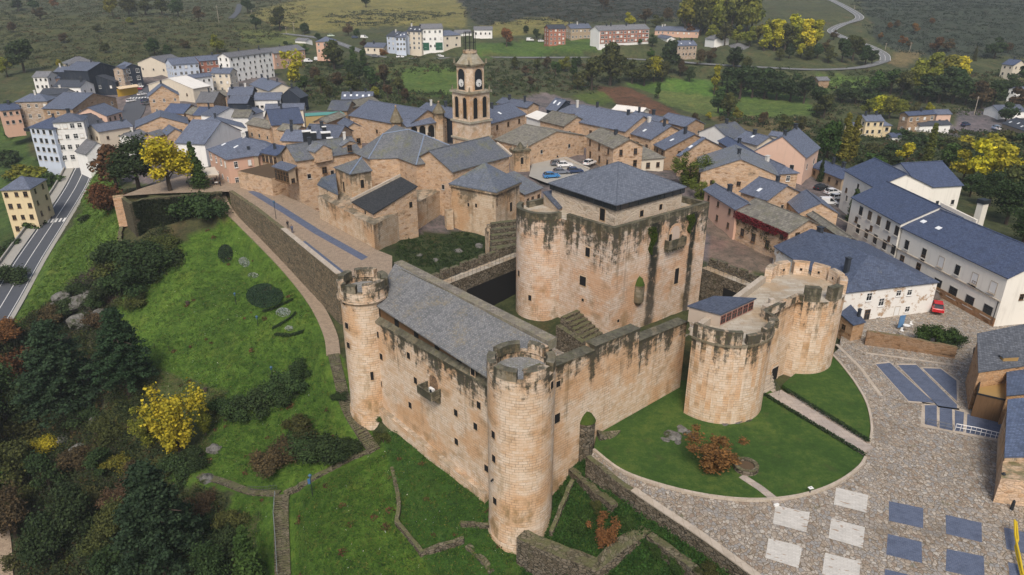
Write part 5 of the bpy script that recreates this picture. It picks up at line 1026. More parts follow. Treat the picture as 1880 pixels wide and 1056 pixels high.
def pinnacle(u, v_top, v_neck, v_base, zb, w, label):
    c = P(u, v_neck, zb); zt = up_to(c, v_top); t = thing('pinnacle_tower', (c.x, c.y, 6), label, 'tower'); b = MB(); b.cyl(c, w, w, 4, zb, 8, cap=True, sm=False); b.obj('shaft', CHUR, t, zb + 1)
    b = MB(); b.cyl(c, w * 1.25, w * 1.15, zb, zb + .5, 8, sm=False); b.cyl(c, w * 1.15, .12, zb + .5, zt, 8, sm=False); b.obj('cap', MOSSY, t, zt + 3); b = MB(); b.cyl(c, .25, .25, zt, zt + .4, 8); b.obj('finial', CHUR, t)
pinnacle(*vw('A4', 855, 240), vw('A4', 0, 425)[1], 0, 15.5, 1.6, 'stone turret with a pointed mossy cap rising behind the church apse roof')
pinnacle(*vw('A4', 1375, 185), vw('A4', 0, 315)[1], 0, 16.5, 1.6, 'tall stone turret with a pointed cap at the end of the arched loggia')
# -- houses left of the church
oh = house('tall rubble stone house with two gabled dormers and an enclosed wooden balcony near the church', 'g', 'A3', (1085, 710, 1900, 590, 1290, 455), 6.3, 9.5, 'o', 'l', None, 2, D=5.0, slope=.55)
_i = None
def dormer(par, view, A2, B2, C2, z, D, wall, roof, win=None):
    block(par, 'x', view, (*A2, *B2, *C2), z - 3, 3, wall, roof, win, 0, D=D, ov=.25, base=-.5)
dormer(oh, 'A3', (1318, 600), (1545, 560), (1430, 505), 17.4, 5, 'o', 'l'); dormer(oh, 'A3', (1650, 520), (1850, 480), (1745, 455), 17.4, 5, 'o', 'l')
A_, B_ = P(*vw('A3', 1085, 710), 15.8), P(*vw('A3', 1900, 590), 15.8); wins_px(oh, A_, B_, [(*vw('A3', 1442, 820), 1.0, 1.4)], 1, 1, 'wood'); 
n_ = Vector((B_.y - A_.y, A_.x - B_.x, 0)).normalized(); wins_px(oh, A_ + n_ * .12, B_ + n_ * .12, [(*vw('A3', 1442, 603), 1.1, 1.5), (*vw('A3', 1750, 548), 1.0, 1.4)], 1, 1, 'wood')
bb = block(oh, 's', 'A3', (790, 770, 990, 828, 930, 710), 8, 6.2, 't', 's', None, 0, base=-3.0)
for k in range(5):
    p = bb[5][0].lerp(bb[5][1], (k + .5) / 5); window(oh, (p.x - bb[2].x * .03, p.y - bb[2].y * .03, 12.4), wall_ang(bb[5][0], bb[5][1]), .9, 2.2, 'wood')
house('big slate roofed house with a pinkish side wall by the cafe square', 'h', 'A3', (-10, 560, 235, 690, 530, 290), 4.5, 8, 'p', 's', (4, 2, 'white', .9, 1.5), 2, D=8.0, slope=.42, sky=2)
house('low slate roofed house with a dark timber side facing the garden plot', 's', 'A3', (240, 640, 635, 640, 430, 555), 6, 6.5, 't', 's', None, 1)
house('slate roofed annex with a timber gallery between the garden plot and the dormer house', 's', 'A3', (635, 600, 850, 640, 800, 490), 6, 7.0, 't', 'n', (4, 2, 'wood', .9, 1.6), 1)
gp = house('raised walled garden plot of bare brown soil above the promenade', 'f', 'A3', (375, 830, 790, 925, 0, 0), 6.3, 4.2, 'o', 'd', None, 0, cat='terrace', name='raised_garden', D=9)
for o in gp.children:
    if o.name.startswith('roof'): o.data.materials[0] = SOIL; o.name = 'soil_bed'
house('slate roofed house with small dark lantern boxes behind the dormer house', 'g', 'A3', (890, 455, 1290, 470, 1120, 330), 6, 8.5, 'o', 's', None, 2, D=6)
lh = house('slate house carrying a cluster of dark lantern boxes with white lids', 'g', 'A3', (1150, 420, 1600, 440, 1420, 260), 6, 9.0, 'o', 's', None, 1, D=7)
for x, y, s in ((1225, 385, 1.6), (1310, 400, 1.0), (1460, 400, 1.7), (1510, 470, 1.1), (1440, 330, .8)):
    p = P(*vw('A3', x, y), 16.8); b = MB(); b.box((p.x, p.y, 13.5), (s * 1.3, s * 1.1, 4.2), .3); b.box((p.x, p.y, 17.7), (s * 1.45, s * 1.25, .15), .3, 1); b.obj('roof_lantern', [BLKM, WHITE], lh)
house('small ochre stone house with a pair of windows and a slate gable behind the church', 'x', 'A4', (235, 500, 430, 480, 340, 432), 6, 9.5, 'o', 's', (2, 1, 'wood', .9, 1.3), 0, D=8)
house('mossy slab roofed shed left of the town hall roof', 'g', 'A4', (0, 440, 250, 350, 100, 320), 6, 7, 'O', 'q', None, 0, D=6)
house('bright blue slate roof facing the square, steep front slope with one chimney', 'g', 'A3', (785, 272, 1195, 240, 960, 60), 4, 8, 'o', 'n', None, 1, D=9.5)
house('dark slate roof rising behind the bright blue slope', 'g', 'A3', (700, 85, 1190, 75, 950, 5), 3, 8, 'c', 's', None, 1, D=5)
house('slab roofed house beside the white gable house', 'g', 'A3', (850, 320, 1085, 350, 990, 255), 5, 7, 'o', 'q', None, 1, D=5)
house('long slate roofed house with a white gable wall beside the bright blue slope', 'x', 'A2', (730, 960, 1420, 900, 1170, 810), 3, 8, 'W', 's', None, 1, D=9)
house('low house with a long cream slab gable near the cafe square', 'x', 'A3', (-40, 500, 420, 330, 240, 215), 4, 7, 'W', 's', None, 0, D=9)
house('house with a pale grey cement roof between slate houses', 'g', 'A2', (1230, 770, 1450, 770, 1340, 680), 3, 8, 'w', 'q', None, 0, D=5)
house('slab roofed stone house in the centre of the town', 'g', 'A2', (1400, 850, 1700, 910, 1480, 770), 3, 7.5, 'o', 'q', None, 0, D=6)
house('house under a dark slate roof with a triangular white dormer', 'g', 'A2', (1430, 755, 1640, 700, 1560, 640), 3, 8, 'w', 's', (2, 1, 'dark'), 1, D=5)
house('slate house behind a flat green canopy', 'g', 'A4', (0, 285, 255, 290, 130, 165), 4, 7, 'O', 'a', None, 0, D=7)
house('black ended slate house with a row of white skylights and two chimneys', 'g', 'A4', (170, 150, 565, 145, 330, 60), 3, 7, 'k', 's', None, 2, D=6, sky=5)
house('house with a mossy slate roof and a white gutter beam beside the town hall', 'g', 'A4', (250, 265, 660, 180, 480, 130), 4, 7, 'O', 'q', None, 0, D=4)
# canopy
c0, c1, c2, c3 = [P(*vw('A3', x, y), 11) for x, y in ((1200, 155), (1690, 125), (1640, 95), (1200, 120))]
cp = thing('canopy', (c0.x, c0.y, 4), 'long turquoise canopy strip with a yellow wall below behind the lantern house', 'canopy'); b = MB(); b.slab([[c0, c1, c2, c3]], .15); b.obj('cover', TINT, cp).color = (.1, .3, .26, 1); b = MB(); b.strip([(c0.x, c0.y + .3), (c1.x, c1.y + .3)], .2, 4, 10.8); b.obj('wall', TINT, cp).color = (.45, .33, .15, 1)
# -- lower town, far left
house('orange rendered house with a balcony at the far left edge of the town', 'g', 'A1', (0, 760, 255, 735, 100, 670), -4, 7, 'p', 'n', (3, 2, 'dark', 1, 1.3), 1)
house('grey stone house with a wide hipped slate roof behind the white hotel', 'h', 'A1', (170, 650, 580, 640, 380, 550), -3, 8.5, 'g', 's', (4, 2, 'white', 1, 1.3), 1)
house('long dark roofed house with a pink lower wall behind the white hotel', 'g', 'A1', (580, 640, 830, 615, 650, 560), -3, 7, 'w', 'd', None, 0)
house('slate roofed low building in front of the white two storey house', 'g', 'A1', (470, 560, 790, 560, 620, 485), -2, 6.5, 'w', 'd', None, 1)
house('white two storey house with a grey roof at the outer left edge of the town', 'g', 'A1', (385, 345, 580, 345, 500, 275), 1, 6.5, 'w', 'g', (3, 2, 'dark', 1, 1.2), 0)
house('pinkish annex with a dark roof beside the white two storey house', 'g', 'A1', (600, 370, 745, 355, 680, 300), 1, 5, 'p', 's', (2, 1, 'dark'), 0)
house('dark slate house with white gable windows below the black clad building', 'g', 'A1', (640, 465, 985, 470, 790, 380), 0, 5.5, 'W', 'd', (4, 1, 'dark', .9, 1.1), 2)
house('grey roofed building with black roof vents behind the dark slate house', 'g', 'A1', (650, 280, 850, 285, 740, 215), 2, 6, 'k', 's', None, 3)
house('white hipped house with a terrace at the top of the lower town', 'h', 'A1', (820, 195, 1190, 170, 1020, 90), 3, 7, 'c', 'g', (4, 2, 'wood', 1, 1.3), 0)
bk = house('big black slate clad building with white framed bay windows above a yellow cafe front', 'x', 'A1', (1065, 270, 1420, 215, 1240, 165), 1, 10.5, 'k', 's', None, 1, D=14)
block(bk, 'x', 'A1', (1000, 400, 1420, 400, 1130, 325), 0, 6.0, 'k', 'd', (3, 1, 'white', .9, 1.2), 0, D=6)
block(bk, 'g', 'A1', (1420, 215, 1510, 240, 1440, 135), 1, 10.5, 'k', 's', (2, 3, 'white', 1.4, 1.7), 0, D=7)
house('pale stone building with narrow windows next to the black clad building', 'g', 'A1', (1505, 250, 1640, 220, 1560, 190), 1, 10.5, 'g', 's', (4, 3, 'white', .8, 1.5), 0, D=6)
aw = P(*vw('A1', 1540, 470), 4.0); cf = thing('cafe_awning', (aw.x, aw.y, 0.5), 'yellow cafe front with a striped awning at the street corner', 'awning'); dA = (P(*vw('A1', 1680, 455), 4.0) - P(*vw('A1', 1430, 490), 4.0)).normalized(); nA_ = Vector((dA.y, -dA.x, 0)); p0, p1 = P(*vw('A1', 1430, 490), 4.0), P(*vw('A1', 1680, 455), 4.0)
b = MB(); b.slab([[p0 + nA_ * 2, p1 + nA_ * 2, p1 + Vector((0, 0, .9)), p0 + Vector((0, 0, .9))]], .1); b.obj('cover', TINT, cf).color = (.7, .55, .36, 1); b = MB(); b.strip([p0.xy, p1.xy], .15, .3, 3.9); b.obj('shop_front', TINT, cf).color = (.62, .38, .04, 1)
house('white gable hall with a plain pale front at the top of the street', 'x', 'A2', (75, 100, 455, 120, 200, 28), 3, 7.5, 'c', 'g', (3, 1, 'dark', 1, 1), 0, D=14)
house('pale blue apartment house with bay windows at the left of the long block', 'g', 'A2', (500, 130, 840, 105, 600, 40), 2, 9.5, 'b', 's', (5, 3, 'white', 1.1, 1.3), 0, D=6)
house('red brick fronted apartment house with white arched windows in the long block', 'g', 'A2', (840, 85, 1205, 55, 1000, 8), 2, 10, 'r', 's', (6, 3, 'white', 1.1, 1.5), 1, D=6)
house('tall white five storey apartment block with small dark windows', 'g', 'A2', (1205, 40, 1745, -30, 1450, -55), 2, 13.4, 'W', 'g', (8, 5, 'dark', .95, 1.2), 2, D=6)
house('pinkish apartment house with garages at the far end of the long block', 'g', 'V2', (165, 385, 395, 356, 280, 326), 2, 9, 'p', 'g', (6, 2, 'white', 1, 1.4), 1, D=6)
house('large plain white gable building below the long block', 'x', 'A2', (205, 370, 770, 420, 370, 290), 0, 7, 'c', 'w', None, 0, D=10, side=False)
house('white two storey house with four small windows in front of the red brick block', 'g', 'A2', (690, 300, 1010, 262, 850, 235), 1, 8.5, 'W', 's', (4, 2, 'dark', .8, 1), 0, D=4)
house('cream house with balconies and a slate roof before the tall white block', 'g', 'A2', (965, 232, 1215, 235, 1080, 165), 1, 9, 'c', 's', (3, 3, 'white', 1, 1.2), 1, D=5)
house('slender pale building with a dark blue clad side and roof chimneys near the autumn trees', 'g', 'A2', (1450, 370, 1690, 450, 1570, 250), 1, 8, 'c', 's', (3, 2, 'white', .9, 1.2), 3, D=6)
house('dark blue slate clad house side by the yellow bare tree', 'x', 'V2', (205, 700, 360, 705, 280, 590), 1, 7, 'k', 'd', None, 1, D=7)
house('long white walled slate house with a row of four dark windows', 'g', 'A2', (1500, 560, 1840, 555, 1650, 470), 1, 6.5, 'w', 's', (5, 1, 'dark', 1.3, 1.0), 0, D=6)
house('pink stone gable house with three small windows beside the sloping street', 'x', 'A2', (205, 525, 600, 500, 400, 380), -1, 8, 'o', 's', (3, 2, 'white', .8, 1.1), 1, D=10)
house('large slate roofed stone house beside the crossing with a long gable wall', 'x', 'A1', (880, 740, 1430, 600, 1180, 540), -3, 8, 'O', 's', (4, 2, 'white', 1, 1.2), 0, D=13)
house('pink house with a dark dormered roof beside the sloping street', 'g', 'A1', (1310, 825, 1510, 765, 1250, 670), -3, 7.5, 'P', 's', (3, 2, 'wood', .9, 1.3), 0)
house('old dark slab roofed house with stone pillars below the crossing', 'g', 'A1', (1030, 945, 1290, 900, 1110, 790), -4, 6.5, 'o', 'd', (3, 1, 'dark', 1, 1.8), 0)
house('low stone gable house with a broad slate roof in the middle of the lower town', 'x', 'A2', (45, 900, 715, 850, 330, 760), 0, 5.5, 'o', 's', None, 0, D=14)
house('slate roofed house at the bend below the lower town street', 'g', 'A1', (1200, 1020, 1640, 950, 1450, 880), -3, 6, 'c', 's', None, 2)
house('bright blue slate roof beyond the low stone gable', 'g', 'A2', (390, 715, 650, 725, 560, 605), 0, 7, 'o', 'n', None, 0, D=7)
house('mossy slab roof between two bright blue slate roofs', 'g', 'A2', (650, 715, 745, 740, 760, 640), 0, 7, 'o', 'q', None, 0, D=6)
house('blue slate roofed house with timber doors in the lower town', 'g', 'A2', (755, 745, 1010, 755, 870, 645), 0, 7, 'o', 'n', (3, 1, 'wood', 1.2, 1.8), 1, D=7)
house('white gable end house behind the timber door house', 'x', 'A2', (1015, 760, 1420, 680, 1200, 650), 1, 7.5, 'W', 's', None, 0, D=7)
house('grey roofed house with a sheet covered scaffold front', 'g', 'A2', (790, 590, 1020, 590, 900, 455), 0, 7, 'O', 'g', None, 1, D=7)
house('small stone hut with a green slab roof by the sheet covered front', 'g', 'A2', (1035, 520, 1185, 510, 1110, 440), 0, 6.5, 'o', 'q', (1, 1, 'dark'), 0, D=5)
house('blue slate roofed double house behind the green slab hut', 'g', 'A2', (1180, 500, 1490, 495, 1320, 400), 1, 7, 'k', 's', None, 2, D=6)
house('blue slate roof in front of the long white walled house', 'g', 'A2', (1180, 600, 1430, 600, 1310, 505), 0, 7.5, 'k', 's', None, 0, D=7)
house('orange stone round ended house with a slate roof above the yellow tree', 'x', 'A2', (440, 990, 660, 965, 560, 910), 1, 6, 'o', 's', None, 0, D=8)
house('pale roofed low house left of the yellow tree', 'g', 'A2', (0, 1020, 200, 960, 60, 930), 0, 5, 'w', 'g', None, 1, D=7)
house('slate shed with a metal roof above the yellow tree', 's', 'A2', (320, 1010, 480, 960, 440, 890), 1, 5.5, 'o', 'g', None, 0)
# -- hotel at the bend of the road
ht = house('large white hotel with grey mansard roofs and dark balconies at the bend of the road', 'h', 'A1', (625, 905, 1030, 880, 800, 790), -7, 14.5, 'w', 's', (4, 4, 'white', 1.2, 1.5), 2, cat='hotel', name='hotel', D=7, slope=.4)
block(ht, 'h', 'A1', (335, 960, 640, 985, 560, 830), -7, 12.5, 'b', 'n', (4, 4, 'dark', 1.2, 1.5), 1, D=6)
q = P(*vw('A1', 520, 1000), 2.5); b = MB(); b.box((q.x, q.y, 2.3), (13, 2.2, 1.0), -.15); b.obj('balcony', BLKM, ht)
house('small white garage house with a grey roof next to the road end', 'x', 'V5', (612, 95, 810, 60, 700, 5), -6, 4.5, 'W', 'g', None, 0, D=8)
house('tall cream yellow house with a grey hipped roof beside the grey road', 'h', 'V5', (-10, 352, 217, 343, 115, 252), -15, 13.5, 'y', 's', (3, 4, 'wood', .9, 1.2), 0, slope=.42)
# -- far apartment rows and villas
house('tall grey blue apartment house at the left end of the far row', 'g', 'V2', (970, 258, 1036, 264, 1010, 185), 9, 9, 'b', 'd', (2, 3, 'white', 1.2, 1.4), 1, D=6)
house('grey apartment house with roof windows in the far row', 'g', 'V2', (1036, 268, 1116, 268, 1080, 190), 9, 8.7, 'b', 's', (3, 3, 'white', 1.2, 1.4), 0, D=6, sky=3)
house('beige apartment house with dormers and a green balcony in the far row', 'g', 'V2', (1116, 225, 1225, 228, 1170, 172), 9, 11.5, 'c', 'd', (3, 4, 'white', 1.2, 1.4), 2, D=6, sky=3)
fg = house('white apartment house with green garage doors in the far row', 'g', 'V2', (1225, 208, 1385, 205, 1300, 172), 9, 13, 'W', 'g', (4, 3, 'white', 1.2, 1.4), 0, D=6)
for u_ in (1255, 1355, 1335):
    p = P(*vw('V2', u_, 372), 9.0)
A_, B_ = P(*vw('V2', 1225, 208), 22), P(*vw('V2', 1385, 205), 22)
n_ = Vector((B_.y - A_.y, A_.x - B_.x, 0)).normalized()
for u_ in (1258, 1355): q = on_wall(A_, B_, *vw('V2', u_, 345)) - n_ * .3; b = MB(); b.box((q.x, q.y, 9.0), (4.6, .16, 4.6), wall_ang(A_, B_)); b.obj('garage_door', TINT, fg).color = (.02, .1, .06, 1)
house('small cream hipped house with a dark door at the right end of the far row', 'h', 'V2', (1380, 258, 1515, 250, 1440, 212), 9, 8.5, 'c', 's', (2, 2, 'dark', 1.3, 1.2), 0, D=6)
house('white farmhouse at the top of the grey ramp beyond the tower', 'g', 'V2', (1600, 215, 1738, 215, 1670, 190), 11, 6, 'W', 'g', (4, 1, 'dark'), 0, D=5)
house('low white shed next to the white farmhouse', 'g', 'V2', (1475, 240, 1592, 236, 1530, 215), 11, 3.5, 'W', 'g', None, 0, D=5)
house('pinkish square house with a hipped roof by the far left road', 'h', 'V2', (462, 300, 592, 300, 525, 265), 8, 7.5, 'p', 's', (3, 2, 'white'), 0, slope=.4)
house('low tan house with a grey roof near the far left road', 'g', 'V2', (812, 337, 955, 342, 870, 305), 7, 4, 'c', 's', (3, 1, 'dark'), 1, D=5)
house('tiny white hut on the grassy slope above the long block', 'g', 'V2', (314, 290, 398, 295, 355, 272), 8, 3, 'W', 'g', None, 0, D=4)
house('narrow brick fronted apartment house with a cream side on the green bank', 'g', 'V3', (342, 208, 470, 205, 400, 168), 10, 10.5, 'r', 'd', (4, 4, 'white', 1.2, 1.3), 0, D=5)
house('tan apartment house with garages under a dark roof behind the green bank', 'g', 'V3', (500, 206, 652, 202, 570, 168), 10, 8, 't', 's', (5, 2, 'white', 1.3, 1.3), 3, D=6)
ra = thing('house', P(1147, 87, 9.5), 'long red brick apartment block with white gable and white balconies', 'house')
rb = block(ra, 'g', 'V3', (706, 222, 1070, 208, 880, 178), 9.5, 10.5, 'W', 'g', None, 4, D=6.0, base=1.5)
q0, q1 = rb[5][0], rb[5][1]; dq = (q1 - q0).normalized(); nq = -rb[2]
b = MB(); b.strip([(q0 + nq * .12 + dq * .6).xy, (q1 + nq * .12 - dq * .3).xy], .2, 12.0, 19.6); b.obj('brick_front', PLA, ra).color = (.36, .145, .095, 1)
for k in range(13):
    for r_ in range(3): p = q0.lerp(q1, (k + .8) / 13.4) + nq * .24; window(ra, (p.x, p.y, 13.4 + r_ * 2.55), wall_ang(q0, q1), 1.5 if k % 4 else 2.2, 1.35, 'white' if (k + r_) % 3 else 'shut')
house('row of pink terraced houses with slate roofs behind the long brick block', 'g', 'V3', (1100, 218, 1420, 228, 1270, 186), 8, 7, 'p', 's', (8, 2, 'white', 1, 1.3), 5, D=6)
house('small grey roofed house with a white wall beside the terraced row', 'g', 'V3', (1070, 258, 1190, 280, 1130, 245), 6, 4.5, 'W', 's', (2, 1, 'dark'), 0, D=6)
house('stone house with dormers and a white side wall above the far road', 'g', 'V3', (1268, 330, 1412, 326, 1340, 280), 4, 7.5, 'g', 's', (5, 2, 'dark', 1, 1.3), 2, D=6, sky=2)
house('white gabled house near the yellow poplar wood', 'x', 'V3', (1530, 285, 1642, 280, 1575, 253), 4, 8.5, 'W', 'g', None, 0, D=10)
house('low bungalow with a pale hipped roof above the far road', 'h', 'V3', (1660, 366, 1852, 361, 1750, 310), 3, 3.5, 'c', 'g', (4, 1, 'dark'), 0, slope=.38)
house('lone house with a blue roof and a cream gable at the far right', 'g', 'V4', (1715, 460, 1806, 470, 1770, 424), -3, 7.5, 'c', 'n', (2, 2, 'dark'), 1, D=6)
vl = house('cream villa with slate roofs and a white terrace in the valley', 'g', 'V4', (742, 872, 882, 870, 800, 826), -11.5, 6.5, 'y', 's', (3, 2, 'dark', 1.1, 1.4), 2, D=5, name='villa', cat='villa')
block(vl, 'g', 'V4', (645, 912, 752, 907, 690, 878), -11.5, 3.8, 'y', 's', (2, 1, 'dark', 1.3, 1.2), 0, D=5); block(vl, 'h', 'V4', (866, 905, 936, 902, 900, 866), -11.5, 3.8, 'y', 's', (1, 1, 'dark', 1.5, 1.6), 0, D=5)
p0 = P(*vw('V4', 655, 985), -11.5); p1 = P(*vw('V4', 945, 955), -11.5); b = MB(); b.strip([p0.xy, p1.xy], .3, -14, -10.6); b.obj('terrace_wall', PAVE, vl)
bh = house('brown brick house with a pink end block in the valley right of the villa', 'g', 'V4', (1050, 832, 1252, 818, 1150, 795), -12, 8.5, 'O', 'n', (4, 2, 'white', 1.3, 1.4), 1, D=5)
block(bh, 'g', 'V4', (1252, 822, 1366, 820, 1310, 786), -12, 7.5, 'P', 's', (2, 1, 'dark'), 0, D=5)
house('low white house with a dark roof in front of the brown brick house', 'g', 'V4', (1130, 905, 1362, 895, 1270, 868), -13, 5, 'W', 'd', (4, 1, 'dark', .6, .6), 0, D=6)
house('long white warehouse with a grey roof at the right edge above the yard', 'g', 'V4', (1700, 805, 1900, 800, 1790, 752), -13, 5.5, 'W', 's', None, 0)
house('wide shed with a black roof and white roof panels beside the valley yard', 'g', 'V4', (1712, 885, 1900, 948, 1800, 838), -13.5, 4.5, 't', 'd', None, 0, D=8, sky=4)
house('small white house at the right edge above the dark wood', 'g', 'V4', (1828, 648, 1900, 640, 1860, 622), -9, 7, 'W', 's', (2, 2, 'dark'), 0, D=5)
house('little wooden garden hut with a pale roof in the far meadow', 'g', 'V4', (402, 580, 488, 578, 440, 552), -5, 3, 'O', 'g', None, 0, D=4)
house('blue roofed shed in the garden below the cream villa', 'g', 'V4', (925, 985, 1012, 985, 970, 955), -13, 2.5, 'w', 'n', None, 0, D=4)
# ---------------------------------------------------------------- church
ch = thing('church', P(760, 400, 5), 'big stone church with a lichen spotted hipped roof and a small square pavilion chapel', 'church')
def wallpoly(par, pts, z0, mat, z1=None, col=None, name='wall', top=None):
    b = MB(); b.prism([(p.x, p.y) for p in pts], z0, [p.z - .3 if z1 is None else z1 for p in pts]); o = b.obj(name, mat, par, top if top else max(p.z for p in pts))
    o.color = (*(col or (1, 1, 1)), 1); return o
def roofpoly(par, faces, mat, col, t=.16, name='roof'):
    b = MB(); b.slab(faces, t, 0); o = b.obj(name, mat, par); o.color = (*col, 1); return o
ZA, ZR = 16.0, 20.8
E = [P(651, 281, ZA), P(676, 292, ZA), P(730, 290, ZA), P(764, 303, ZA), P(848, 289, ZA), P(868, 285, ZA)]
r1, r2, r3, r4 = P(703, 246, ZR - .6), P(726, 229, ZR), P(750, 238, ZR), P(779, 248, ZR)
LC = (.135, .145, .16)
roofpoly(ch, [[E[0], E[1], r1], [E[0], r1, r3, r2], [E[1], E[2], r3, r1], [E[2], E[3], r4, r3], [E[3], E[4], r4], [E[4], E[5], r4]], SLATEL, LC)
b = MB()
for p, q in ((r1, E[1]), (r4, E[3]), (r1, r3), (r3, r4), (r4, E[5])): b.tube([p + Vector((0, 0, .05)), q + Vector((0, 0, .05))], .16, 5)
b.obj('lead_ridge', TINT, ch).color = (.2, .25, .34, 1)
def inset(pts, d): c = sum(pts, Vector()) / len(pts); return [p + Vector((c.x - p.x, c.y - p.y, 0)).normalized() * d for p in pts]
wallpoly(ch, inset([E[0], E[1], E[2], E[3], E[4], E[5], Vector((r4.x, r4.y, ZA)), Vector((r2.x, r2.y, ZA))], .45), 2, RUB, ZA - .05)
A4p, B4p = E[3], E[4]; wi = inset([E[3], E[4], Vector((r2.x, r2.y, ZA))], .45); wins_px(ch, wi[0], wi[1], [(*vw('V6', 1620, 652), 1.1, 2.6)], 1, 2, 'slit')
# square turret block
TZ = 16.2; t0, t1, t2 = P(612, 307, TZ), P(642, 320, TZ), P(684, 313, TZ); t3 = t0 + (t2 - t1); ta = (t0 + t2) / 2 + Vector((0, 0, 2.0)); ta = P(664, 289, TZ + 1.9)
roofpoly(ch, [[t0, t1, ta], [t1, t2, ta], [t2, t3, ta], [t3, t0, ta]], SLATEL, LC); wallpoly(ch, inset([t0, t1, t2, t3], .4), 3, CHUR, TZ - .05)
b = MB(); b.tube([t1 + Vector((0, 0, .05)), ta + Vector((0, 0, .05))], .16, 5); b.obj('lead_ridge', TINT, ch).color = (.2, .25, .34, 1)
ti = inset([t0, t1, t2, t3], .4); wins_px(ch, ti[0], ti[1], [(*vw('V6', 905, 715), .7, 2.2)], 1, 1, 'slit'); wins_px(ch, ti[1], ti[2], [(*vw('V6', 1037, 695), .8, 1.8)], 1, 1, 'slit')
# lean-to chapel with its dark roof and plinth
l0, l1, l2, l3 = P(644, 370, 12.4), P(685, 393, 12.0), P(767, 342, 15.2), P(735, 324, 15.6)
roofpoly(ch, [[l0, l1, l2, l3]], m_slate('dark_chapel_slate', .5, .3, 0.0, .25, .7), (.035, .038, .042))
wallpoly(ch, inset([l0, l1, l2, l3], .35), 4, RUB, None)
b = MB(); b.strip([(l0.x, l0.y), (l3.x, l3.y)], .5, [l0.z - .5, l3.z - .5], [l0.z + .5, l3.z + .5]); b.obj('upstand', KERB, ch)
K = P(689, 461, 5.8); kz = up_to(K, 414); L0 = P(588, 404, 6); Rr = P(823, 388, 4.6); pl = [L0, K, Rr, Vector((l3.x, l3.y, 0)) + Vector((3, 6, 0)), Vector((t3.x, t3.y, 0))]
b = MB(); b.prism([(p.x, p.y) for p in pl], 2, [kz + .4, kz, kz - .6, kz, kz]); b.obj('plinth', CHUR, ch, kz + 2)
s0, s1, s2 = P(582, 339, 12.5), P(621, 358, 12.5), P(616, 318, 14.5); s3 = P(590, 326, 14.2)
roofpoly(ch, [[s0, s1, s2, s3]], SLATEL, (.09, .11, .15)); wallpoly(ch, inset([s0, s1, s2, s3], .3), 3, CHUR, None)
kk = inset([l0, l1, l2, l3], .35); wins_px(ch, kk[1], kk[2], [(*vw('V6', 1385, 845), .8, 1.2)], 1, 1, 'slit'); wins_px(ch, kk[0], kk[1], [(*vw('V6', 1060, 915), .6, 1.7)], 1, 1, 'slit')
# pavilion chapel
PZ2 = 13.8; c0, c1, c2 = P(823, 337, PZ2), P(911, 353.5, PZ2), P(958.5, 333, PZ2); c3 = c0 + (c2 - c1); cm = (c0 + c2) / 2; zz_ = up_to(cm, 298); ca = Vector((cm.x, cm.y, zz_))
roofpoly(ch, [[c0, c1, ca], [c1, c2, ca], [c2, c3, ca], [c3, c0, ca]], SLATEL, (.115, .135, .175)); ci_ = inset([c0, c1, c2, c3], .55); wallpoly(ch, ci_, 1, CHUR, PZ2 - .05)
b = MB(); n_ = [p + (p - (c0 + c2) / 2).normalized() * .25 for p in ci_]; b.strip([(p.x, p.y) for p in (n_[0], n_[1], n_[2])], .5, PZ2 - .55, PZ2 - .2); b.obj('cornice', CHUR, ch, PZ2)
wins_px(ch, ci_[1], ci_[2], [(*vw('V7', 540, 860), .9, 2.0)], 1, 1, 'slit'); wins_px(ch, ci_[0], ci_[1], [(*vw('V7', 235, 845), .5, .8), (*vw('V7', 290, 850), .5, .8)], 1, 1, 'slit')
bq = ci_[0]; b = MB(); b.box((bq.x - .6, bq.y - .8, 1), (1.5, 1.5, 7.2), .4); b.obj('buttress', CHUR, ch, 12)
# nave behind and the low roof beside the pavilion
bn = block(ch, 'g', 'V7', (120, 610, 545, 493, 430, 343), 6, 9.6, 'o', 'l', None, 0, D=9.0, slope=.5)
b = MB(); b.tube([bn[1] + Vector((0, 0, .15)), Vector((bn[1].x, bn[1].y, 0)) + bn[2] * 4.5 + Vector((0, 0, bn[3] + 2.4))], .3, 5); b.obj('gable_coping', KERB, ch)
block(ch, 's', 'V7', (640, 772, 776, 722, 600, 590), 5, 4.5, 'o', 'l', None, 0)
pq = P(*vw('V7', 605, 590), 6.3); pn_ = thing('stone_portal', pq, 'ornate grey stone porch with carved pinnacles between the nave and the car park', 'porch'); b = MB(); b.box((pq.x, pq.y, 5), (4.6, 3.0, 6.4), .35); b.obj('wall', CHUR, pn_, 12)
b = MB(); b.box((pq.x, pq.y, 11.4), (5.0, 3.4, .5), .35); b.cyl(pq, 1.4, .2, 11.9, 13.6, 6, sm=False); b.obj('cap', MOSSY, pn_, 14)
for s in (-1, 1): b = MB(); q = pq + Vector((math.cos(.35), math.sin(.35), 0)) * 2.1 * s; b.cyl(q, .35, .05, 11.9, 13.2, 6, sm=False); b.obj('pinnacle', CHUR, pn_, 14)
window(pn_, (pq.x - .55 + 1.08, pq.y - 1.45, 9.0), .35, .8, 1.8, 'slit')
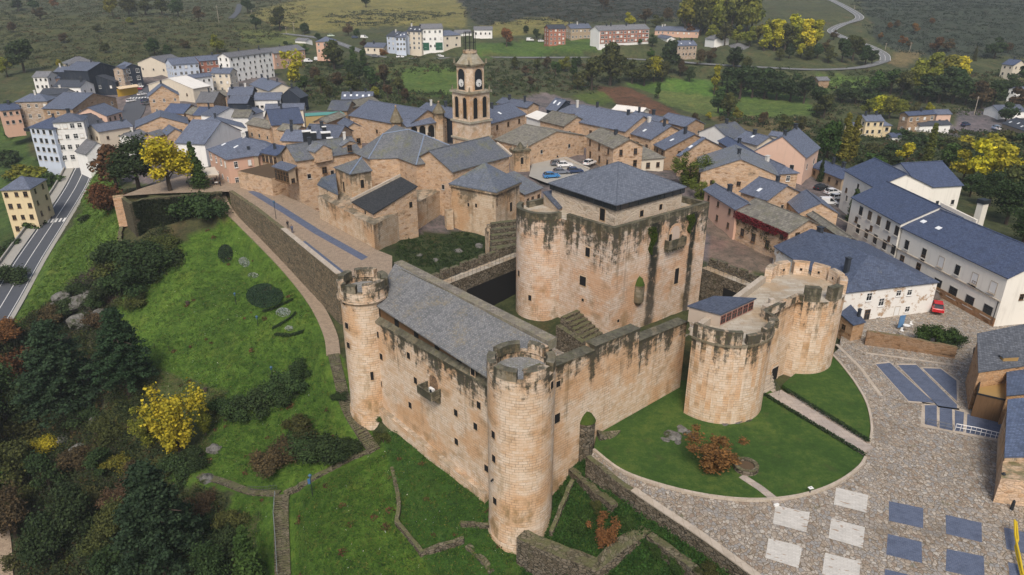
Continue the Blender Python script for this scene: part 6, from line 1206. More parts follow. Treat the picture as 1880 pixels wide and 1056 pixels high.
# bell tower
bz = 17.8; n0, nl, nr = P(863, 226.5, bz), P(837.3, 219, bz), P(902.5, 219.5, bz); u1, u2 = (nr - n0), (nl - n0); sd_ = (u1.length + u2.length) / 2; u1.normalize(); u2 = Vector((-u1.y, u1.x, 0)); bc = n0 + (u1 + u2) * sd_ / 2; ba = math.atan2(u1.y, u1.x)
z1 = up_to(n0, 172); z2 = up_to(n0, 124); z3 = up_to(bc, 97); print('tower', bc, sd_, bz, z1, z2, z3)
DOME = m_ashlar('dome_stone', (.36, .33, .26), (.28, .26, .19), (.42, .39, .32), (.12, .11, .08), .9, .4, .5, .4, .4)
tw2 = thing('bell_tower', (bc.x, bc.y, 5), 'tall square stone bell tower with two clock faces and paired belfry arches', 'bell tower')
b = MB(); b.box((bc.x, bc.y, 4), (sd_, sd_, bz - 4), ba); b.obj('base', CAST, tw2, z1 + 4)
for z in (bz, bz - 4.6, z1): b = MB(); b.box((bc.x, bc.y, z - .25), (sd_ + .7, sd_ + .7, .5), ba); b.obj('cornice', DOME, tw2, z1 + 3)
b = MB(); b.box((bc.x, bc.y, bz), (sd_ * .96, sd_ * .96, z1 - bz), ba); b.obj('belfry', CAST, tw2, z1 + 4)
def archwin(par, c, dd, nn, w, h, mat=DARK, name='arch', m=8):
    r = w / 2; b = MB(); b.face([c - dd * r + nn * .03, *[c + dd * (r * math.cos(pi - pi * k / m)) + Vector((0, 0, h - r + r * math.sin(pi * k / m))) + nn * .03 for k in range(m + 1)], c + dd * r + nn * .03]); o = b.obj(name, mat, par)
    b = MB(); f = lambda t, q: c + dd * (q * math.cos(t)) + Vector((0, 0, h - r + q * math.sin(t))) + nn * .12
    for k in range(m): a0, a1 = pi - pi * k / m, pi - pi * (k + 1) / m; b.face([f(a0, r), f(a1, r), f(a1, r + .3), f(a0, r + .3)][::-1])
    for s in (-1, 1): q = c + dd * s * (r + .15) + nn * .06; b.box((q.x, q.y, q.z), (.3, .12, h - r), math.atan2(dd.y, dd.x))
    b.obj('arch_surround', CHUR, par); return o
hs = sd_ * .48
for dd, nn in ((u1, -u2), (-u2, -u1)):
    for s in (-1, 1): archwin(tw2, Vector((bc.x, bc.y, bz + .9)) + nn * hs + dd * s * sd_ * .22, dd, nn, sd_ * .2, (z1 - bz) * .72)
us = sd_ * .84; b = MB(); k = us / 2; kk_ = k * .62
oc = [(k, -kk_), (k, kk_), (kk_, k), (-kk_, k), (-k, kk_), (-k, -kk_), (-kk_, -k), (kk_, -k)]; oc = [bc + u1 * x + u2 * y for x, y in oc]
b.prism([(p.x, p.y) for p in oc], z1, z2); b.obj('clock_stage', CAST, tw2, z2 + 5)
b = MB(); o2 = [bc + (p - bc) * 1.13 for p in oc]; b.prism([(p.x, p.y) for p in o2], z2, z2 + .5, 0, None, True); b.obj('cornice', MOSSY, tw2, z2 + 3)
b = MB()
for i in range(8):
    p, q = [Vector((x.x, x.y, z2 + .5)) for x in (oc[i], oc[(i + 1) % 8])]; cc_ = Vector((bc.x, bc.y, z3)); f = lambda v: cc_ + Vector((v.x - bc.x, v.y - bc.y, 0)) * .48; b.face([p, q, f(q), f(p)])
b.face([Vector((bc.x, bc.y, z3)) + Vector((x.x - bc.x, x.y - bc.y, 0)) * .48 for x in oc]); b.obj('dome_roof', DOME, tw2, z3 + 9)
b = MB(); b.cyl(bc, 1.9, 1.9, z3, z3 + .7, 12, sm=False); b.obj('parapet', CHUR, tw2, z3 + 3)
b = MB()
for k_ in range(8): t = 2 * pi * k_ / 8; q = Vector((bc.x + 1.5 * math.cos(t), bc.y + 1.5 * math.sin(t), z3 + .6)); b.tube([q, q + Vector((0, 0, 4.6))], .06, 4)
for z in (2.0, 4.6):
    ringp = [Vector((bc.x + 1.5 * math.cos(2 * pi * k_ / 12), bc.y + 1.5 * math.sin(2 * pi * k_ / 12), z3 + .6 + z)) for k_ in range(13)]; b.tube(ringp, .05, 4)
b.obj('iron_cage', BLKM, tw2)
for dd, nn in ((u1, -u2), (-u2, -u1)):
    hh = z2 - z1; c = Vector((bc.x, bc.y, z1 + hh * .08)) + nn * (us / 2); archwin(tw2, c, dd, nn, us * .42, hh * .82, flat('louvre', (.02, .03, .055), .5) if False else BLKM, 'clock_arch')
    f0 = c + Vector((0, 0, hh * .27)) + nn * .16; a_ = math.atan2(nn.y, nn.x); R_ = us * .175
    b = MB(); mm = 24; b.face([f0 + dd * R_ * math.cos(2 * pi * i / mm) + Vector((0, 0, R_ * math.sin(2 * pi * i / mm))) for i in range(mm)]); cf_ = b.obj('clock_face', WHITE, tw2)
    b = MB()
    for i in range(mm):
        t0, t1 = 2 * pi * i / mm, 2 * pi * (i + 1) / mm; g = lambda t, r: f0 + nn * .03 + dd * r * math.cos(t) + Vector((0, 0, r * math.sin(t))); b.face([g(t0, R_ * .95), g(t0, R_ * 1.12), g(t1, R_ * 1.12), g(t1, R_ * .95)])
    for i in range(12): t = 2 * pi * i / 12; b.tube([g(t, R_ * .74), g(t, R_ * .9)], .04, 4)
    b.obj('dial_ring', BLKM, tw2)
    for ln, t, w_ in ((.5, math.radians(-30), .07), (.72, math.radians(-75), .05)): b = MB(); b.tube([f0 + nn * .06, f0 + nn * .06 + dd * R_ * ln * math.cos(t) + Vector((0, 0, R_ * ln * math.sin(t)))], w_, 4); b.obj('clock_hand', BLKM, tw2)
for s, q in ((1, u1), (1, -u1), (1, u2), (1, -u2)):
    for s2 in (-1,): pass
for x, y in ((-1, -1), (1, -1), (-1, 1), (1, 1)):
    for z, e in ((z1 + .25, .47), (z2 + .5, .4)): q = bc + u1 * x * sd_ * e + u2 * y * sd_ * e; b = MB(); b.cyl(q, .32, .1, z, z + 1.3, 6, sm=False); b.obj('corner_finial', MOSSY, tw2, z + 3)
# ---------------------------------------------------------------- big white school-like building
VIEWS['B1'] = (1540, 280, 3.106)
wb = thing('long_building', P(1800, 560, 0), 'long cream white building with new blue slate roofs and a brown stone base', 'building')
g1 = block(wb, 'g', 'B1', (352, 427, 965, 719, 570, 306), 0, 9.0, 'c', 'n', None, 0, ov=.3, sky=0, D=7.5)
g2 = block(wb, 'g', 'B1', (68, 255, 352, 409, 330, 142), 0, 9.7, 'c', 'n', None, 0, ov=.3, D=7.5)
g3 = block(wb, 'g', 'B1', (28, 102, 200, 200, 265, 62), 0, 10.2, 'c', 'n', None, 0, ov=.3, D=8)
g4 = block(wb, 'g', 'B1', (470, 202, 716, 188, 437, 57), 0, 9.5, 'c', 'n', None, 0, ov=.3, D=9)
for g in (wb,):
    for o in g.children:
        if o.name.startswith('wall'): o.color = (.76, .73, .66, 1)
i = g1[5]; dW_ = (i[1] - i[0]).normalized(); b = MB(); nb = -g1[2]; b.strip([(i[0] + nb * .08 - dW_ * 20).xy, (i[1] + nb * .08).xy], .16, -2, 1.5); b.obj('stone_base', RUB, wb).color = (.62, .5, .4, 1)
b = MB(); b.strip([(i[0] + nb * .1 - dW_ * 20).xy, (i[1] + nb * .1).xy], .2, 4.55, 4.72); b.obj('string_course', KERB, wb)
wp, wq = i[0] + nb * .02, i[1] + nb * .02; V = lambda l, w, h: [(*vw('B1', x, y), w, h) for x, y in l]
wins_px(wb, wp, wq, V([(388, 527), (486, 575), (676, 670)], 1.15, 1.8), 1, 1, 'dark'); wins_px(wb, wp, wq, V([(583, 625), (774, 720), (880, 770)], 1.3, 1.9), 1, 1, 'shut')
wins_px(wb, wp, wq, V([(563, 750), (650, 797), (745, 848), (848, 902)], 1.9, 1.9), 1, 1, 'dark'); wins_px(wb, wp + nb * .16, wq + nb * .16, V([(625, 890), (720, 943), (815, 995)], 2.2, .8), 1, 1, 'slit'); wins_px(wb, wp, wq, V([(358, 618), (452, 663)], 1.0, 2.0), 1, 1, 'wood')
i2 = g2[5]; wp, wq = i2[0] + nb * .02, i2[1] + nb * .02
wins_px(wb, wp, wq, V([(127, 333), (177, 360), (228, 388), (281, 417), (331, 447)], 1.35, 1.9), 1, 1, 'dark'); wins_px(wb, wp, wq, V([(110, 435), (158, 463), (208, 494), (261, 526), (311, 555)], 1.35, 1.9), 1, 1, 'dark')
i3 = g3[5]; wins_px(wb, i3[0] + nb * .02, i3[1] + nb * .02, V([(45, 262), (110, 195)], .9, 1.3), 1, 1, 'dark')
p = P(*vw('B1', 800, 375), 9); b = MB(); b.box((p.x, p.y, 4), (1.6, 1.3, 8.2), .4); b.box((p.x, p.y, 12.2), (1.9, 1.6, .8), .4, 1); b.obj('chimney', [PLA, BLKM], wb).color = (.66, .62, .54, 1)
p0, p1 = P(*vw('B1', 585, 285), 12.0), P(*vw('B1', 790, 385), 11.0); b = MB(); b.strip([p0.xy, p1.xy], .4, 4, [p0.z, p1.z]); b.obj('rear_wall', PLA, wb).color = (.66, .62, .54, 1)
for o in wb.children:
    if o.name.startswith('roof'):
        o.color = (.062, .084, .15, 1)
def skyl(par, g, lst):
    for u, v in lst:
        A, B, n, ze = g[:4]; pnn = Vector((-n.x * .45, -n.y * .45, 1)); c = on_plane(A, pnn, u, v); d = (B - A).normalized(); s = (n + Vector((0, 0, .45))).normalized(); o = Vector((0, 0, .1)); b = MB(); b.slab([[c - d * .5 - s * .4 + o, c + d * .5 - s * .4 + o, c + d * .5 + s * .4 + o, c - d * .5 + s * .4 + o]], .14); b.obj('skylight', TINT, par).color = (.75, .78, .8, 1)
ro_ = [o for o in wb.children if o.name.startswith('roof')]; skyl(ro_[0], g1, [vw('B1', 482, 395), vw('B1', 568, 432)])
b = MB(); pts = [i[1] + nb * .1 - dW_ * .5 + Vector((0, 0, z)) for z in ()]; q = i[1] + nb * .12 - dW_ * .4; b.tube([(q.x, q.y, 4.6), (q.x, q.y, .3)], .07, 5); q2 = q - dW_ * 7; b.tube([(q.x, q.y, 4.6), (q2.x, q2.y, 4.9)], .05, 5); b.obj('drainpipe', BLKM, wb)
# ---------------------------------------------------------------- white house by the gatehouse
zw = 5.8; E0, E1, E2 = P(1420, 452, zw), P(1549.6, 538, zw), P(1726, 518, zw); R0_, R1_ = P(1489.5, 420, zw + 3.4), P(1594.5, 466.5, zw + 3.4); E3 = E2 + (E0 - E1) * .9
whs = thing('house', (E1 + E2) / 2 - Vector((0, 0, zw)), 'whitewashed house with flaking walls and a big blue slate roof next to the gatehouse tower', 'house')
roofpoly(whs, [[E0, E1, R1_, R0_], [E1, E2, R1_], [E2, E3, R0_, R1_], [E3, E0, R0_]], m_slate('white_house_slate', .45, .3, .12, .35, .5, 1.1, ((.3, .3, .28), (.2, .22, .18))), (.068, .088, .14))
FLAKE = None
n = NT('flaking_whitewash'); u = n.uv(); v = n.n('TexVoronoi', 1, i_Vector=n.map(u, (.5, 1, 1)), i_Scale=2.2); c = n.mix(n.sep(v, 0), (.34, .22, .13), (.46, .36, .26)); s = n.noise(u, .45, 6, .72); FLAKE = n.fin(n.mix(n.step(s, .52, .6), n.mix(n.noise(u, 2.0, 4), (.66, .64, .6), (.78, .76, .72)), c), .9)
wi = inset([E0, E1, E2, E3], .35); wallpoly(whs, wi, -2, FLAKE, zw - .02)
wins_px(whs, wi[1], wi[2], V([(173, 823), (242, 853)], .95, 1.3), 1, 1, 'white'); wins_px(whs, wi[1], wi[2], V([(403, 798), (390, 893), (341, 802), (222, 955)], .85, .95), 1, 1, 'white'); wins_px(whs, wi[1], wi[2], V([(160, 928)], .95, 1.9), 1, 1, 'wood'); wins_px(whs, wi[1], wi[2], V([(330, 905)], 1.0, 1.7), 1, 1, 'shut')
chimney([o for o in whs.children if o.name.startswith('roof')][0], P(1553, 500, zw + 1.3), 2.6, .7); chimney([o for o in whs.children if o.name.startswith('roof')][0], P(1505, 427, zw + 3.2), 1.0, .9)
o0, o1, o2, o3 = P(1541, 575, 3.6), P(1567, 597, 3.0), P(1590, 591, 3.2), P(1562, 559, 3.8); oh2 = thing('outhouse', Vector((o1.x, o1.y, 0)), 'little stone outhouse with a blue slate lean-to roof at the gatehouse tower foot', 'outhouse')
roofpoly(oh2, [[o0, o1, o2, o3]], SLATE, (.06, .08, .13)); wallpoly(oh2, inset([o0, o1, o2, o3], .2), -1, RUB, None, (.75, .68, .58)); wo = inset([o0, o1, o2, o3], .2); wins_px(oh2, wo[0], wo[1], [(1549, 601, .7, .9)], 1, 1, 'wood'); chimney([o for o in oh2.children if o.name.startswith('roof')][0], P(1577, 577, 3.8), .8, .4)
# yard clutter
p = P(1653, 600, .5); b = MB(); b.box((p.x, p.y, .4), (1.1, .12, 2.2), .3); tag(b.obj('blue_board', TINT), 'tall blue board standing against the white house yard wall', 'board').color = (.1, .22, .4, 1)
p = P(1663, 604, .5); b = MB(); b.cyl(p, .55, .55, 1.15, 1.2, 14); b.tube([p, p + Vector((0, 0, .7))], .05, 5); tag(b.obj('garden_table', WHITE), 'small white round garden table in the yard of the white house', 'table')
for x, y in ((1655, 612), (1672, 600)):
    p = P(x, y, .4); cth = thing('garden_chair', p, 'white garden chair beside the round table in the white house yard' if x > 1660 else 'white garden chair in front of the blue board in the white house yard', 'chair'); b = MB(); b.box((p.x, p.y, .85), (.45, .45, .06), .3); b.obj('seat', WHITE, cth); b = MB(); b.box((p.x, p.y + .2, .9), (.45, .05, .5), .3); b.obj('backrest', WHITE, cth)
    for sx in (-1, 1):
        for sy in (-1, 1): b = MB(); b.tube([(p.x + sx * .18, p.y + sy * .18, .35), (p.x + sx * .18, p.y + sy * .18, .86)], .025, 4); b.obj('leg', WHITE, cth)
# ---------------------------------------------------------------- old house at the lower right edge
ohs = thing('old_house', P(1860, 760, 0), 'old house with patched slate roofs and an ochre terrace at the plaza edge', 'house')
a0, a1, a2, a3 = P(1796, 683, 6.0), P(1960, 660, 6.0), P(1980, 575, 8.2), P(1794, 612, 8.0)
OLDS = m_slate('old_patched_slate', .45, .3, .06, .3, .7, 1.3, ((.22, .21, .19), (.12, .12, .1)))
roofpoly(ohs, [[a0, a1, a2, a3]], OLDS, (.085, .095, .115)); wallpoly(ohs, inset([a0, a1, a2, a3], .3), -1, RUB, None, (.85, .75, .62))
for x, y in ((1850, 614), (1853, 656)):
    q = P(x, y, 7.4 if y < 640 else 6.7); b = MB(); b.box((q.x, q.y, q.z - .9), (2.2, .7, 1.0), .1); b.obj('dormer', OCHRE, ohs); b = MB(); b.box((q.x, q.y + .1, q.z + .1), (2.5, .9, .12), .1); b.obj('dormer_roof', OLDS, ohs).color = (.085, .095, .115, 1)
y0 = [P(1800, 690, 3.4), P(1856, 684, 3.4), P(1856, 738, 3.4), P(1794, 724, 3.4)]; b = MB(); b.prism([(p.x, p.y) for p in y0], -1, 3.4, 1, 0); b.obj('terrace', [OCHRE, WOOD], ohs)  # dark wood on the sides paints in the shade of the sunken court
yl = [y0[0], y0[3]]; b = MB(); b.strip([(p.x, p.y) for p in yl], .12, 3.4, 4.3); b.strip([(p.x, p.y) for p in (y0[3], y0[2])], .12, 3.4, 3.6); b.obj('terrace_rail', BLKM, ohs)
d0 = [P(1848, 726, 4.6), P(1960, 716, 4.6), P(1960, 662, 5.4), P(1848, 674, 5.4)]; roofpoly(ohs, [d0], SLATE, (.075, .1, .16)); wallpoly(ohs, inset(d0, .25), -1, RUB, None, (.8, .7, .55))
f0_ = [P(1844, 839, 4.2), P(1960, 836, 4.2), P(1960, 722, 5.6), P(1850, 733, 5.6)]; roofpoly(ohs, [f0_], SLATE, (.085, .115, .19)); wallpoly(ohs, inset(f0_, .3), -1, CHUR, None)
w0 = [P(1823, 922, 0), P(1832, 845, 0), P(1960, 850, 0), P(1960, 940, 0)]; b = MB(); b.prism([(p.x, p.y) for p in w0], -1, 3.4); b.obj('stone_wall', RUB, ohs)
b = MB()
for k_ in range(3): p, q = P(1783 + k_ * 7, 700 + k_ * 25, 1.0), P(1790 + k_ * 5, 640 + k_ * 14, 1.6); b.tube([p, q], .22, 7)
tag(b.obj('log_pile', BARK), 'weathered logs leaning along the side of the old house', 'logs')
q = P(1848, 868, 3.2); lm = thing('wall_lantern', q, 'black wall lantern on the stone wall of the old house', 'lantern'); b = MB(); b.tube([q, q + Vector((-.8, -.6, .5))], .04, 5); b.obj('bracket', BLKM, lm); b = MB(); g_ = q + Vector((-.8, -.6, -.2)); b.cyl(g_, .12, .22, g_.z, g_.z + .5, 6, sm=False); b.cyl(g_, .26, .03, g_.z + .5, g_.z + .75, 6, sm=False); b.obj('lamp', BLKM, lm)
q = P(1486, 908, .05); sg = thing('info_sign', q, 'small lectern sign with a white panel at the lawn kerb', 'sign'); b = MB(); b.tube([q, q + Vector((0, 0, 1.0))], .06, 6); b.obj('post', BLKM, sg); b = MB(); b.box((q.x, q.y, .98), (.55, .4, .05), .3); b.obj('panel', WHITE, sg)
p = P(1425, 928, .03); b = MB(); b.box((p.x, p.y, 0), (.6, .25, .22), .3); tag(b.obj('marker_stone', WHITE), 'small white block at the foot of the lawn kerb by the slab path', 'stone')
br_ = thing('barrier', P(1868, 1000, 0), 'twisted yellow and white barrier standing in the lower right of the plaza', 'barrier')
for pts in ([(1863, 955, 1.6), (1864, 985, 1.2), (1872, 1020, .9), (1880, 1062, .4)], [(1866, 958, 1.2), (1869, 990, .9), (1864, 1005, .7), (1876, 1060, .3)]):
    b = MB(); pp = [P(*v) for v in pts]; b.tube(pp, .11, 6); b.obj('bar', TINT, br_).color = (.6, .42, .02, 1)
q = P(1857, 935, 0); b = MB(); b.cyl(q, .2, .16, 0, 1.1, 10); b.cyl(q, .16, .05, 1.1, 1.3, 10); b.obj('post', BLKM, br_)
# awning tent and terrace furniture on the cafe square
c0, c1, c2, c3 = P(344, 322, PZ + 3.0), P(402, 320, PZ + 3.0), P(394, 306, PZ + 3.2), P(342, 312, PZ + 3.2)
cw_ = thing('cafe_canopy', ((c0 + c2) / 2).to_3d() - Vector((0, 0, 3)), 'cream cafe canopy on dark posts over terrace tables beside the yellow tree', 'canopy'); b = MB(); b.slab([[c0, c1, c2, c3]], .25); b.obj('cover', TINT, cw_).color = (.62, .55, .45, 1)
for p in (c0, c1, c2, c3): b = MB(); b.tube([(p.x, p.y, PZ), (p.x, p.y, PZ + 3)], .08, 5); b.obj('post', BLKM, cw_)
for k_, (x, y) in enumerate(((350, 338), (362, 340), (376, 338), (390, 334), (398, 340))):
    p = P(x, y, PZ); tb = thing('cafe_table', p, 'small dark cafe table under the cream canopy', 'table', 'cafe terrace tables'); b = MB(); b.cyl(p, .45, .45, PZ + .72, PZ + .76, 10); b.obj('table_top', WHITE, tb); b = MB(); b.tube([p, p + Vector((0, 0, .72))], .05, 5); b.obj('leg', BLKM, tb)
    for s in (-1, 1): q = p + Vector((s * .8, -.2, 0)); b = MB(); b.box((q.x, q.y, PZ + .42), (.42, .42, .05), .2); b.box((q.x, q.y + .2, PZ + .45), (.42, .05, .45), .2); [b.tube([(q.x + i * .17, q.y + j * .17, PZ), (q.x + i * .17, q.y + j * .17, PZ + .42)], .02, 4) for i in (-1, 1) for j in (-1, 1)]; tag(b.obj('cafe_chair', BLKM), 'dark cafe chair pulled up to a table under the cream canopy', 'chair', 'cafe terrace chairs')
# ---------------------------------------------------------------- vegetation
def leafquads(c, s, rs, nrm=None, flat_=0.0, asp=1.0):
    n = len(c); a = rs.normal(size=(n, 3)); 
    if nrm is not None: a = a * .7 + nrm * 1.0
    a[:, 2] += flat_; a /= np.linalg.norm(a, axis=1)[:, None] + 1e-9
    t = np.cross(a, rs.normal(size=(n, 3))); t /= np.linalg.norm(t, axis=1)[:, None] + 1e-9; b = np.cross(a, t); s = np.asarray(s).reshape(-1, 1)
    k = [rs.uniform(.6, 1.1, (n, 1)) for _ in range(4)]
    v = np.stack([c + t * s * k[0] * asp, c + b * s * k[1], c - t * s * k[2] * asp, c - b * s * k[3]], 1); return v.reshape(-1, 3)
def quadmesh(name, v, mat):
    n = len(v) // 4; me = bpy.data.meshes.new(name); me.vertices.add(len(v)); me.vertices.foreach_set('co', v.astype('f').ravel()); me.loops.add(len(v)); me.loops.foreach_set('vertex_index', np.arange(len(v), dtype='i'))
    me.polygons.add(n); me.polygons.foreach_set('loop_start', np.arange(0, len(v), 4, dtype='i')); me.update(); me.validate(); me.materials.append(mat); return me
def crown(seed, kind, hd=1.0):
    rs = np.random.RandomState(seed); cs = []; ns = []; sz = []
    def blob(c, r, n, s, sq=1.0):
        n = int(n * hd); s = s / hd ** .5
        d = rs.normal(size=(n, 3)); d /= np.linalg.norm(d, axis=1)[:, None]; rad = r * rs.uniform(.3, 1.0, (n, 1)) ** .6 * (1 + .25 * rs.normal(size=(n, 1)) * (hd > 1)); p = np.array(c) + d * rad * np.array([1, 1, sq]); cs.append(p); ns.append(d); sz.append(np.full(n, s) * rs.uniform(.6, 1.3, n))
    if kind == 'round':
        for k in range(15):
            t = rs.uniform(0, 2 * pi); h = rs.uniform(0, 1); rr = (1.15 - abs(h - .35) * 1.1) * 2.3 * rs.uniform(.35, 1); blob((rr * math.cos(t), rr * math.sin(t), 2.6 + h * 4.6), rs.uniform(1.0, 1.75), 120, .33, .8)
    elif kind == 'tall':
        for k in range(16): t = rs.uniform(0, 2 * pi); h = rs.uniform(0, 1); rr = (1 - h * .75) * 2.0 * rs.uniform(.2, 1); blob((rr * math.cos(t), rr * math.sin(t), 2.0 + h * 7.2), rs.uniform(.8, 1.4), 110, .32, 1.0)
    elif kind == 'poplar':
        for k in range(18): h = k / 17; t = rs.uniform(0, 2 * pi); rr = .55 * rs.uniform(0, 1); blob((rr * math.cos(t), rr * math.sin(t), 1.6 + h * 11), 1.25 * (1 - .72 * h) + .2, 150, .24, 1.1)
    elif kind == 'cone':
        for k in range(12): h = k / 11; blob((rs.uniform(-.15, .15), rs.uniform(-.15, .15), .5 + h * 5.3), 1.0 * (1 - h) + .18, 110, .22, 1.0)
    elif kind == 'bush':
        for k in range(16): t = rs.uniform(0, 2 * pi); rr = rs.uniform(0, 1.25); blob((rr * math.cos(t), rr * math.sin(t), rs.uniform(.25, 1.45 - rr * .5)), rs.uniform(.28, .62), 60, .15, .85)
    elif kind == 'sparse':
        for k in range(34): t = rs.uniform(0, 2 * pi); h = rs.uniform(0, 1) ** .8; rr = (.4 + h * 1.6) * rs.uniform(.3, 1); blob((rr * math.cos(t), rr * math.sin(t), .8 + h * 4.2), rs.uniform(.25, .6), 34, .19, 1.5)
    elif kind == 'pine':
        for lv in range(15):
            h = lv / 14; R0 = (3.2 * (1 - h) ** .75 + .35) * (1 if lv > 1 else .85); nb = 7 if lv < 11 else 4
            for k in range(nb):
                t = 2 * pi * (k + rs.uniform(-.3, .3)) / nb + lv * 1.1; L_ = R0 * rs.uniform(.75, 1.1)
                for q in range(4): f = (q + .7) / 4; blob((L_ * f * math.cos(t), L_ * f * math.sin(t), 3.2 + h * 9.6 - f * .35 + rs.uniform(-.15, .25)), .62 * (1.1 - .3 * f), 26, .2, .42)
    c = np.concatenate(cs); d = np.concatenate(ns); return quadmesh('crown', leafquads(c, np.concatenate(sz), rs, d, .25), LEAF)
def trunk(kind, seed):
    rr = random.Random(seed); b = MB(); H = {'round': 5.5, 'tall': 8, 'poplar': 11, 'cone': 4, 'bush': 1.0, 'sparse': 4.2, 'pine': 12}[kind]; r = {'round': .24, 'tall': .2, 'poplar': .2, 'cone': .1, 'bush': .07, 'sparse': .1, 'pine': .26}[kind]
    b.tube([(0, 0, -.8), (.05, 0, H * .3), (-.06, .05, H * .65), (0, 0, H)], [r * 1.3, r, r * .7, r * .2], 7)
    for k in range(7 if kind != 'poplar' else 4):
        t = rr.uniform(0, 2 * pi); z = H * rr.uniform(.3, .8); L_ = {'round': 2.4, 'tall': 1.8, 'poplar': .8, 'cone': .5, 'bush': .8, 'sparse': 1.6, 'pine': 2.4}[kind] * rr.uniform(.6, 1); up_ = L_ * (.7 if kind != 'pine' else -.05); m = Vector((math.cos(t), math.sin(t), 0))
        b.tube([Vector((0, 0, z)), Vector((0, 0, z + up_ * .4)) + m * L_ * .5, Vector((0, 0, z + up_)) + m * L_], [r * .45, r * .3, r * .08], 5)
    o = b.obj('trunk', BARK); me = o.data; bpy.data.objects.remove(o); return me
PROTO = {}; HT = {'round': 8.3, 'tall': 10.2, 'poplar': 13.6, 'cone': 6.3, 'bush': 2.0, 'sparse': 5.3, 'pine': 13.3}
HD = {}
for kd, f_ in (('bush', 5.0), ('sparse', 4.0), ('pine', 2.6), ('round', 3.0), ('cone', 4.0), ('tall', 3.0)): HD[kd] = [(crown(10 * i + 3, kd, f_), trunk(kd, i)) for i in range(3)]
for kd in HT: PROTO[kd] = [(crown(10 * i + len(kd), kd), trunk(kd, i)) for i in range({'round': 5, 'tall': 4, 'bush': 4, 'sparse': 3, 'pine': 3}.get(kd, 2))]
TC = {'dg': (.036, .062, .022), 'g': (.045, .085, .02), 'ol': (.07, .078, .024), 'y': (.36, .33, .025), 'gy': (.52, .46, .03), 'yg': (.165, .17, .025), 'or': (.19, .095, .035), 'br': (.085, .06, .032), 'pi': (.034, .07, .032), 'ru': (.13, .06, .028), 'ug': (.12, .15, .03)}
VR = random.Random(9)
def tree(x, y, hp, kind, col, label=None, group=None, w=1.0, z=None, name=None, cat=None):
    p = T(x, y) if z is None else P(x, y, z); d = depth_of(p); hm = hp / F * d / math.cos(math.radians(18)); s = hm / HT[kind]; nm = name or {'bush': 'bush', 'pine': 'pine_tree', 'poplar': 'poplar_tree', 'cone': 'conifer_tree', 'sparse': 'shrub'}.get(kind, 'tree')
    t = thing(nm, p, label, cat or nm.replace('_', ' ').split()[-1], group, VR.uniform(0, 6.28)); t.scale = (s * w, s * w, s); cm, tm = VR.choice((HD if d < 190 and kind in HD else PROTO)[kind]); c = TC[col]; j = VR.uniform(.8, 1.2)
    for m, n in ((cm, 'crown'), (tm, 'trunk')):
        o = bpy.data.objects.new(n, m); COL.objects.link(o); o.parent = t; o.color = (c[0] * j, c[1] * VR.uniform(.9, 1.1) * j, c[2] * j, 1)
    return t
def many(kind, label, group, lst, w=1.0):
    for it in lst: tree(it[0], it[1], it[2], kind, it[3], label, group, it[4] if len(it) > 4 else w)
# single trees that stand out
tree(313, 350, 98, 'round', 'gy', 'bright yellow broadleaf tree on the cafe square above the dark terrace wall', None, 1.15, PZ)
tree(356, 312, 52, 'cone', 'g', 'dark green conical tree behind the cream cafe canopy', None, 1.5, PZ); tree(369, 345, 58, 'cone', 'g', 'dark green bushy conifer in front of the cream cafe canopy', None, 1.7, PZ)
tree(255, 348, 92, 'round', 'dg', 'dark olive broadleaf tree at the left end of the cafe square', None, 1.2, 4.5); tree(215, 345, 78, 'round', 'ru', 'reddish brown tree beside the road end, left of the dark olive tree', None, 1.15); tree(200, 388, 62, 'bush', 'ru', 'rust coloured thicket below the reddish tree', None, 1.0)
tree(174, 305, 28, 'bush', 'g', 'green shrub next to the white garage house', None, 1.2)
tree(378, 402, 62, 'bush', 'dg', 'large dark evergreen bush at the right end of the ivy terrace wall', None, 1.25)
tree(130, 778, 200, 'pine', 'pi', 'broad dark pine on the steep slope at the far left', None, 1.5); tree(240, 728, 172, 'pine', 'pi', 'dark pine with a bare lower trunk at the edge of the green meadow', None, 1.25); tree(312, 1075, 262, 'pine', 'pi', 'large pine with dead grey lower branches at the bottom of the slope', None, 1.25)
tree(462, 1085, 150, 'cone', 'g', 'bright green young conifer beside the brown stairs', None, 1.2); tree(60, 790, 110, 'tall', 'dg', 'dark leafy tree left of the broad pine', None, 1.0)
tree(332, 842, 140, 'sparse', 'y', 'bright yellow autumn shrub between two dark pines', None, 1.1); tree(278, 825, 80, 'sparse', 'yg', 'small pale yellow shrub left of the bright autumn shrub', None, 1.1)
tree(378, 800, 50, 'sparse', 'yg', 'low yellow green shrub right of the bright autumn shrub')
tree(1310, 866, 66, 'sparse', 'or', 'spreading orange bush on the lawn beside the stone basin', None, 2.3, .2)
tree(1108, 1008, 64, 'sparse', 'or', 'thin orange leaved shrub inside the bastion wall', None, 1.3); tree(1075, 968, 40, 'bush', 'g', 'green bramble clump inside the bastion wall', None, 1.0)
tree(1716, 630, 46, 'bush', 'g', 'rounded green bush behind the brown yard wall', None, 1.1, .3); tree(1742, 632, 36, 'bush', 'dg', 'dark shrub at the end of the brown yard wall', None, 1.0, .3)
tree(1262, 352, 66, 'sparse', 'ug', 'pale green willow behind the right corner of the keep roof', None, 1.5, 3); tree(1285, 372, 40, 'sparse', 'ug', 'smaller pale green willow below the tall willow by the keep', None, 1.6, 3)
tree(1561, 412, 66, 'poplar', 'dg', 'dark climbing evergreen against the end wall of the long cream building', None, 1.3, 0)
tree(1505, 335, 46, 'cone', 'dg', 'slim dark cypress beside the village parking yard', None, .8, .4); tree(1516, 296, 72, 'round', 'g', 'full green tree behind the cypress', None, .9)
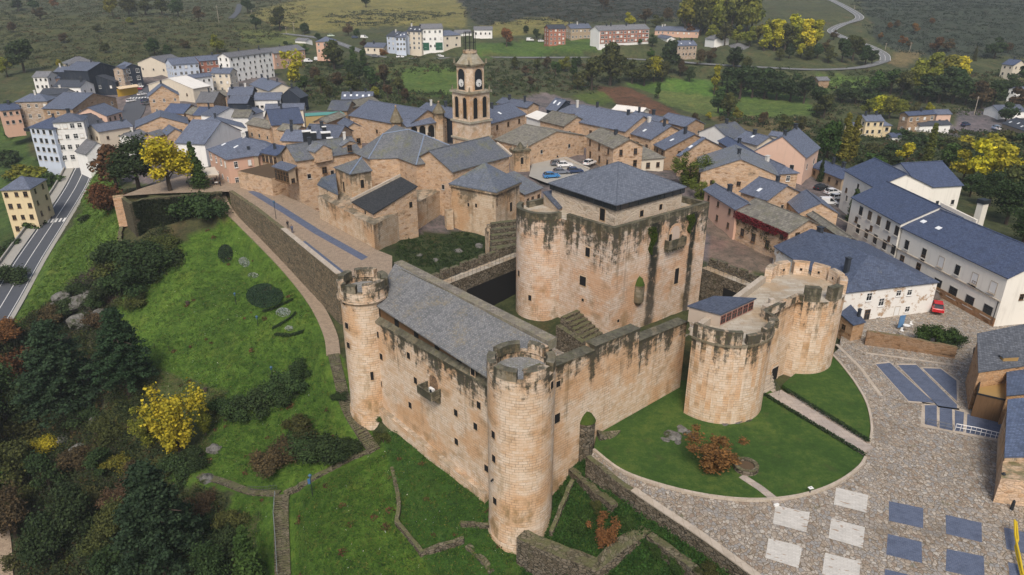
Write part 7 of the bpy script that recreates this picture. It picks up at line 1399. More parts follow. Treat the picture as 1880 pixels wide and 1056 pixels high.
tree(1546, 298, 88, 'poplar', 'yg', 'tall yellow green poplar behind the village, front one of a pair', None, 1.2); tree(1562, 294, 80, 'poplar', 'yg', 'yellow green poplar just right of the tallest village poplar', None, 1.2)
tree(1702, 300, 72, 'poplar', 'ug', 'single pale green poplar behind the long cream building', None, 1.3); tree(1662, 302, 40, 'round', 'gy', 'small golden tree left of the single pale poplar', None, 1.1)
tree(400, 98, 34, 'round', 'yg', 'yellow green tree with an orange tip above the red brick apartments'); tree(541, 152, 54, 'sparse', 'y', 'thin yellow tree in front of the pinkish garages', None, 1.2)
tree(614, 128, 50, 'round', 'ol', 'dark olive tree beside the parked white vans', None, 1.15); tree(650, 127, 40, 'tall', 'g', 'green upright tree right of the dark olive tree', None, 1.0); tree(668, 124, 34, 'tall', 'g', 'smaller green tree at the end of the olive and green pair')
tree(930, 86, 32, 'round', 'or', 'orange autumn tree at the grey ramp beyond the tower'); tree(702, 102, 14, 'bush', 'or', 'small orange shrub in front of the grey apartments')
tree(672, 14, 28, 'round', 'dg', 'lone dark tree in the pale upper field'); tree(515, 58, 42, 'round', 'ol', 'brownish green tree beside the far dirt track'); tree(45, 132, 56, 'round', 'dg', 'large dark round tree above the lower town', None, 1.2); tree(14, 142, 34, 'round', 'yg', 'yellowish tree at the left edge above the lower town'); tree(208, 32, 36, 'round', 'yg', 'yellow green tree on the upper left hillside'); tree(110, 124, 14, 'round', 'y', 'tiny bright yellow tree above the white hipped house')
tree(1311, 174, 50, 'tall', 'y', 'cone shaped bright yellow tree at the edge of the green field', None, .95); tree(1208, 182, 28, 'tall', 'g', 'small green tree standing alone in the vegetable field')
tree(1120, 158, 74, 'round', 'ol', 'largest olive brown tree below the long brick block', None, 1.05); tree(1086, 166, 58, 'round', 'ol', 'olive tree left of the largest olive brown tree', None, .95); tree(1226, 136, 58, 'round', 'dg', 'dark broad tree beside the stone house with dormers', None, .9); tree(1345, 134, 44, 'round', 'dg', 'dark round tree above the far meadow', None, 1.1); tree(1052, 152, 42, 'tall', 'g', 'fresh green tree on the dark bank beyond the tower')
tree(1825, 108, 38, 'round', 'dg', 'wide dark tree on the heath at the far right', None, 1.2); tree(1788, 112, 26, 'cone', 'ol', 'narrow olive tree left of the wide dark heath tree')
tree(1800, 340, 86, 'round', 'gy', 'golden tree glowing behind the roof of the long cream building', None, .95); tree(1700, 158, 62, 'round', 'yg', 'tall yellow green tree at the top of the dark valley wood', None, 1.0)
# groups
many('round', 'yellow green tree in the dense far poplar wood', 'far poplar wood', [(1256 + k * 9.5, 66 - (k % 3) * 6, 62 + (k * 7) % 17, ('yg', 'ug', 'yg', 'ol')[k % 4]) for k in range(14)], .85)
many('round', 'low yellow green tree in front of the far poplar wood', 'low poplar trees', [(1305, 82, 36, 'yg'), (1330, 84, 38, 'ol'), (1352, 84, 36, 'yg'), (1375, 86, 36, 'yg'), (1392, 82, 34, 'yg')], 1.0)
many('tall', 'golden poplar in the row above the winding road', 'golden poplar row', [(1402 + k * 9.5, 94 - (k % 2) * 5, 46 + (k * 5) % 15, ('y', 'yg', 'y', 'gy', 'ol')[k % 5]) for k in range(11)], 1.25)
many('round', 'olive or dark tree in the wood between the golden poplars and the road', 'roadside wood', [(1430, 112, 22, 'ol'), (1448, 108, 26, 'dg'), (1470, 106, 24, 'y'), (1482, 112, 26, 'ol'), (1500, 108, 26, 'dg'), (1520, 116, 30, 'ol'), (1545, 114, 40, 'dg'), (1565, 112, 44, 'ol'), (1588, 120, 34, 'dg'), (1600, 118, 26, 'dg'), (1530, 74, 18, 'br'), (1515, 96, 22, 'br')], 1.1)
many('round', 'dark green tree in the thick valley wood right of the meadow', 'dark valley wood', [(1335, 172, 46, 'dg'), (1358, 182, 58, 'dg'), (1380, 180, 54, 'dg'), (1402, 182, 54, 'dg'), (1425, 184, 52, 'dg'), (1450, 186, 50, 'dg'), (1475, 190, 46, 'dg'), (1318, 208, 42, 'dg'), (1500, 208, 46, 'dg'), (1512, 218, 44, 'ol'), (1545, 190, 40, 'dg'), (1570, 190, 40, 'dg'), (1595, 196, 40, 'dg')], 1.15)
many('round', 'mixed autumn tree along the stream beside the meadow', 'stream side trees', [(1336, 216, 44, 'ol'), (1352, 222, 26, 'yg'), (1300, 222, 16, 'y'), (1440, 240, 30, 'ol'), (1470, 246, 32, 'ol'), (1400, 232, 26, 'br'), (1276, 228, 20, 'br')], 1.0)
many('round', 'dark tree of the right hand valley wood', 'right valley wood', [(1608, 168, 36, 'g'), (1634, 174, 44, 'g'), (1655, 178, 44, 'ol'), (1680, 176, 50, 'yg'), (1722, 190, 66, 'dg'), (1700, 190, 52, 'dg'), (1748, 190, 62, 'dg'), (1772, 192, 46, 'dg'), (1735, 158, 54, 'yg'), (1757, 152, 46, 'gy'), (1800, 200, 52, 'br'), (1822, 196, 46, 'dg'), (1846, 180, 44, 'dg'), (1868, 204, 44, 'br'), (1885, 160, 50, 'dg'), (1845, 226, 38, 'dg')], 1.15)
many('round', 'yellow or olive tree in the belt above the cream villa', 'trees above the villa', [(1594, 216, 34, 'yg'), (1612, 218, 42, 'y'), (1632, 218, 40, 'yg'), (1652, 218, 34, 'yg'), (1676, 216, 28, 'ol'), (1705, 208, 20, 'y'), (1660, 190, 24, 'dg')], 1.1)
many('round', 'tree in the wood behind the long cream building', 'wood behind the cream building', [(1768, 332, 58, 'y'), (1832, 348, 80, 'y'), (1872, 360, 80, 'ol'), (1815, 378, 62, 'dg'), (1846, 412, 84, 'dg'), (1780, 362, 44, 'dg'), (1876, 452, 74, 'dg'), (1742, 310, 46, 'g'), (1890, 300, 60, 'ol')], 1.1)
many('bush', 'garden shrub between the village and the cream villa', 'village edge shrubs', [(1480, 300, 24, 'dg'), (1585, 312, 26, 'dg'), (1600, 300, 22, 'g'), (1625, 300, 26, 'dg'), (1640, 280, 22, 'dg'), (1600, 278, 20, 'ol'), (1680, 272, 22, 'dg'), (1720, 272, 24, 'g'), (1745, 275, 26, 'ol'), (1770, 270, 26, 'y'), (1470, 318, 22, 'g'), (1655, 256, 24, 'dg'), (1690, 262, 20, 'dg'), (1490, 275, 22, 'dg'), (1855, 262, 30, 'ol'), (1880, 270, 30, 'dg'), (1820, 275, 34, 'y')], 1.4)
many('round', 'brown or olive tree on the scrubby slope behind the town', 'slope trees behind the town', [(560, 170, 30, 'g'), (590, 172, 32, 'ol'), (620, 166, 32, 'br'), (648, 170, 36, 'ol'), (680, 164, 40, 'dg'), (706, 158, 38, 'br'), (732, 174, 30, 'ol'), (712, 180, 24, 'br'), (690, 182, 22, 'yg'), (660, 150, 34, 'dg'), (640, 140, 28, 'dg'), (745, 185, 22, 'br'), (580, 150, 26, 'br'), (605, 180, 22, 'ol')], 1.1)
many('round', 'tree on the dark bank below the far road', 'bank trees below the far road', [(945, 128, 22, 'ol'), (965, 140, 20, 'br'), (985, 132, 22, 'ol'), (1004, 128, 22, 'br'), (1020, 140, 26, 'g'), (1036, 132, 28, 'yg'), (1160, 154, 44, 'ol'), (1182, 158, 48, 'ol'), (1200, 150, 44, 'y'), (1215, 150, 36, 'ol'), (1145, 130, 20, 'dg'), (1062, 124, 18, 'dg'), (1285, 118, 26, 'br'), (1304, 116, 28, 'br'), (1370, 132, 26, 'ol'), (1248, 140, 30, 'br'), (1195, 108, 18, 'g'), (1060, 165, 30, 'ol'), (975, 160, 20, 'br'), (1265, 150, 26, 'dg')], 1.05)
many('round', 'tree on the brown upper left hillside', 'upper left hillside trees', [(35, 22, 24, 'dg'), (62, 20, 24, 'dg'), (100, 16, 18, 'or'), (238, 30, 34, 'ol'), (268, 28, 32, 'ol'), (298, 28, 32, 'ol'), (328, 30, 30, 'dg'), (365, 40, 26, 'br'), (455, 24, 24, 'dg'), (195, 98, 18, 'ol'), (285, 102, 30, 'dg'), (310, 106, 22, 'dg'), (560, 64, 20, 'dg'), (470, 52, 24, 'dg'), (75, 36, 22, 'br'), (180, 60, 16, 'ol'), (240, 46, 14, 'yg'), (25, 60, 18, 'br'), (118, 80, 18, 'br'), (340, 90, 18, 'br')], 1.25)
many('round', 'tree beside the far left road and apartments', 'far road trees', [(640, 66, 22, 'br'), (655, 70, 16, 'dg'), (720, 88, 12, 'br'), (745, 92, 10, 'dg'), (585, 78, 16, 'dg'), (530, 98, 22, 'dg'), (560, 100, 18, 'g'), (668, 88, 16, 'br'), (985, 72, 18, 'dg'), (966, 62, 14, 'dg'), (1000, 76, 12, 'ol'), (1175, 82, 10, 'g'), (1198, 86, 22, 'dg'), (1266, 66, 22, 'ru'), (1155, 50, 26, 'y'), (1185, 44, 26, 'br'), (1205, 52, 24, 'ol'), (1225, 40, 24, 'br'), (1108, 18, 24, 'br')], 1.15)
many('round', 'orange brown tree scattered on the dark heath', 'heath trees', [(1678, 62, 18, 'or'), (1646, 52, 14, 'br'), (1656, 84, 18, 'or'), (1720, 98, 28, 'ru'), (1615, 72, 12, 'or'), (1668, 88, 14, 'br'), (1632, 54, 12, 'or'), (1710, 46, 12, 'or'), (1740, 96, 24, 'br'), (1850, 98, 18, 'br')], 1.2)
many('bush', 'dark bramble bush in the green castle meadow', 'meadow brambles', [(420, 758, 36, 'dg'), (448, 762, 40, 'dg'), (476, 752, 44, 'dg'), (505, 742, 44, 'dg'), (530, 722, 46, 'dg'), (548, 690, 34, 'dg'), (390, 752, 30, 'ol'), (560, 800, 44, 'ol'), (585, 845, 56, 'dg'), (555, 840, 50, 'dg'), (610, 840, 50, 'dg'), (635, 832, 36, 'dg'), (500, 862, 46, 'br'), (520, 840, 40, 'br'), (335, 870, 44, 'dg'), (300, 862, 34, 'ol'), (365, 850, 36, 'dg'), (705, 812, 24, 'ol'), (690, 772, 18, 'g'), (625, 735, 18, 'dg')], 1.35)
many('bush', 'leafy bush in the dark gully beside the grass slope', 'gully bushes', [(232, 480, 52, 'dg'), (262, 500, 64, 'dg'), (215, 510, 46, 'ol'), (240, 535, 50, 'dg'), (280, 470, 36, 'dg'), (300, 455, 30, 'ol'), (200, 545, 40, 'dg'), (175, 560, 30, 'dg'), (250, 560, 30, 'ol'), (150, 540, 26, 'dg'), (120, 575, 34, 'dg'), (90, 590, 34, 'br'), (190, 600, 34, 'br')], 1.4)
many('bush', 'shrub on the steep dark slope below the castle meadow', 'steep slope shrubs', [(20, 690, 56, 'ru'), (12, 740, 50, 'yg'), (40, 800, 56, 'ol'), (60, 850, 46, 'yg'), (20, 880, 54, 'g'), (90, 830, 34, 'y'), (50, 920, 40, 'ol'), (150, 850, 40, 'br'), (180, 690, 40, 'br'), (200, 800, 40, 'ol'), (160, 930, 44, 'ol'), (230, 920, 40, 'br'), (120, 1000, 50, 'dg'), (200, 1010, 46, 'ol'), (60, 1030, 46, 'ol'), (380, 980, 40, 'dg'), (410, 1010, 46, 'dg'), (380, 930, 34, 'br'), (430, 960, 34, 'ol'), (250, 1060, 44, 'dg'), (360, 1050, 46, 'ol'), (160, 780, 40, 'dg'), (220, 860, 34, 'yg'), (310, 930, 30, 'dg')], 1.4)
many('bush', 'green shrub beside the grey road at the left', 'roadside shrubs', [(40, 328, 32, 'yg'), (70, 335, 36, 'yg'), (95, 340, 28, 'g'), (20, 470, 36, 'dg'), (60, 420, 26, 'g'), (20, 300, 30, 'dg'), (90, 300, 24, 'dg'), (12, 520, 40, 'dg'), (30, 250, 20, 'g'), (120, 300, 22, 'dg'), (155, 405, 14, 'dg'), (10, 620, 40, 'or'), (20, 200, 18, 'g'), (10, 215, 22, 'dg'), (45, 205, 18, 'g')], 1.3)
many('round', 'dark tree in the thick wood at the lower left corner', 'lower left wood', [(10, 770, 110, 'dg'), (40, 900, 110, 'ol'), (95, 905, 90, 'dg'), (150, 985, 110, 'dg'), (30, 985, 100, 'br'), (95, 1040, 110, 'dg'), (215, 1000, 90, 'ol'), (255, 900, 66, 'br'), (190, 880, 70, 'dg'), (395, 1070, 90, 'dg'), (330, 985, 60, 'ol'), (215, 1090, 110, 'dg')], .95)
# flower beds and clipped hedges of the castle garden
def hedge(path, w, h, label, col, name='hedge', cat='hedge', z=None, dens=260):
    rs = np.random.RandomState(len(label)); pts = [T(x, y) if z is None else P(x, y, z) for x, y in path]; C_ = []
    for i in range(len(pts) - 1):
        L_ = (pts[i + 1] - pts[i]).length; n = int(L_ * dens * w); t = rs.uniform(0, 1, n); d = (pts[i + 1] - pts[i]) / L_; nn = np.array([-d.y, d.x, 0]); q = np.array(pts[i])[None] + t[:, None] * np.array(pts[i + 1] - pts[i])[None] + (rs.uniform(-.5, .5, n) * w)[:, None] * nn[None]
        q[:, 2] += rs.uniform(0, 1, n) ** .5 * h; C_.append(q)
    c = np.concatenate(C_); o = bpy.data.objects.new(name, quadmesh(name, leafquads(c, np.full(len(c), .1), rs), LEAF)); link(o); o.color = (*col, 1); return tag(o, label, cat)
DH = (.03, .055, .022)
hedge([(1402, 726), (1495, 782), (1588, 838)], .5, .45, 'low dark clipped hedge along the near side of the entrance path', DH, z=.1); hedge([(1444, 718), (1520, 765), (1595, 812)], .5, .45, 'low dark clipped hedge along the far side of the entrance path', DH, z=.1)
hedge([(482, 574), (500, 570), (520, 560), (538, 552)], .8, .5, 'upper clipped hedge strip below the oval bed', DH); hedge([(500, 606), (518, 596), (535, 585), (544, 576)], .8, .5, 'middle clipped hedge strip in the castle garden', DH); hedge([(506, 616), (530, 619), (558, 611)], .9, .5, 'lowest curved hedge strip in the castle garden', DH)
def bed(cx, cy, rx, ry, label, col, n, s, name='flower_bed', h=.6):
    rs = np.random.RandomState(n); c0 = T(cx, cy); ax = (T(cx + rx, cy) - T(cx - rx, cy)) / 2; ay = (T(cx, cy - ry) - T(cx, cy + ry)) / 2; pts = []
    for i in range(n):
        r = math.sqrt(rs.uniform()); t = rs.uniform(0, 2 * pi); q = c0 + ax * (r * math.cos(t)) + ay * (r * math.sin(t)); pts.append((q.x, q.y, q.z + h * (1 - r ** 4) * rs.uniform(.55, 1.0) + .08))
    o = bpy.data.objects.new(name, quadmesh(name, leafquads(np.array(pts), np.full(n, s), rs), LEAF)); link(o); o.color = (*col, 1); return tag(o, label, 'flower bed' if name == 'flower_bed' else 'shrub')
bed(485, 543, 34, 22, 'large oval bed of dark green ground cover with a reddish middle on the meadow', (.03, .06, .035), 7000, .12); bed(449, 483, 13, 10, 'patch of pale grey lavender cushions on the meadow', (.28, .32, .3), 900, .12); bed(414, 467, 14, 17, 'dark oblong shrub bed left of the pale lavender patch', (.028, .05, .03), 1500, .14)
bed(520, 575, 14, 8, 'pale grey plant cluster between two hedge strips', (.34, .38, .36), 600, .11); bed(465, 507, 10, 5, 'small row of pale plants above the oval bed', (.3, .34, .3), 260, .1, h=.35); bed(531, 604, 8, 4, 'tiny pale plants beside the lowest hedge strip', (.34, .38, .36), 200, .1, h=.35)
tag(sheet('soil_patch', [T(x, y) for x, y in ((468, 536), (478, 527), (498, 529), (500, 536), (482, 542))], 0, SOIL, 'structure', None, [T(x, y).z + .35 for x, y in ((468, 536), (478, 527), (498, 529), (500, 536), (482, 542))]))
# stuff: scrub, long grass, ivy
def scatter(name, polys, n, s, nl, rad, h, col, seed, jit=.4, weight=None, asp=1.0, excl=()):
    rs = np.random.RandomState(seed); m = np.zeros(len(GU), bool)
    for p in polys: m |= inpoly(GU + wu * jit, GV + wv * jit, p)
    for p in excl: m &= ~inpoly(GU, GV, p)
    m &= (gy > 20); 
    for lv, _ in LEVEL: m &= ~inpoly(gx, gy, lv)
    for pts, w in RIB.values():
        ix = np.nonzero(m)[0]
        if not len(ix): break
        pa = np.array([tuple(q) for q in pts])[::2]; dd = np.full(len(ix), 1e9)
        for q in pa: dd = np.minimum(dd, np.hypot(gx[ix] - q[0], gy[ix] - q[1]))
        m[ix[dd < w / 2 + rad + .6]] = False
    ix = np.nonzero(m)[0]
    if not len(ix): return
    rr_ = np.hypot(gx[ix], gy[ix] + 8); wgt = rr_ ** (weight if weight is not None else 1.0); ix = rs.choice(ix, n, True, wgt / wgt.sum()); st = rr_.mean() * .003
    cx_ = gx[ix] + rs.normal(size=n) * np.hypot(gx[ix], gy[ix]) * .003; cy_ = gy[ix] + rs.normal(size=n) * np.hypot(gx[ix], gy[ix]) * .005; cz = ground(cx_, cy_); sc = rs.uniform(.5, 1.3, n)
    c = np.repeat(np.stack([cx_, cy_, cz], 1), nl, 0); k = np.repeat(sc, nl); a = rs.uniform(0, 2 * pi, n * nl); r = np.sqrt(rs.uniform(0, 1, n * nl)) * rad * k; c[:, 0] += np.cos(a) * r; c[:, 1] += np.sin(a) * r; c[:, 2] += rs.uniform(0, 1, n * nl) * h * k * (1.05 - (r / (rad * k)) ** 2 * .8)
    o = bpy.data.objects.new(name, quadmesh(name, leafquads(c, s * k, rs, None, .3, asp), LEAF)); link(o); o.color = (*col, 1); return tag(o, kind='stuff')
SL = [(-300, 620), (30, 600), (170, 500), (300, 420), (340, 480), (220, 570), (190, 620), (330, 790), (300, 880), (420, 920), (420, 1100), (-300, 1100)]
scatter('slope_scrub', [SL], 3000, .19, 46, 1.3, 1.7, (.034, .05, .02), 1); scatter('slope_bracken', [SL], 800, .17, 34, 1.0, 1.1, (.07, .05, .022), 2); scatter('slope_bramble', [SL], 1300, .17, 36, 1.1, 1.3, (.06, .075, .02), 3)
HL = [(-100, -30), (560, -10), (560, 60), (330, 120), (-100, 130)]; HR_ = [(1560, -20), (1950, -20), (1950, 115), (1650, 100), (1590, 60)]; HM = [(830, -20), (1250, -20), (1250, 40), (1000, 45), (870, 48)]
scatter('heath', [HR_, HM, [(600, 25), (720, 18), (850, 25), (740, 45), (610, 52)]], 9000, .42, 14, 2.2, 1.1, (.034, .046, .036), 4, .2); scatter('hill_scrub', [HL], 5200, .42, 15, 2.1, 1.4, (.045, .055, .022), 5, .2); scatter('hill_bracken', [HL, HM], 1500, .5, 10, 1.8, 1.1, (.075, .048, .024), 6, .2)
MID = [(560, 110), (880, 110), (900, 200), (760, 205), (560, 190)]; MR = [(880, 108), (1640, 130), (1880, 130), (1880, 330), (1500, 300), (1400, 235), (1330, 225), (1300, 140), (1130, 150), (1080, 170), (900, 175)]
FLD = [[(735, 135), (880, 132), (880, 170), (740, 170)], [(1085, 150), (1310, 146), (1310, 220), (1200, 216)], [(1350, 178), (1490, 180), (1490, 216), (1355, 216)], [(1640, 230), (1900, 195), (1900, 250)], [(1560, 205), (1680, 205), (1680, 250), (1560, 250)]]
scatter('valley_scrub', [MID, MR], 4200, .42, 16, 1.5, 1.5, (.042, .062, .022), 7, .2, excl=FLD); scatter('valley_bramble', [MID, MR], 900, .5, 14, 1.4, 1.3, (.075, .055, .028), 8, .2, excl=FLD)
MEAD = [(300, 460), (380, 420), (420, 395), (440, 400), (520, 490), (590, 560), (640, 680), (700, 830), (560, 890), (515, 905), (300, 880), (380, 800), (330, 760), (210, 640), (200, 580)]; LOWM = [(430, 900), (515, 905), (690, 828), (720, 770), (900, 920), (950, 1000), (960, 1100), (420, 1100)]; RS_ = [(150, 300), (215, 330), (230, 470), (170, 500), (20, 610), (150, 390)]; RB = [(960, 860), (1100, 850), (1400, 1100), (960, 1100)]
scatter('long_grass', [MEAD, LOWM], 22000, .13, 6, .3, .3, (.058, .13, .018), 9, .2, .6, .35); scatter('dark_grass', [MEAD, LOWM], 3800, .16, 9, .5, .4, (.032, .075, .016), 19, .2, .6, .35); scatter('moat_scrub', [[(720, 440), (950, 425), (955, 500), (820, 505), (730, 480)]], 1100, .15, 10, .5, .5, (.03, .055, .018), 21, .1, .6); scatter('dry_grass', [MEAD, LOWM, RS_], 6000, .14, 6, .35, .25, (.13, .14, .035), 10, .2, .6, .35); scatter('grass_tufts', [RS_], 3600, .26, 6, .45, .4, (.085, .15, .025), 11, .2, .8, .4); scatter('bastion_ivy', [RB], 5000, .12, 10, .4, .45, (.03, .08, .016), 12, .2, .8)
scatter('white_flowers', [LOWM, MEAD], 260, .06, 2, .1, .45, (.7, .7, .66), 13, .1, .6); scatter('russet_patches', [MEAD, LOWM], 70, .15, 40, .55, .3, (.11, .06, .03), 14, .1, .6)
# ivy on the terrace wall and creeper on the old slab roofed house
def ivy(name, A, B, z0, z1, n, s, col, label, out=.5, seed=3, den=.5, taper=0):
    rs = np.random.RandomState(seed); d = (B - A); nn = np.array([d.y, -d.x, 0]); nn = nn / np.linalg.norm(nn); u = rs.uniform(0, 1, n); v = rs.uniform(0, 1, n); keep_ = fbm(u * d.length * .35 + seed, v * (z1 - z0) * .35) > den - v * .0; u, v = u[keep_], v[keep_]; u = .5 + (u - .5) * (1 - taper * (1 - v) ** 1.3) + taper * .18 * np.sin(v * 9 + seed)
    c = np.array(A)[None] + u[:, None] * np.array(d)[None]; c[:, 2] = z0 + v * (z1 - z0); c += nn[None] * (out + rs.uniform(0, .3, len(u)))[:, None]; o = bpy.data.objects.new(name, quadmesh(name, leafquads(c, np.full(len(c), s), rs), LEAF)); link(o); o.color = (*col, 1); return tag(o, label, 'climbing plant')
for k_, (a, c) in enumerate(((1, 2), (2, 3), (3, 4))): ivy('ivy', Vector((*IV[a], 0)), Vector((*IV[c], 0)), -4, PZ, 9000, .16, (.022, .032, .014), ('ivy curtain at the outer end of the dark terrace wall', 'dense ivy over the middle of the dark terrace wall', 'dark ivy near the evergreen bush on the terrace wall')[k_], .55, k_, .3)
A_, B_ = P(*vw('V8', 432, 728), 8.4), P(*vw('V8', 815, 892), 8.4); ivy('red_creeper', A_, B_, 6.9, 8.5, 2600, .14, (.17, .02, .03), 'deep red creeper hanging along the eave of the slab roofed house', .15, 5, .3); ivy('green_creeper', A_, B_, 3, 7.5, 1600, .14, (.045, .05, .02), 'dull green creeper on the front of the slab roofed house', -.25, 7, .55)
kk2 = wall_ang(kN, kR); p0 = on_wall(kN, kR, 1194, 430); 
for x0, x1, y0_, y1_, lb in ((1188, 1204, 418, 470, 'green moss plume hanging down the keep wall left of the stone balcony'), (1256, 1270, 395, 430, 'green moss plume on the keep wall above the stone balcony')):
    a_, c_ = on_wall(kN, kR, x0, 450), on_wall(kN, kR, x1, 450); ivy('moss_plume', Vector((a_.x, a_.y, 0)), Vector((c_.x, c_.y, 0)), up_to(a_, y1_), up_to(a_, y0_), 1700, .09, (.055, .085, .014), lb, .02, 9, .33, .85)
A_, B_ = P(*vw('V8', 260, 470), 5.5), P(*vw('V8', 640, 470), 5.5); ivy('ivy', A_, B_, 4, 8.8, 1800, .15, (.1, .12, .03), 'yellow green ivy covering the stone gable right of the keep', -.25, 12, .48)
# cliff rocks on the left slope
for k_, (x, y, s) in enumerate(((140, 560, 2.6), (118, 545, 2.0), (165, 545, 1.8), (150, 590, 2.4), (100, 570, 2.2), (185, 580, 1.8), (125, 600, 2.0))): rock(x, y, s, 'dark mossy boulder in the cliff below the grassy road bank', None, 'cliff boulders', .75, k_)
for k_, (x, y, s) in enumerate(((120, 805, 1.3), (145, 825, 1.2), (60, 850, 1.3), (45, 890, 1.2), (70, 905, .9), (35, 660, 1.6), (380, 880, 1.1), (395, 826, 1.0), (180, 770, 1.2), (200, 965, .9))): rock(x, y, s, 'pale weathered rock poking out of the steep dark slope', None, 'slope rocks', .7, k_ + 20)
many('bush', 'small green shrub among the ruined walls below the plaza', 'ditch shrubs', [(1150, 965, 22, 'g'), (1205, 1012, 24, 'g'), (1098, 935, 18, 'ol'), (1240, 1040, 26, 'g'), (1040, 905, 16, 'g'), (1300, 1052, 24, 'ol'), (1130, 1000, 20, 'br')], 1.3)
for k_, (x, y, s) in enumerate(((880, 452, .9), (905, 470, .7), (842, 462, .8), (800, 478, .6), (770, 470, .7))): rock(x, y, s, 'grey rock in the dark grassy ditch behind the long wing', None, 'ditch rocks', .6, k_ + 50)
# stumps, stakes, lamp posts
for k_, (x, y) in enumerate(((256, 665), (286, 722), (378, 720), (426, 755), (345, 560))): p = T(x, y); b = MB(); b.cyl(p, .42, .36, p.z - .3, p.z + .8, 9); tag(b.obj('tree_stump', BARK), 'dark cut tree stump in the castle meadow', 'stump', 'meadow stumps')
for k_, (x, y) in enumerate(((262, 682), (269, 697), (275, 711), (398, 738), (424, 745), (436, 742), (284, 640), (311, 645))): p = T(x, y); b = MB(); b.tube([p - Vector((0, 0, .3)), p + Vector((.05, 0, 1.1))], .06, 5); tag(b.obj('wooden_stake', BARK), 'thin dark wooden stake stuck in the castle meadow', 'stake', 'meadow stakes')
def lamp(x, y, h, label, banner=False, z=None):
    p = T(x, y) if z is None else P(x, y, z); t = thing('lamp_post', p, label, 'lamp post'); b = MB(); b.tube([p - Vector((0, 0, .3)), p + Vector((0, 0, h))], [.07, .05], 6); b.obj('pole', BLKM, t); b = MB(); b.cyl(p, .1, .24, p.z + h, p.z + h + .5, 6, sm=False); b.cyl(p, .28, .03, p.z + h + .5, p.z + h + .75, 6, sm=False); b.obj('lantern', TINT, t).color = (.05, .12, .2, 1)
    if banner: b = MB(); b.box((p.x - .22, p.y, p.z + h - 1.0), (.4, .04, .9), .2); b.obj('banner', TINT, t).color = (.05, .14, .3, 1)
lamp(574, 910, 3.0, 'black lamp post with a blue sign beside the jagged stone edging', True); lamp(474, 600, 1.6, 'short lamp post on the meadow below the oval bed'); lamp(434, 560, 2.0, 'thin lamp post left of the oval bed'); lamp(500, 690, 1.2, 'short lamp post on the lower meadow')
lamp(507, 402, 3.4, 'slim black lamp post on the promenade', False, PZ)
for k_, (x, y, h) in enumerate(((402, 42, 30), (465, 46, 26), (145, 0, 0), (526, 64, 14), (540, 60, 18), (779, 66, 14), (1625, 92, 12), (1670, 95, 16), (1568, 20, 9), (1788, 212, 34), (1591, 116, 9))):
    if h:
        p = T(x, y); hm = h / F * depth_of(p); b = MB(); b.tube([p, p + Vector((0, 0, hm))], .14, 5); b.tube([p + Vector((-.7, 0, hm * .92)), p + Vector((.7, 0, hm * .92))], .08, 4); tag(b.obj('utility_pole', KERB), 'pale utility pole standing on the far hillside', 'pole', 'far utility poles')
# ---------------------------------------------------------------- vehicles
def car_parts(van=False):
    out = {}; b = MB(); L, Wd = (4.6, 1.85) if van else (4.3, 1.78)
    prof = [(-L / 2, .35), (-L / 2, .82), (-L / 2 + .12, .95), (-L * .3, 1.0) if not van else (-L / 2 + .15, 1.0), (L * .2, .98), (L / 2 - .25, .82), (L / 2, .66), (L / 2, .35)]
    def loft(b, prof, w0, w1, z0, z1):
        n = len(prof); wv_ = lambda z: (w0 + (w1 - w0) * (z - z0) / (z1 - z0)) / 2
        A = [(x, -wv_(z), z) for x, z in prof]; B = [(x, wv_(z), z) for x, z in prof]
        for i in range(n): j = (i + 1) % n; b.face([A[i], A[j], B[j], B[i]][::-1])
        b.face(A); b.face(B[::-1])
    loft(b, prof, Wd, Wd * .94, .35, 1.0)
    top = [(-L / 2 + .15, .96), (-L * .42, 1.42), (-L * .3, 1.52), (L * .04, 1.5), (L * .21, .96)] if not van else [(-L / 2 + .12, .98), (-L / 2 + .2, 1.75), (-L / 2 + .4, 1.85), (L * .12, 1.83), (L * .3, .98)]
    g = MB(); loft(g, top, Wd * .9, Wd * .72, .96, top[2][1]); rz = top[2][1]; x0, x1 = top[2][0] - .05, top[3][0] + .05; w = Wd * .74
    b.box(((x0 + x1) / 2, 0, rz - .05), (x1 - x0, w, .09)); 
    for s in (-1, 1):
        for (xa, za), (xb, zb) in ((top[0], top[1]), (top[4], top[3])):
            ya, yb = s * Wd * .445, s * Wd * .372; b.tube([(xa, ya, za), (xb, yb, zb)], .055, 4)
        b.tube([((x0 + x1) / 2, s * Wd * .445, .97), ((x0 + x1) / 2, s * Wd * .368, rz)], .05, 4)
    if van: b.box((-L * .22, 0, .99), (L * .46, Wd * .9, .8))
    out['body'] = b; out['windows'] = g
    wh = MB()
    wh.cyl((0, 0), .31, .31, -.1, .1, 14); wh.cyl((0, 0), .17, .15, .1, .12, 10, mi=1); out['wheel'] = wh
    hl = MB(); hl.box((0, 0, -.07), (.06, .36, .14)); out['headlight'] = hl; return out, L, Wd
CARM = {}
for vn in (False, True):
    pr, L_, W_ = car_parts(vn); d = {}
    for k_, b in pr.items():
        o = b.obj(k_, {'body': CARP, 'windows': GLASS, 'wheel': [TYRE, METAL], 'headlight': WHITE}[k_]); d[k_] = o.data; bpy.data.objects.remove(o)
    d['tail'] = d['headlight'].copy(); d['tail'].materials.clear(); d['tail'].materials.append(RED); CARM[vn] = (d, L_, W_)
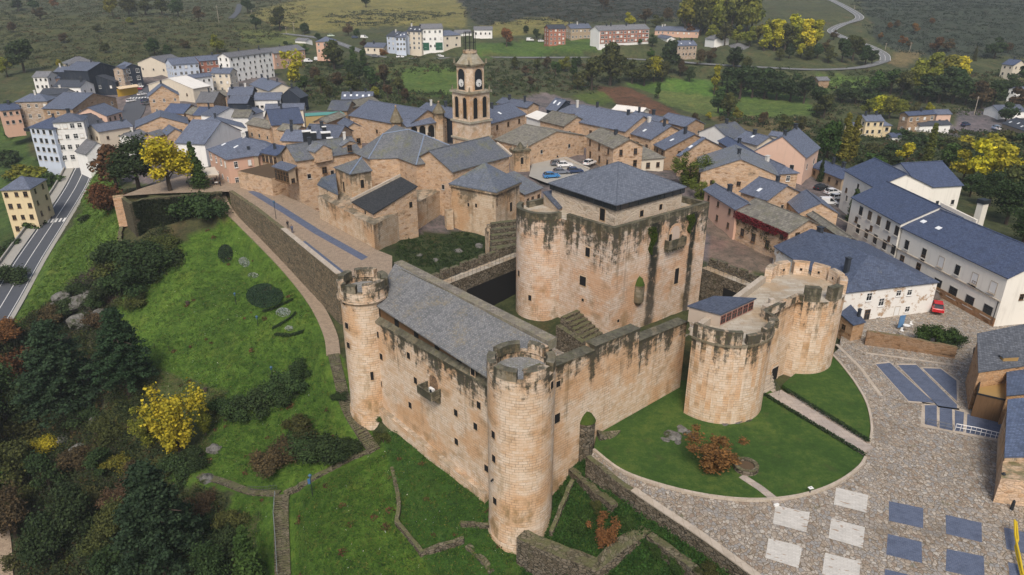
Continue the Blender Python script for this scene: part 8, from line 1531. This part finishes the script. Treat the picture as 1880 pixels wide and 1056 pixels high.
def car(x, y, z, rz, col, label, van=False, group=None, s=1.0, pos=None):
    p = pos if pos is not None else (P(x, y, z) if z is not None else T(x, y) + Vector((0, 0, .25))); m, L, Wd = CARM[van]; t = thing('parked_van' if van else 'parked_car', p, label, 'van' if van else 'car', group, rz); t.scale = (s, s, s)
    def part(n, me, loc, rot=(0, 0, 0)):
        o = bpy.data.objects.new(n, me); COL.objects.link(o); o.parent = t; o.location = loc; o.rotation_euler = rot; o.color = (*col, 1); return o
    part('body', m['body'], (0, 0, 0)); part('windows', m['windows'], (0, 0, 0))
    for sx in (-1, 1):
        for sy in (-1, 1): part('wheel', m['wheel'], (sx * L * .31, sy * (Wd / 2 - .06), .31), (-sy * pi / 2, 0, 0))
    for sy in (-1, 1): part('headlight', m['headlight'], (L / 2 - .0, sy * Wd * .32, .72)); part('tail_light', m['tail'], (-L / 2 + .0, sy * Wd * .36, .8))
    return t
WH, BK, GR, DB = (.72, .72, .72), (.02, .022, .028), (.12, .13, .15), (.03, .05, .11)
v7 = lambda x, y: vw('V7', x, y)
gp_ = [P(*v7(x, y), 6.45) for x, y in ((670, 640), (700, 505), (940, 500), (1110, 580), (1060, 640), (800, 690))]
sheet('parking_lot', gp_, 6.45, PAVE)
b = MB(); b.strip([P(*v7(925, 515), 6.4).xy, P(*v7(1100, 590), 6.4).xy], .5, 6.3, 6.62); tag(b.obj('kerb', KERB), kind='structure')
car(*v7(820, 508), 6.45, .05, BK, 'black van parked against the mossy slab roofed house', True); car(*v7(880, 562), 6.46, .15, GR, 'dark grey car furthest back in the castle car park'); car(*v7(925, 572), 6.46, .15, WH, 'white car in the castle car park between two dark ones'); car(*v7(900, 622), 6.46, .25, (.16, .18, .22), 'grey hatchback nearest the church in the castle car park'); car(*v7(1000, 615), 6.46, .25, DB, 'dark blue car behind the peak of the keep roof'); car(*v7(1105, 556), 6.46, .9, WH, 'white car at the corner of the balconied house'); car(*v7(830, 650), 6.46, .25, (.05, .2, .45), 'bright blue car at the near end of the castle car park')
v8 = lambda x, y: vw('V8', x, y)
car(*v8(1045, 580), .6, .55, BK, 'black car at the top of the village parking yard', s=1.05); car(*v8(1128, 612), .6, .3, WH, 'white estate car beside the tall cream building', s=1.05); car(*v8(1160, 648), .6, .4, WH, 'smaller white car below the white estate car'); car(*v8(1095, 685), .6, -.05, WH, 'white van nearest the small gable house in the village yard', True)
car(1719, 568, .35, 1.15, (.5, .012, .02), 'red car in the lane between the white house and the long cream building', s=1.05)
for (x, y), rz, c, l in ((vw('A1', 1612, 655), 1.1, WH, 'white car driving down the town street below the crossing'), (vw('A1', 1745, 575), 1.1, WH, 'white car parked at the right side of the crossing'), (vw('A1', 1790, 650), 1.1, DB, 'dark blue car parked along the town street'), (vw('A1', 1795, 690), 1.1, GR, 'grey car parked last in the row along the town street'), (vw('A1', 1690, 510), .2, (.3, .01, .03), 'dark red car beside the yellow cafe front'), (vw('A1', 1710, 480), .2, WH, 'white car above the dark red car by the cafe'), (vw('A2', 240, 245), .1, WH, 'white car in front of the plain gable hall'), (vw('A2', 330, 240), .1, DB, 'blue car in front of the plain gable hall')): car(x, y, None, rz, c, l)
for x, y, rz, c, vn, l in ((608, 68, 0, (.5, .6, .45), False, 'pale green car on the far left road'), (652, 71, 0, DB, False, 'dark blue car on the far left road'), (669, 71, 0, WH, True, 'large white camper van on the far left road'), (808, 106, .05, WH, False, 'white car driving on the far road before the apartments'), (566, 115, .1, WH, True, 'white van parked below the pinkish apartments'), (585, 112, .1, WH, True, 'second white van below the pinkish apartments, nearer the trees'), (973, 76, .1, WH, True, 'white van beside the brick fronted house'), (994, 78, .1, WH, False, 'white car at the foot of the brick fronted house'), (690, 106, .1, GR, False, 'grey car on the ramp before the grey apartments'), (735, 107, .1, WH, False, 'white car on the ramp before the grey apartments'), (1745, 111, 0, WH, True, 'white van on the far right heath road'), (1772, 232, .5, DB, False, 'dark car on the valley yard'), (1830, 238, .2, (.3, .4, .55), False, 'pale blue car beside the black roofed shed'), (1838, 240, .2, WH, False, 'white car beside the black roofed shed'), (1040, 120, 0, WH, False, '') ):
    if l: car(x, y, None, rz, c, l, vn, s=1.15)
q5 = lambda x, y: vw('V5', x, y)
car(*q5(545, 68), -6.5, .4, DB, 'dark blue car under the white hotel'); car(*q5(600, 65), -6.5, .4, BK, 'black car next to the dark blue one under the white hotel'); car(*q5(495, 118), -7.0, .1, WH, 'white car at the end of the pale pavement')
# ---------------------------------------------------------------- people on the promenade
def person(x, y, rz, top, legs, label, step=.12, bend=0.0):
    p = P(x, y, PZ); t = thing('person', p, label, 'person', None, rz); rr = lambda a: (a[0], a[1], a[2])
    J = [(0, 0, .95), (0, 0, 1.15), (0, .02, 1.38), (0, .02, 1.5), (0, .05, 1.6), (0, .05, 1.74), (-.19, 0, 1.42), (-.24, .02, 1.15), (-.23, .12, .92), (.19, 0, 1.42), (.24, -.02, 1.15), (.23, .08, .92), (-.1, 0, .9), (-.1, step, .5), (-.1, step * .6, .08), (-.1, step + .14, .04), (.1, 0, .9), (.1, -step, .5), (.1, -step * 1.6, .1), (.1, -step * 1.6 + .18, .05)]
    Ed = [(0, 1), (1, 2), (2, 3), (3, 4), (4, 5), (2, 6), (6, 7), (7, 8), (2, 9), (9, 10), (10, 11), (0, 12), (12, 13), (13, 14), (14, 15), (0, 16), (16, 17), (17, 18), (18, 19)]
    rad = [.15, .14, .17, .06, .095, .085, .075, .055, .04, .075, .055, .04, .1, .075, .05, .04, .1, .075, .05, .04]
    me = bpy.data.meshes.new('body'); me.from_pydata(J, Ed, []); me.update(); o = bpy.data.objects.new('body', me); COL.objects.link(o); o.parent = t
    md = o.modifiers.new('skin', 'SKIN'); 
    for i, v in enumerate(me.skin_vertices[0].data): v.radius = (rad[i], rad[i]); v.use_root = (i == 0)
    o.modifiers.new('sub', 'SUBSURF').levels = 1; o.modifiers['sub'].render_levels = 1; n = NT('clothes'); z = n.sep(n.n('TexCoord', 3), 2)
    me.materials.append(n.fin(n.mix(n.step(z, 1.5, 1.52), n.mix(n.step(z, .93, .95), legs, top), (.45, .28, .2)), .9)); b = MB(); b.cyl((0, .03), .105, .1, 1.66, 1.74, 10); b.cyl((0, .03), .1, .04, 1.74, 1.8, 10); h = b.obj('hair', BARK); h.parent = t
    return t
person(529, 419, .6, (.03, .03, .035), (.02, .02, .025), 'person in black walking near the promenade parapet, standing further back'); person(537, 428, .3, (.08, .1, .16), (.05, .06, .1), 'person in blue grey clothes leaning towards the promenade parapet, nearer the castle')
# ---------------------------------------------------------------- light, sky, camera
W = bpy.data.worlds.new('World'); S.world = W; W.use_nodes = True; nt = W.node_tree; bg = nt.nodes['Background']
sky = nt.nodes.new('ShaderNodeTexSky'); sky.sky_type = 'NISHITA'; sky.sun_disc = False; SEL, SAZ = math.radians(50), math.radians(184)
sky.sun_elevation = SEL; sky.sun_rotation = SAZ; sky.air_density = 1.0; sky.dust_density = 4.0; sky.ozone_density = 1.0
nt.links.new(sky.outputs[0], bg.inputs[0]); bg.inputs[1].default_value = 0.08
sd = bpy.data.lights.new('sun', 'SUN'); sd.energy = 1.75; sd.angle = math.radians(20); sd.color = (1.0, 0.93, 0.83)
so = bpy.data.objects.new('sun', sd); COL.objects.link(so)
dv = Vector((math.sin(SAZ) * math.cos(SEL), math.cos(SAZ) * math.cos(SEL), math.sin(SEL))); so.rotation_euler = dv.to_track_quat('Z', 'Y').to_euler(); so.location = (0, 0, 200)
zlo = float(gzv.min()) - 1.0; zhi = max(float(gzv.max()), H0) + 4.0; b = MB(); b.box((0, 1150, zlo), (5400, 2700, zhi - zlo)); hz_ = bpy.data.materials.new('haze'); hz_.use_nodes = True; t_ = hz_.node_tree; t_.nodes.clear()
ho = t_.nodes.new('ShaderNodeOutputMaterial'); hv = t_.nodes.new('ShaderNodeVolumePrincipled'); hv.inputs['Color'].default_value = (.8, .88, .92, 1); hv.inputs['Density'].default_value = 0.00016; t_.links.new(hv.outputs[0], ho.inputs['Volume'])
tag(b.obj('haze', hz_), kind='stuff'); print('haze', zlo, zhi, gx.min(), gx.max(), gy.min(), gy.max())
cd = bpy.data.cameras.new('camera'); co = bpy.data.objects.new('camera', cd); COL.objects.link(co)
co.location = (0, 0, H0); co.rotation_euler = (pi / 2 - PITCH, 0, 0); cd.sensor_width = 36; cd.lens = 36 * F / 1880; cd.clip_start = 1; cd.clip_end = 6000
S.camera = co
S.view_settings.view_transform = 'Standard'; S.view_settings.look = 'None'; S.view_settings.exposure = 0.72; S.view_settings.gamma = 1
S.cycles.max_bounces = 5; S.cycles.diffuse_bounces = 3; S.cycles.glossy_bounces = 2; S.cycles.transmission_bounces = 2; S.cycles.use_denoising = True
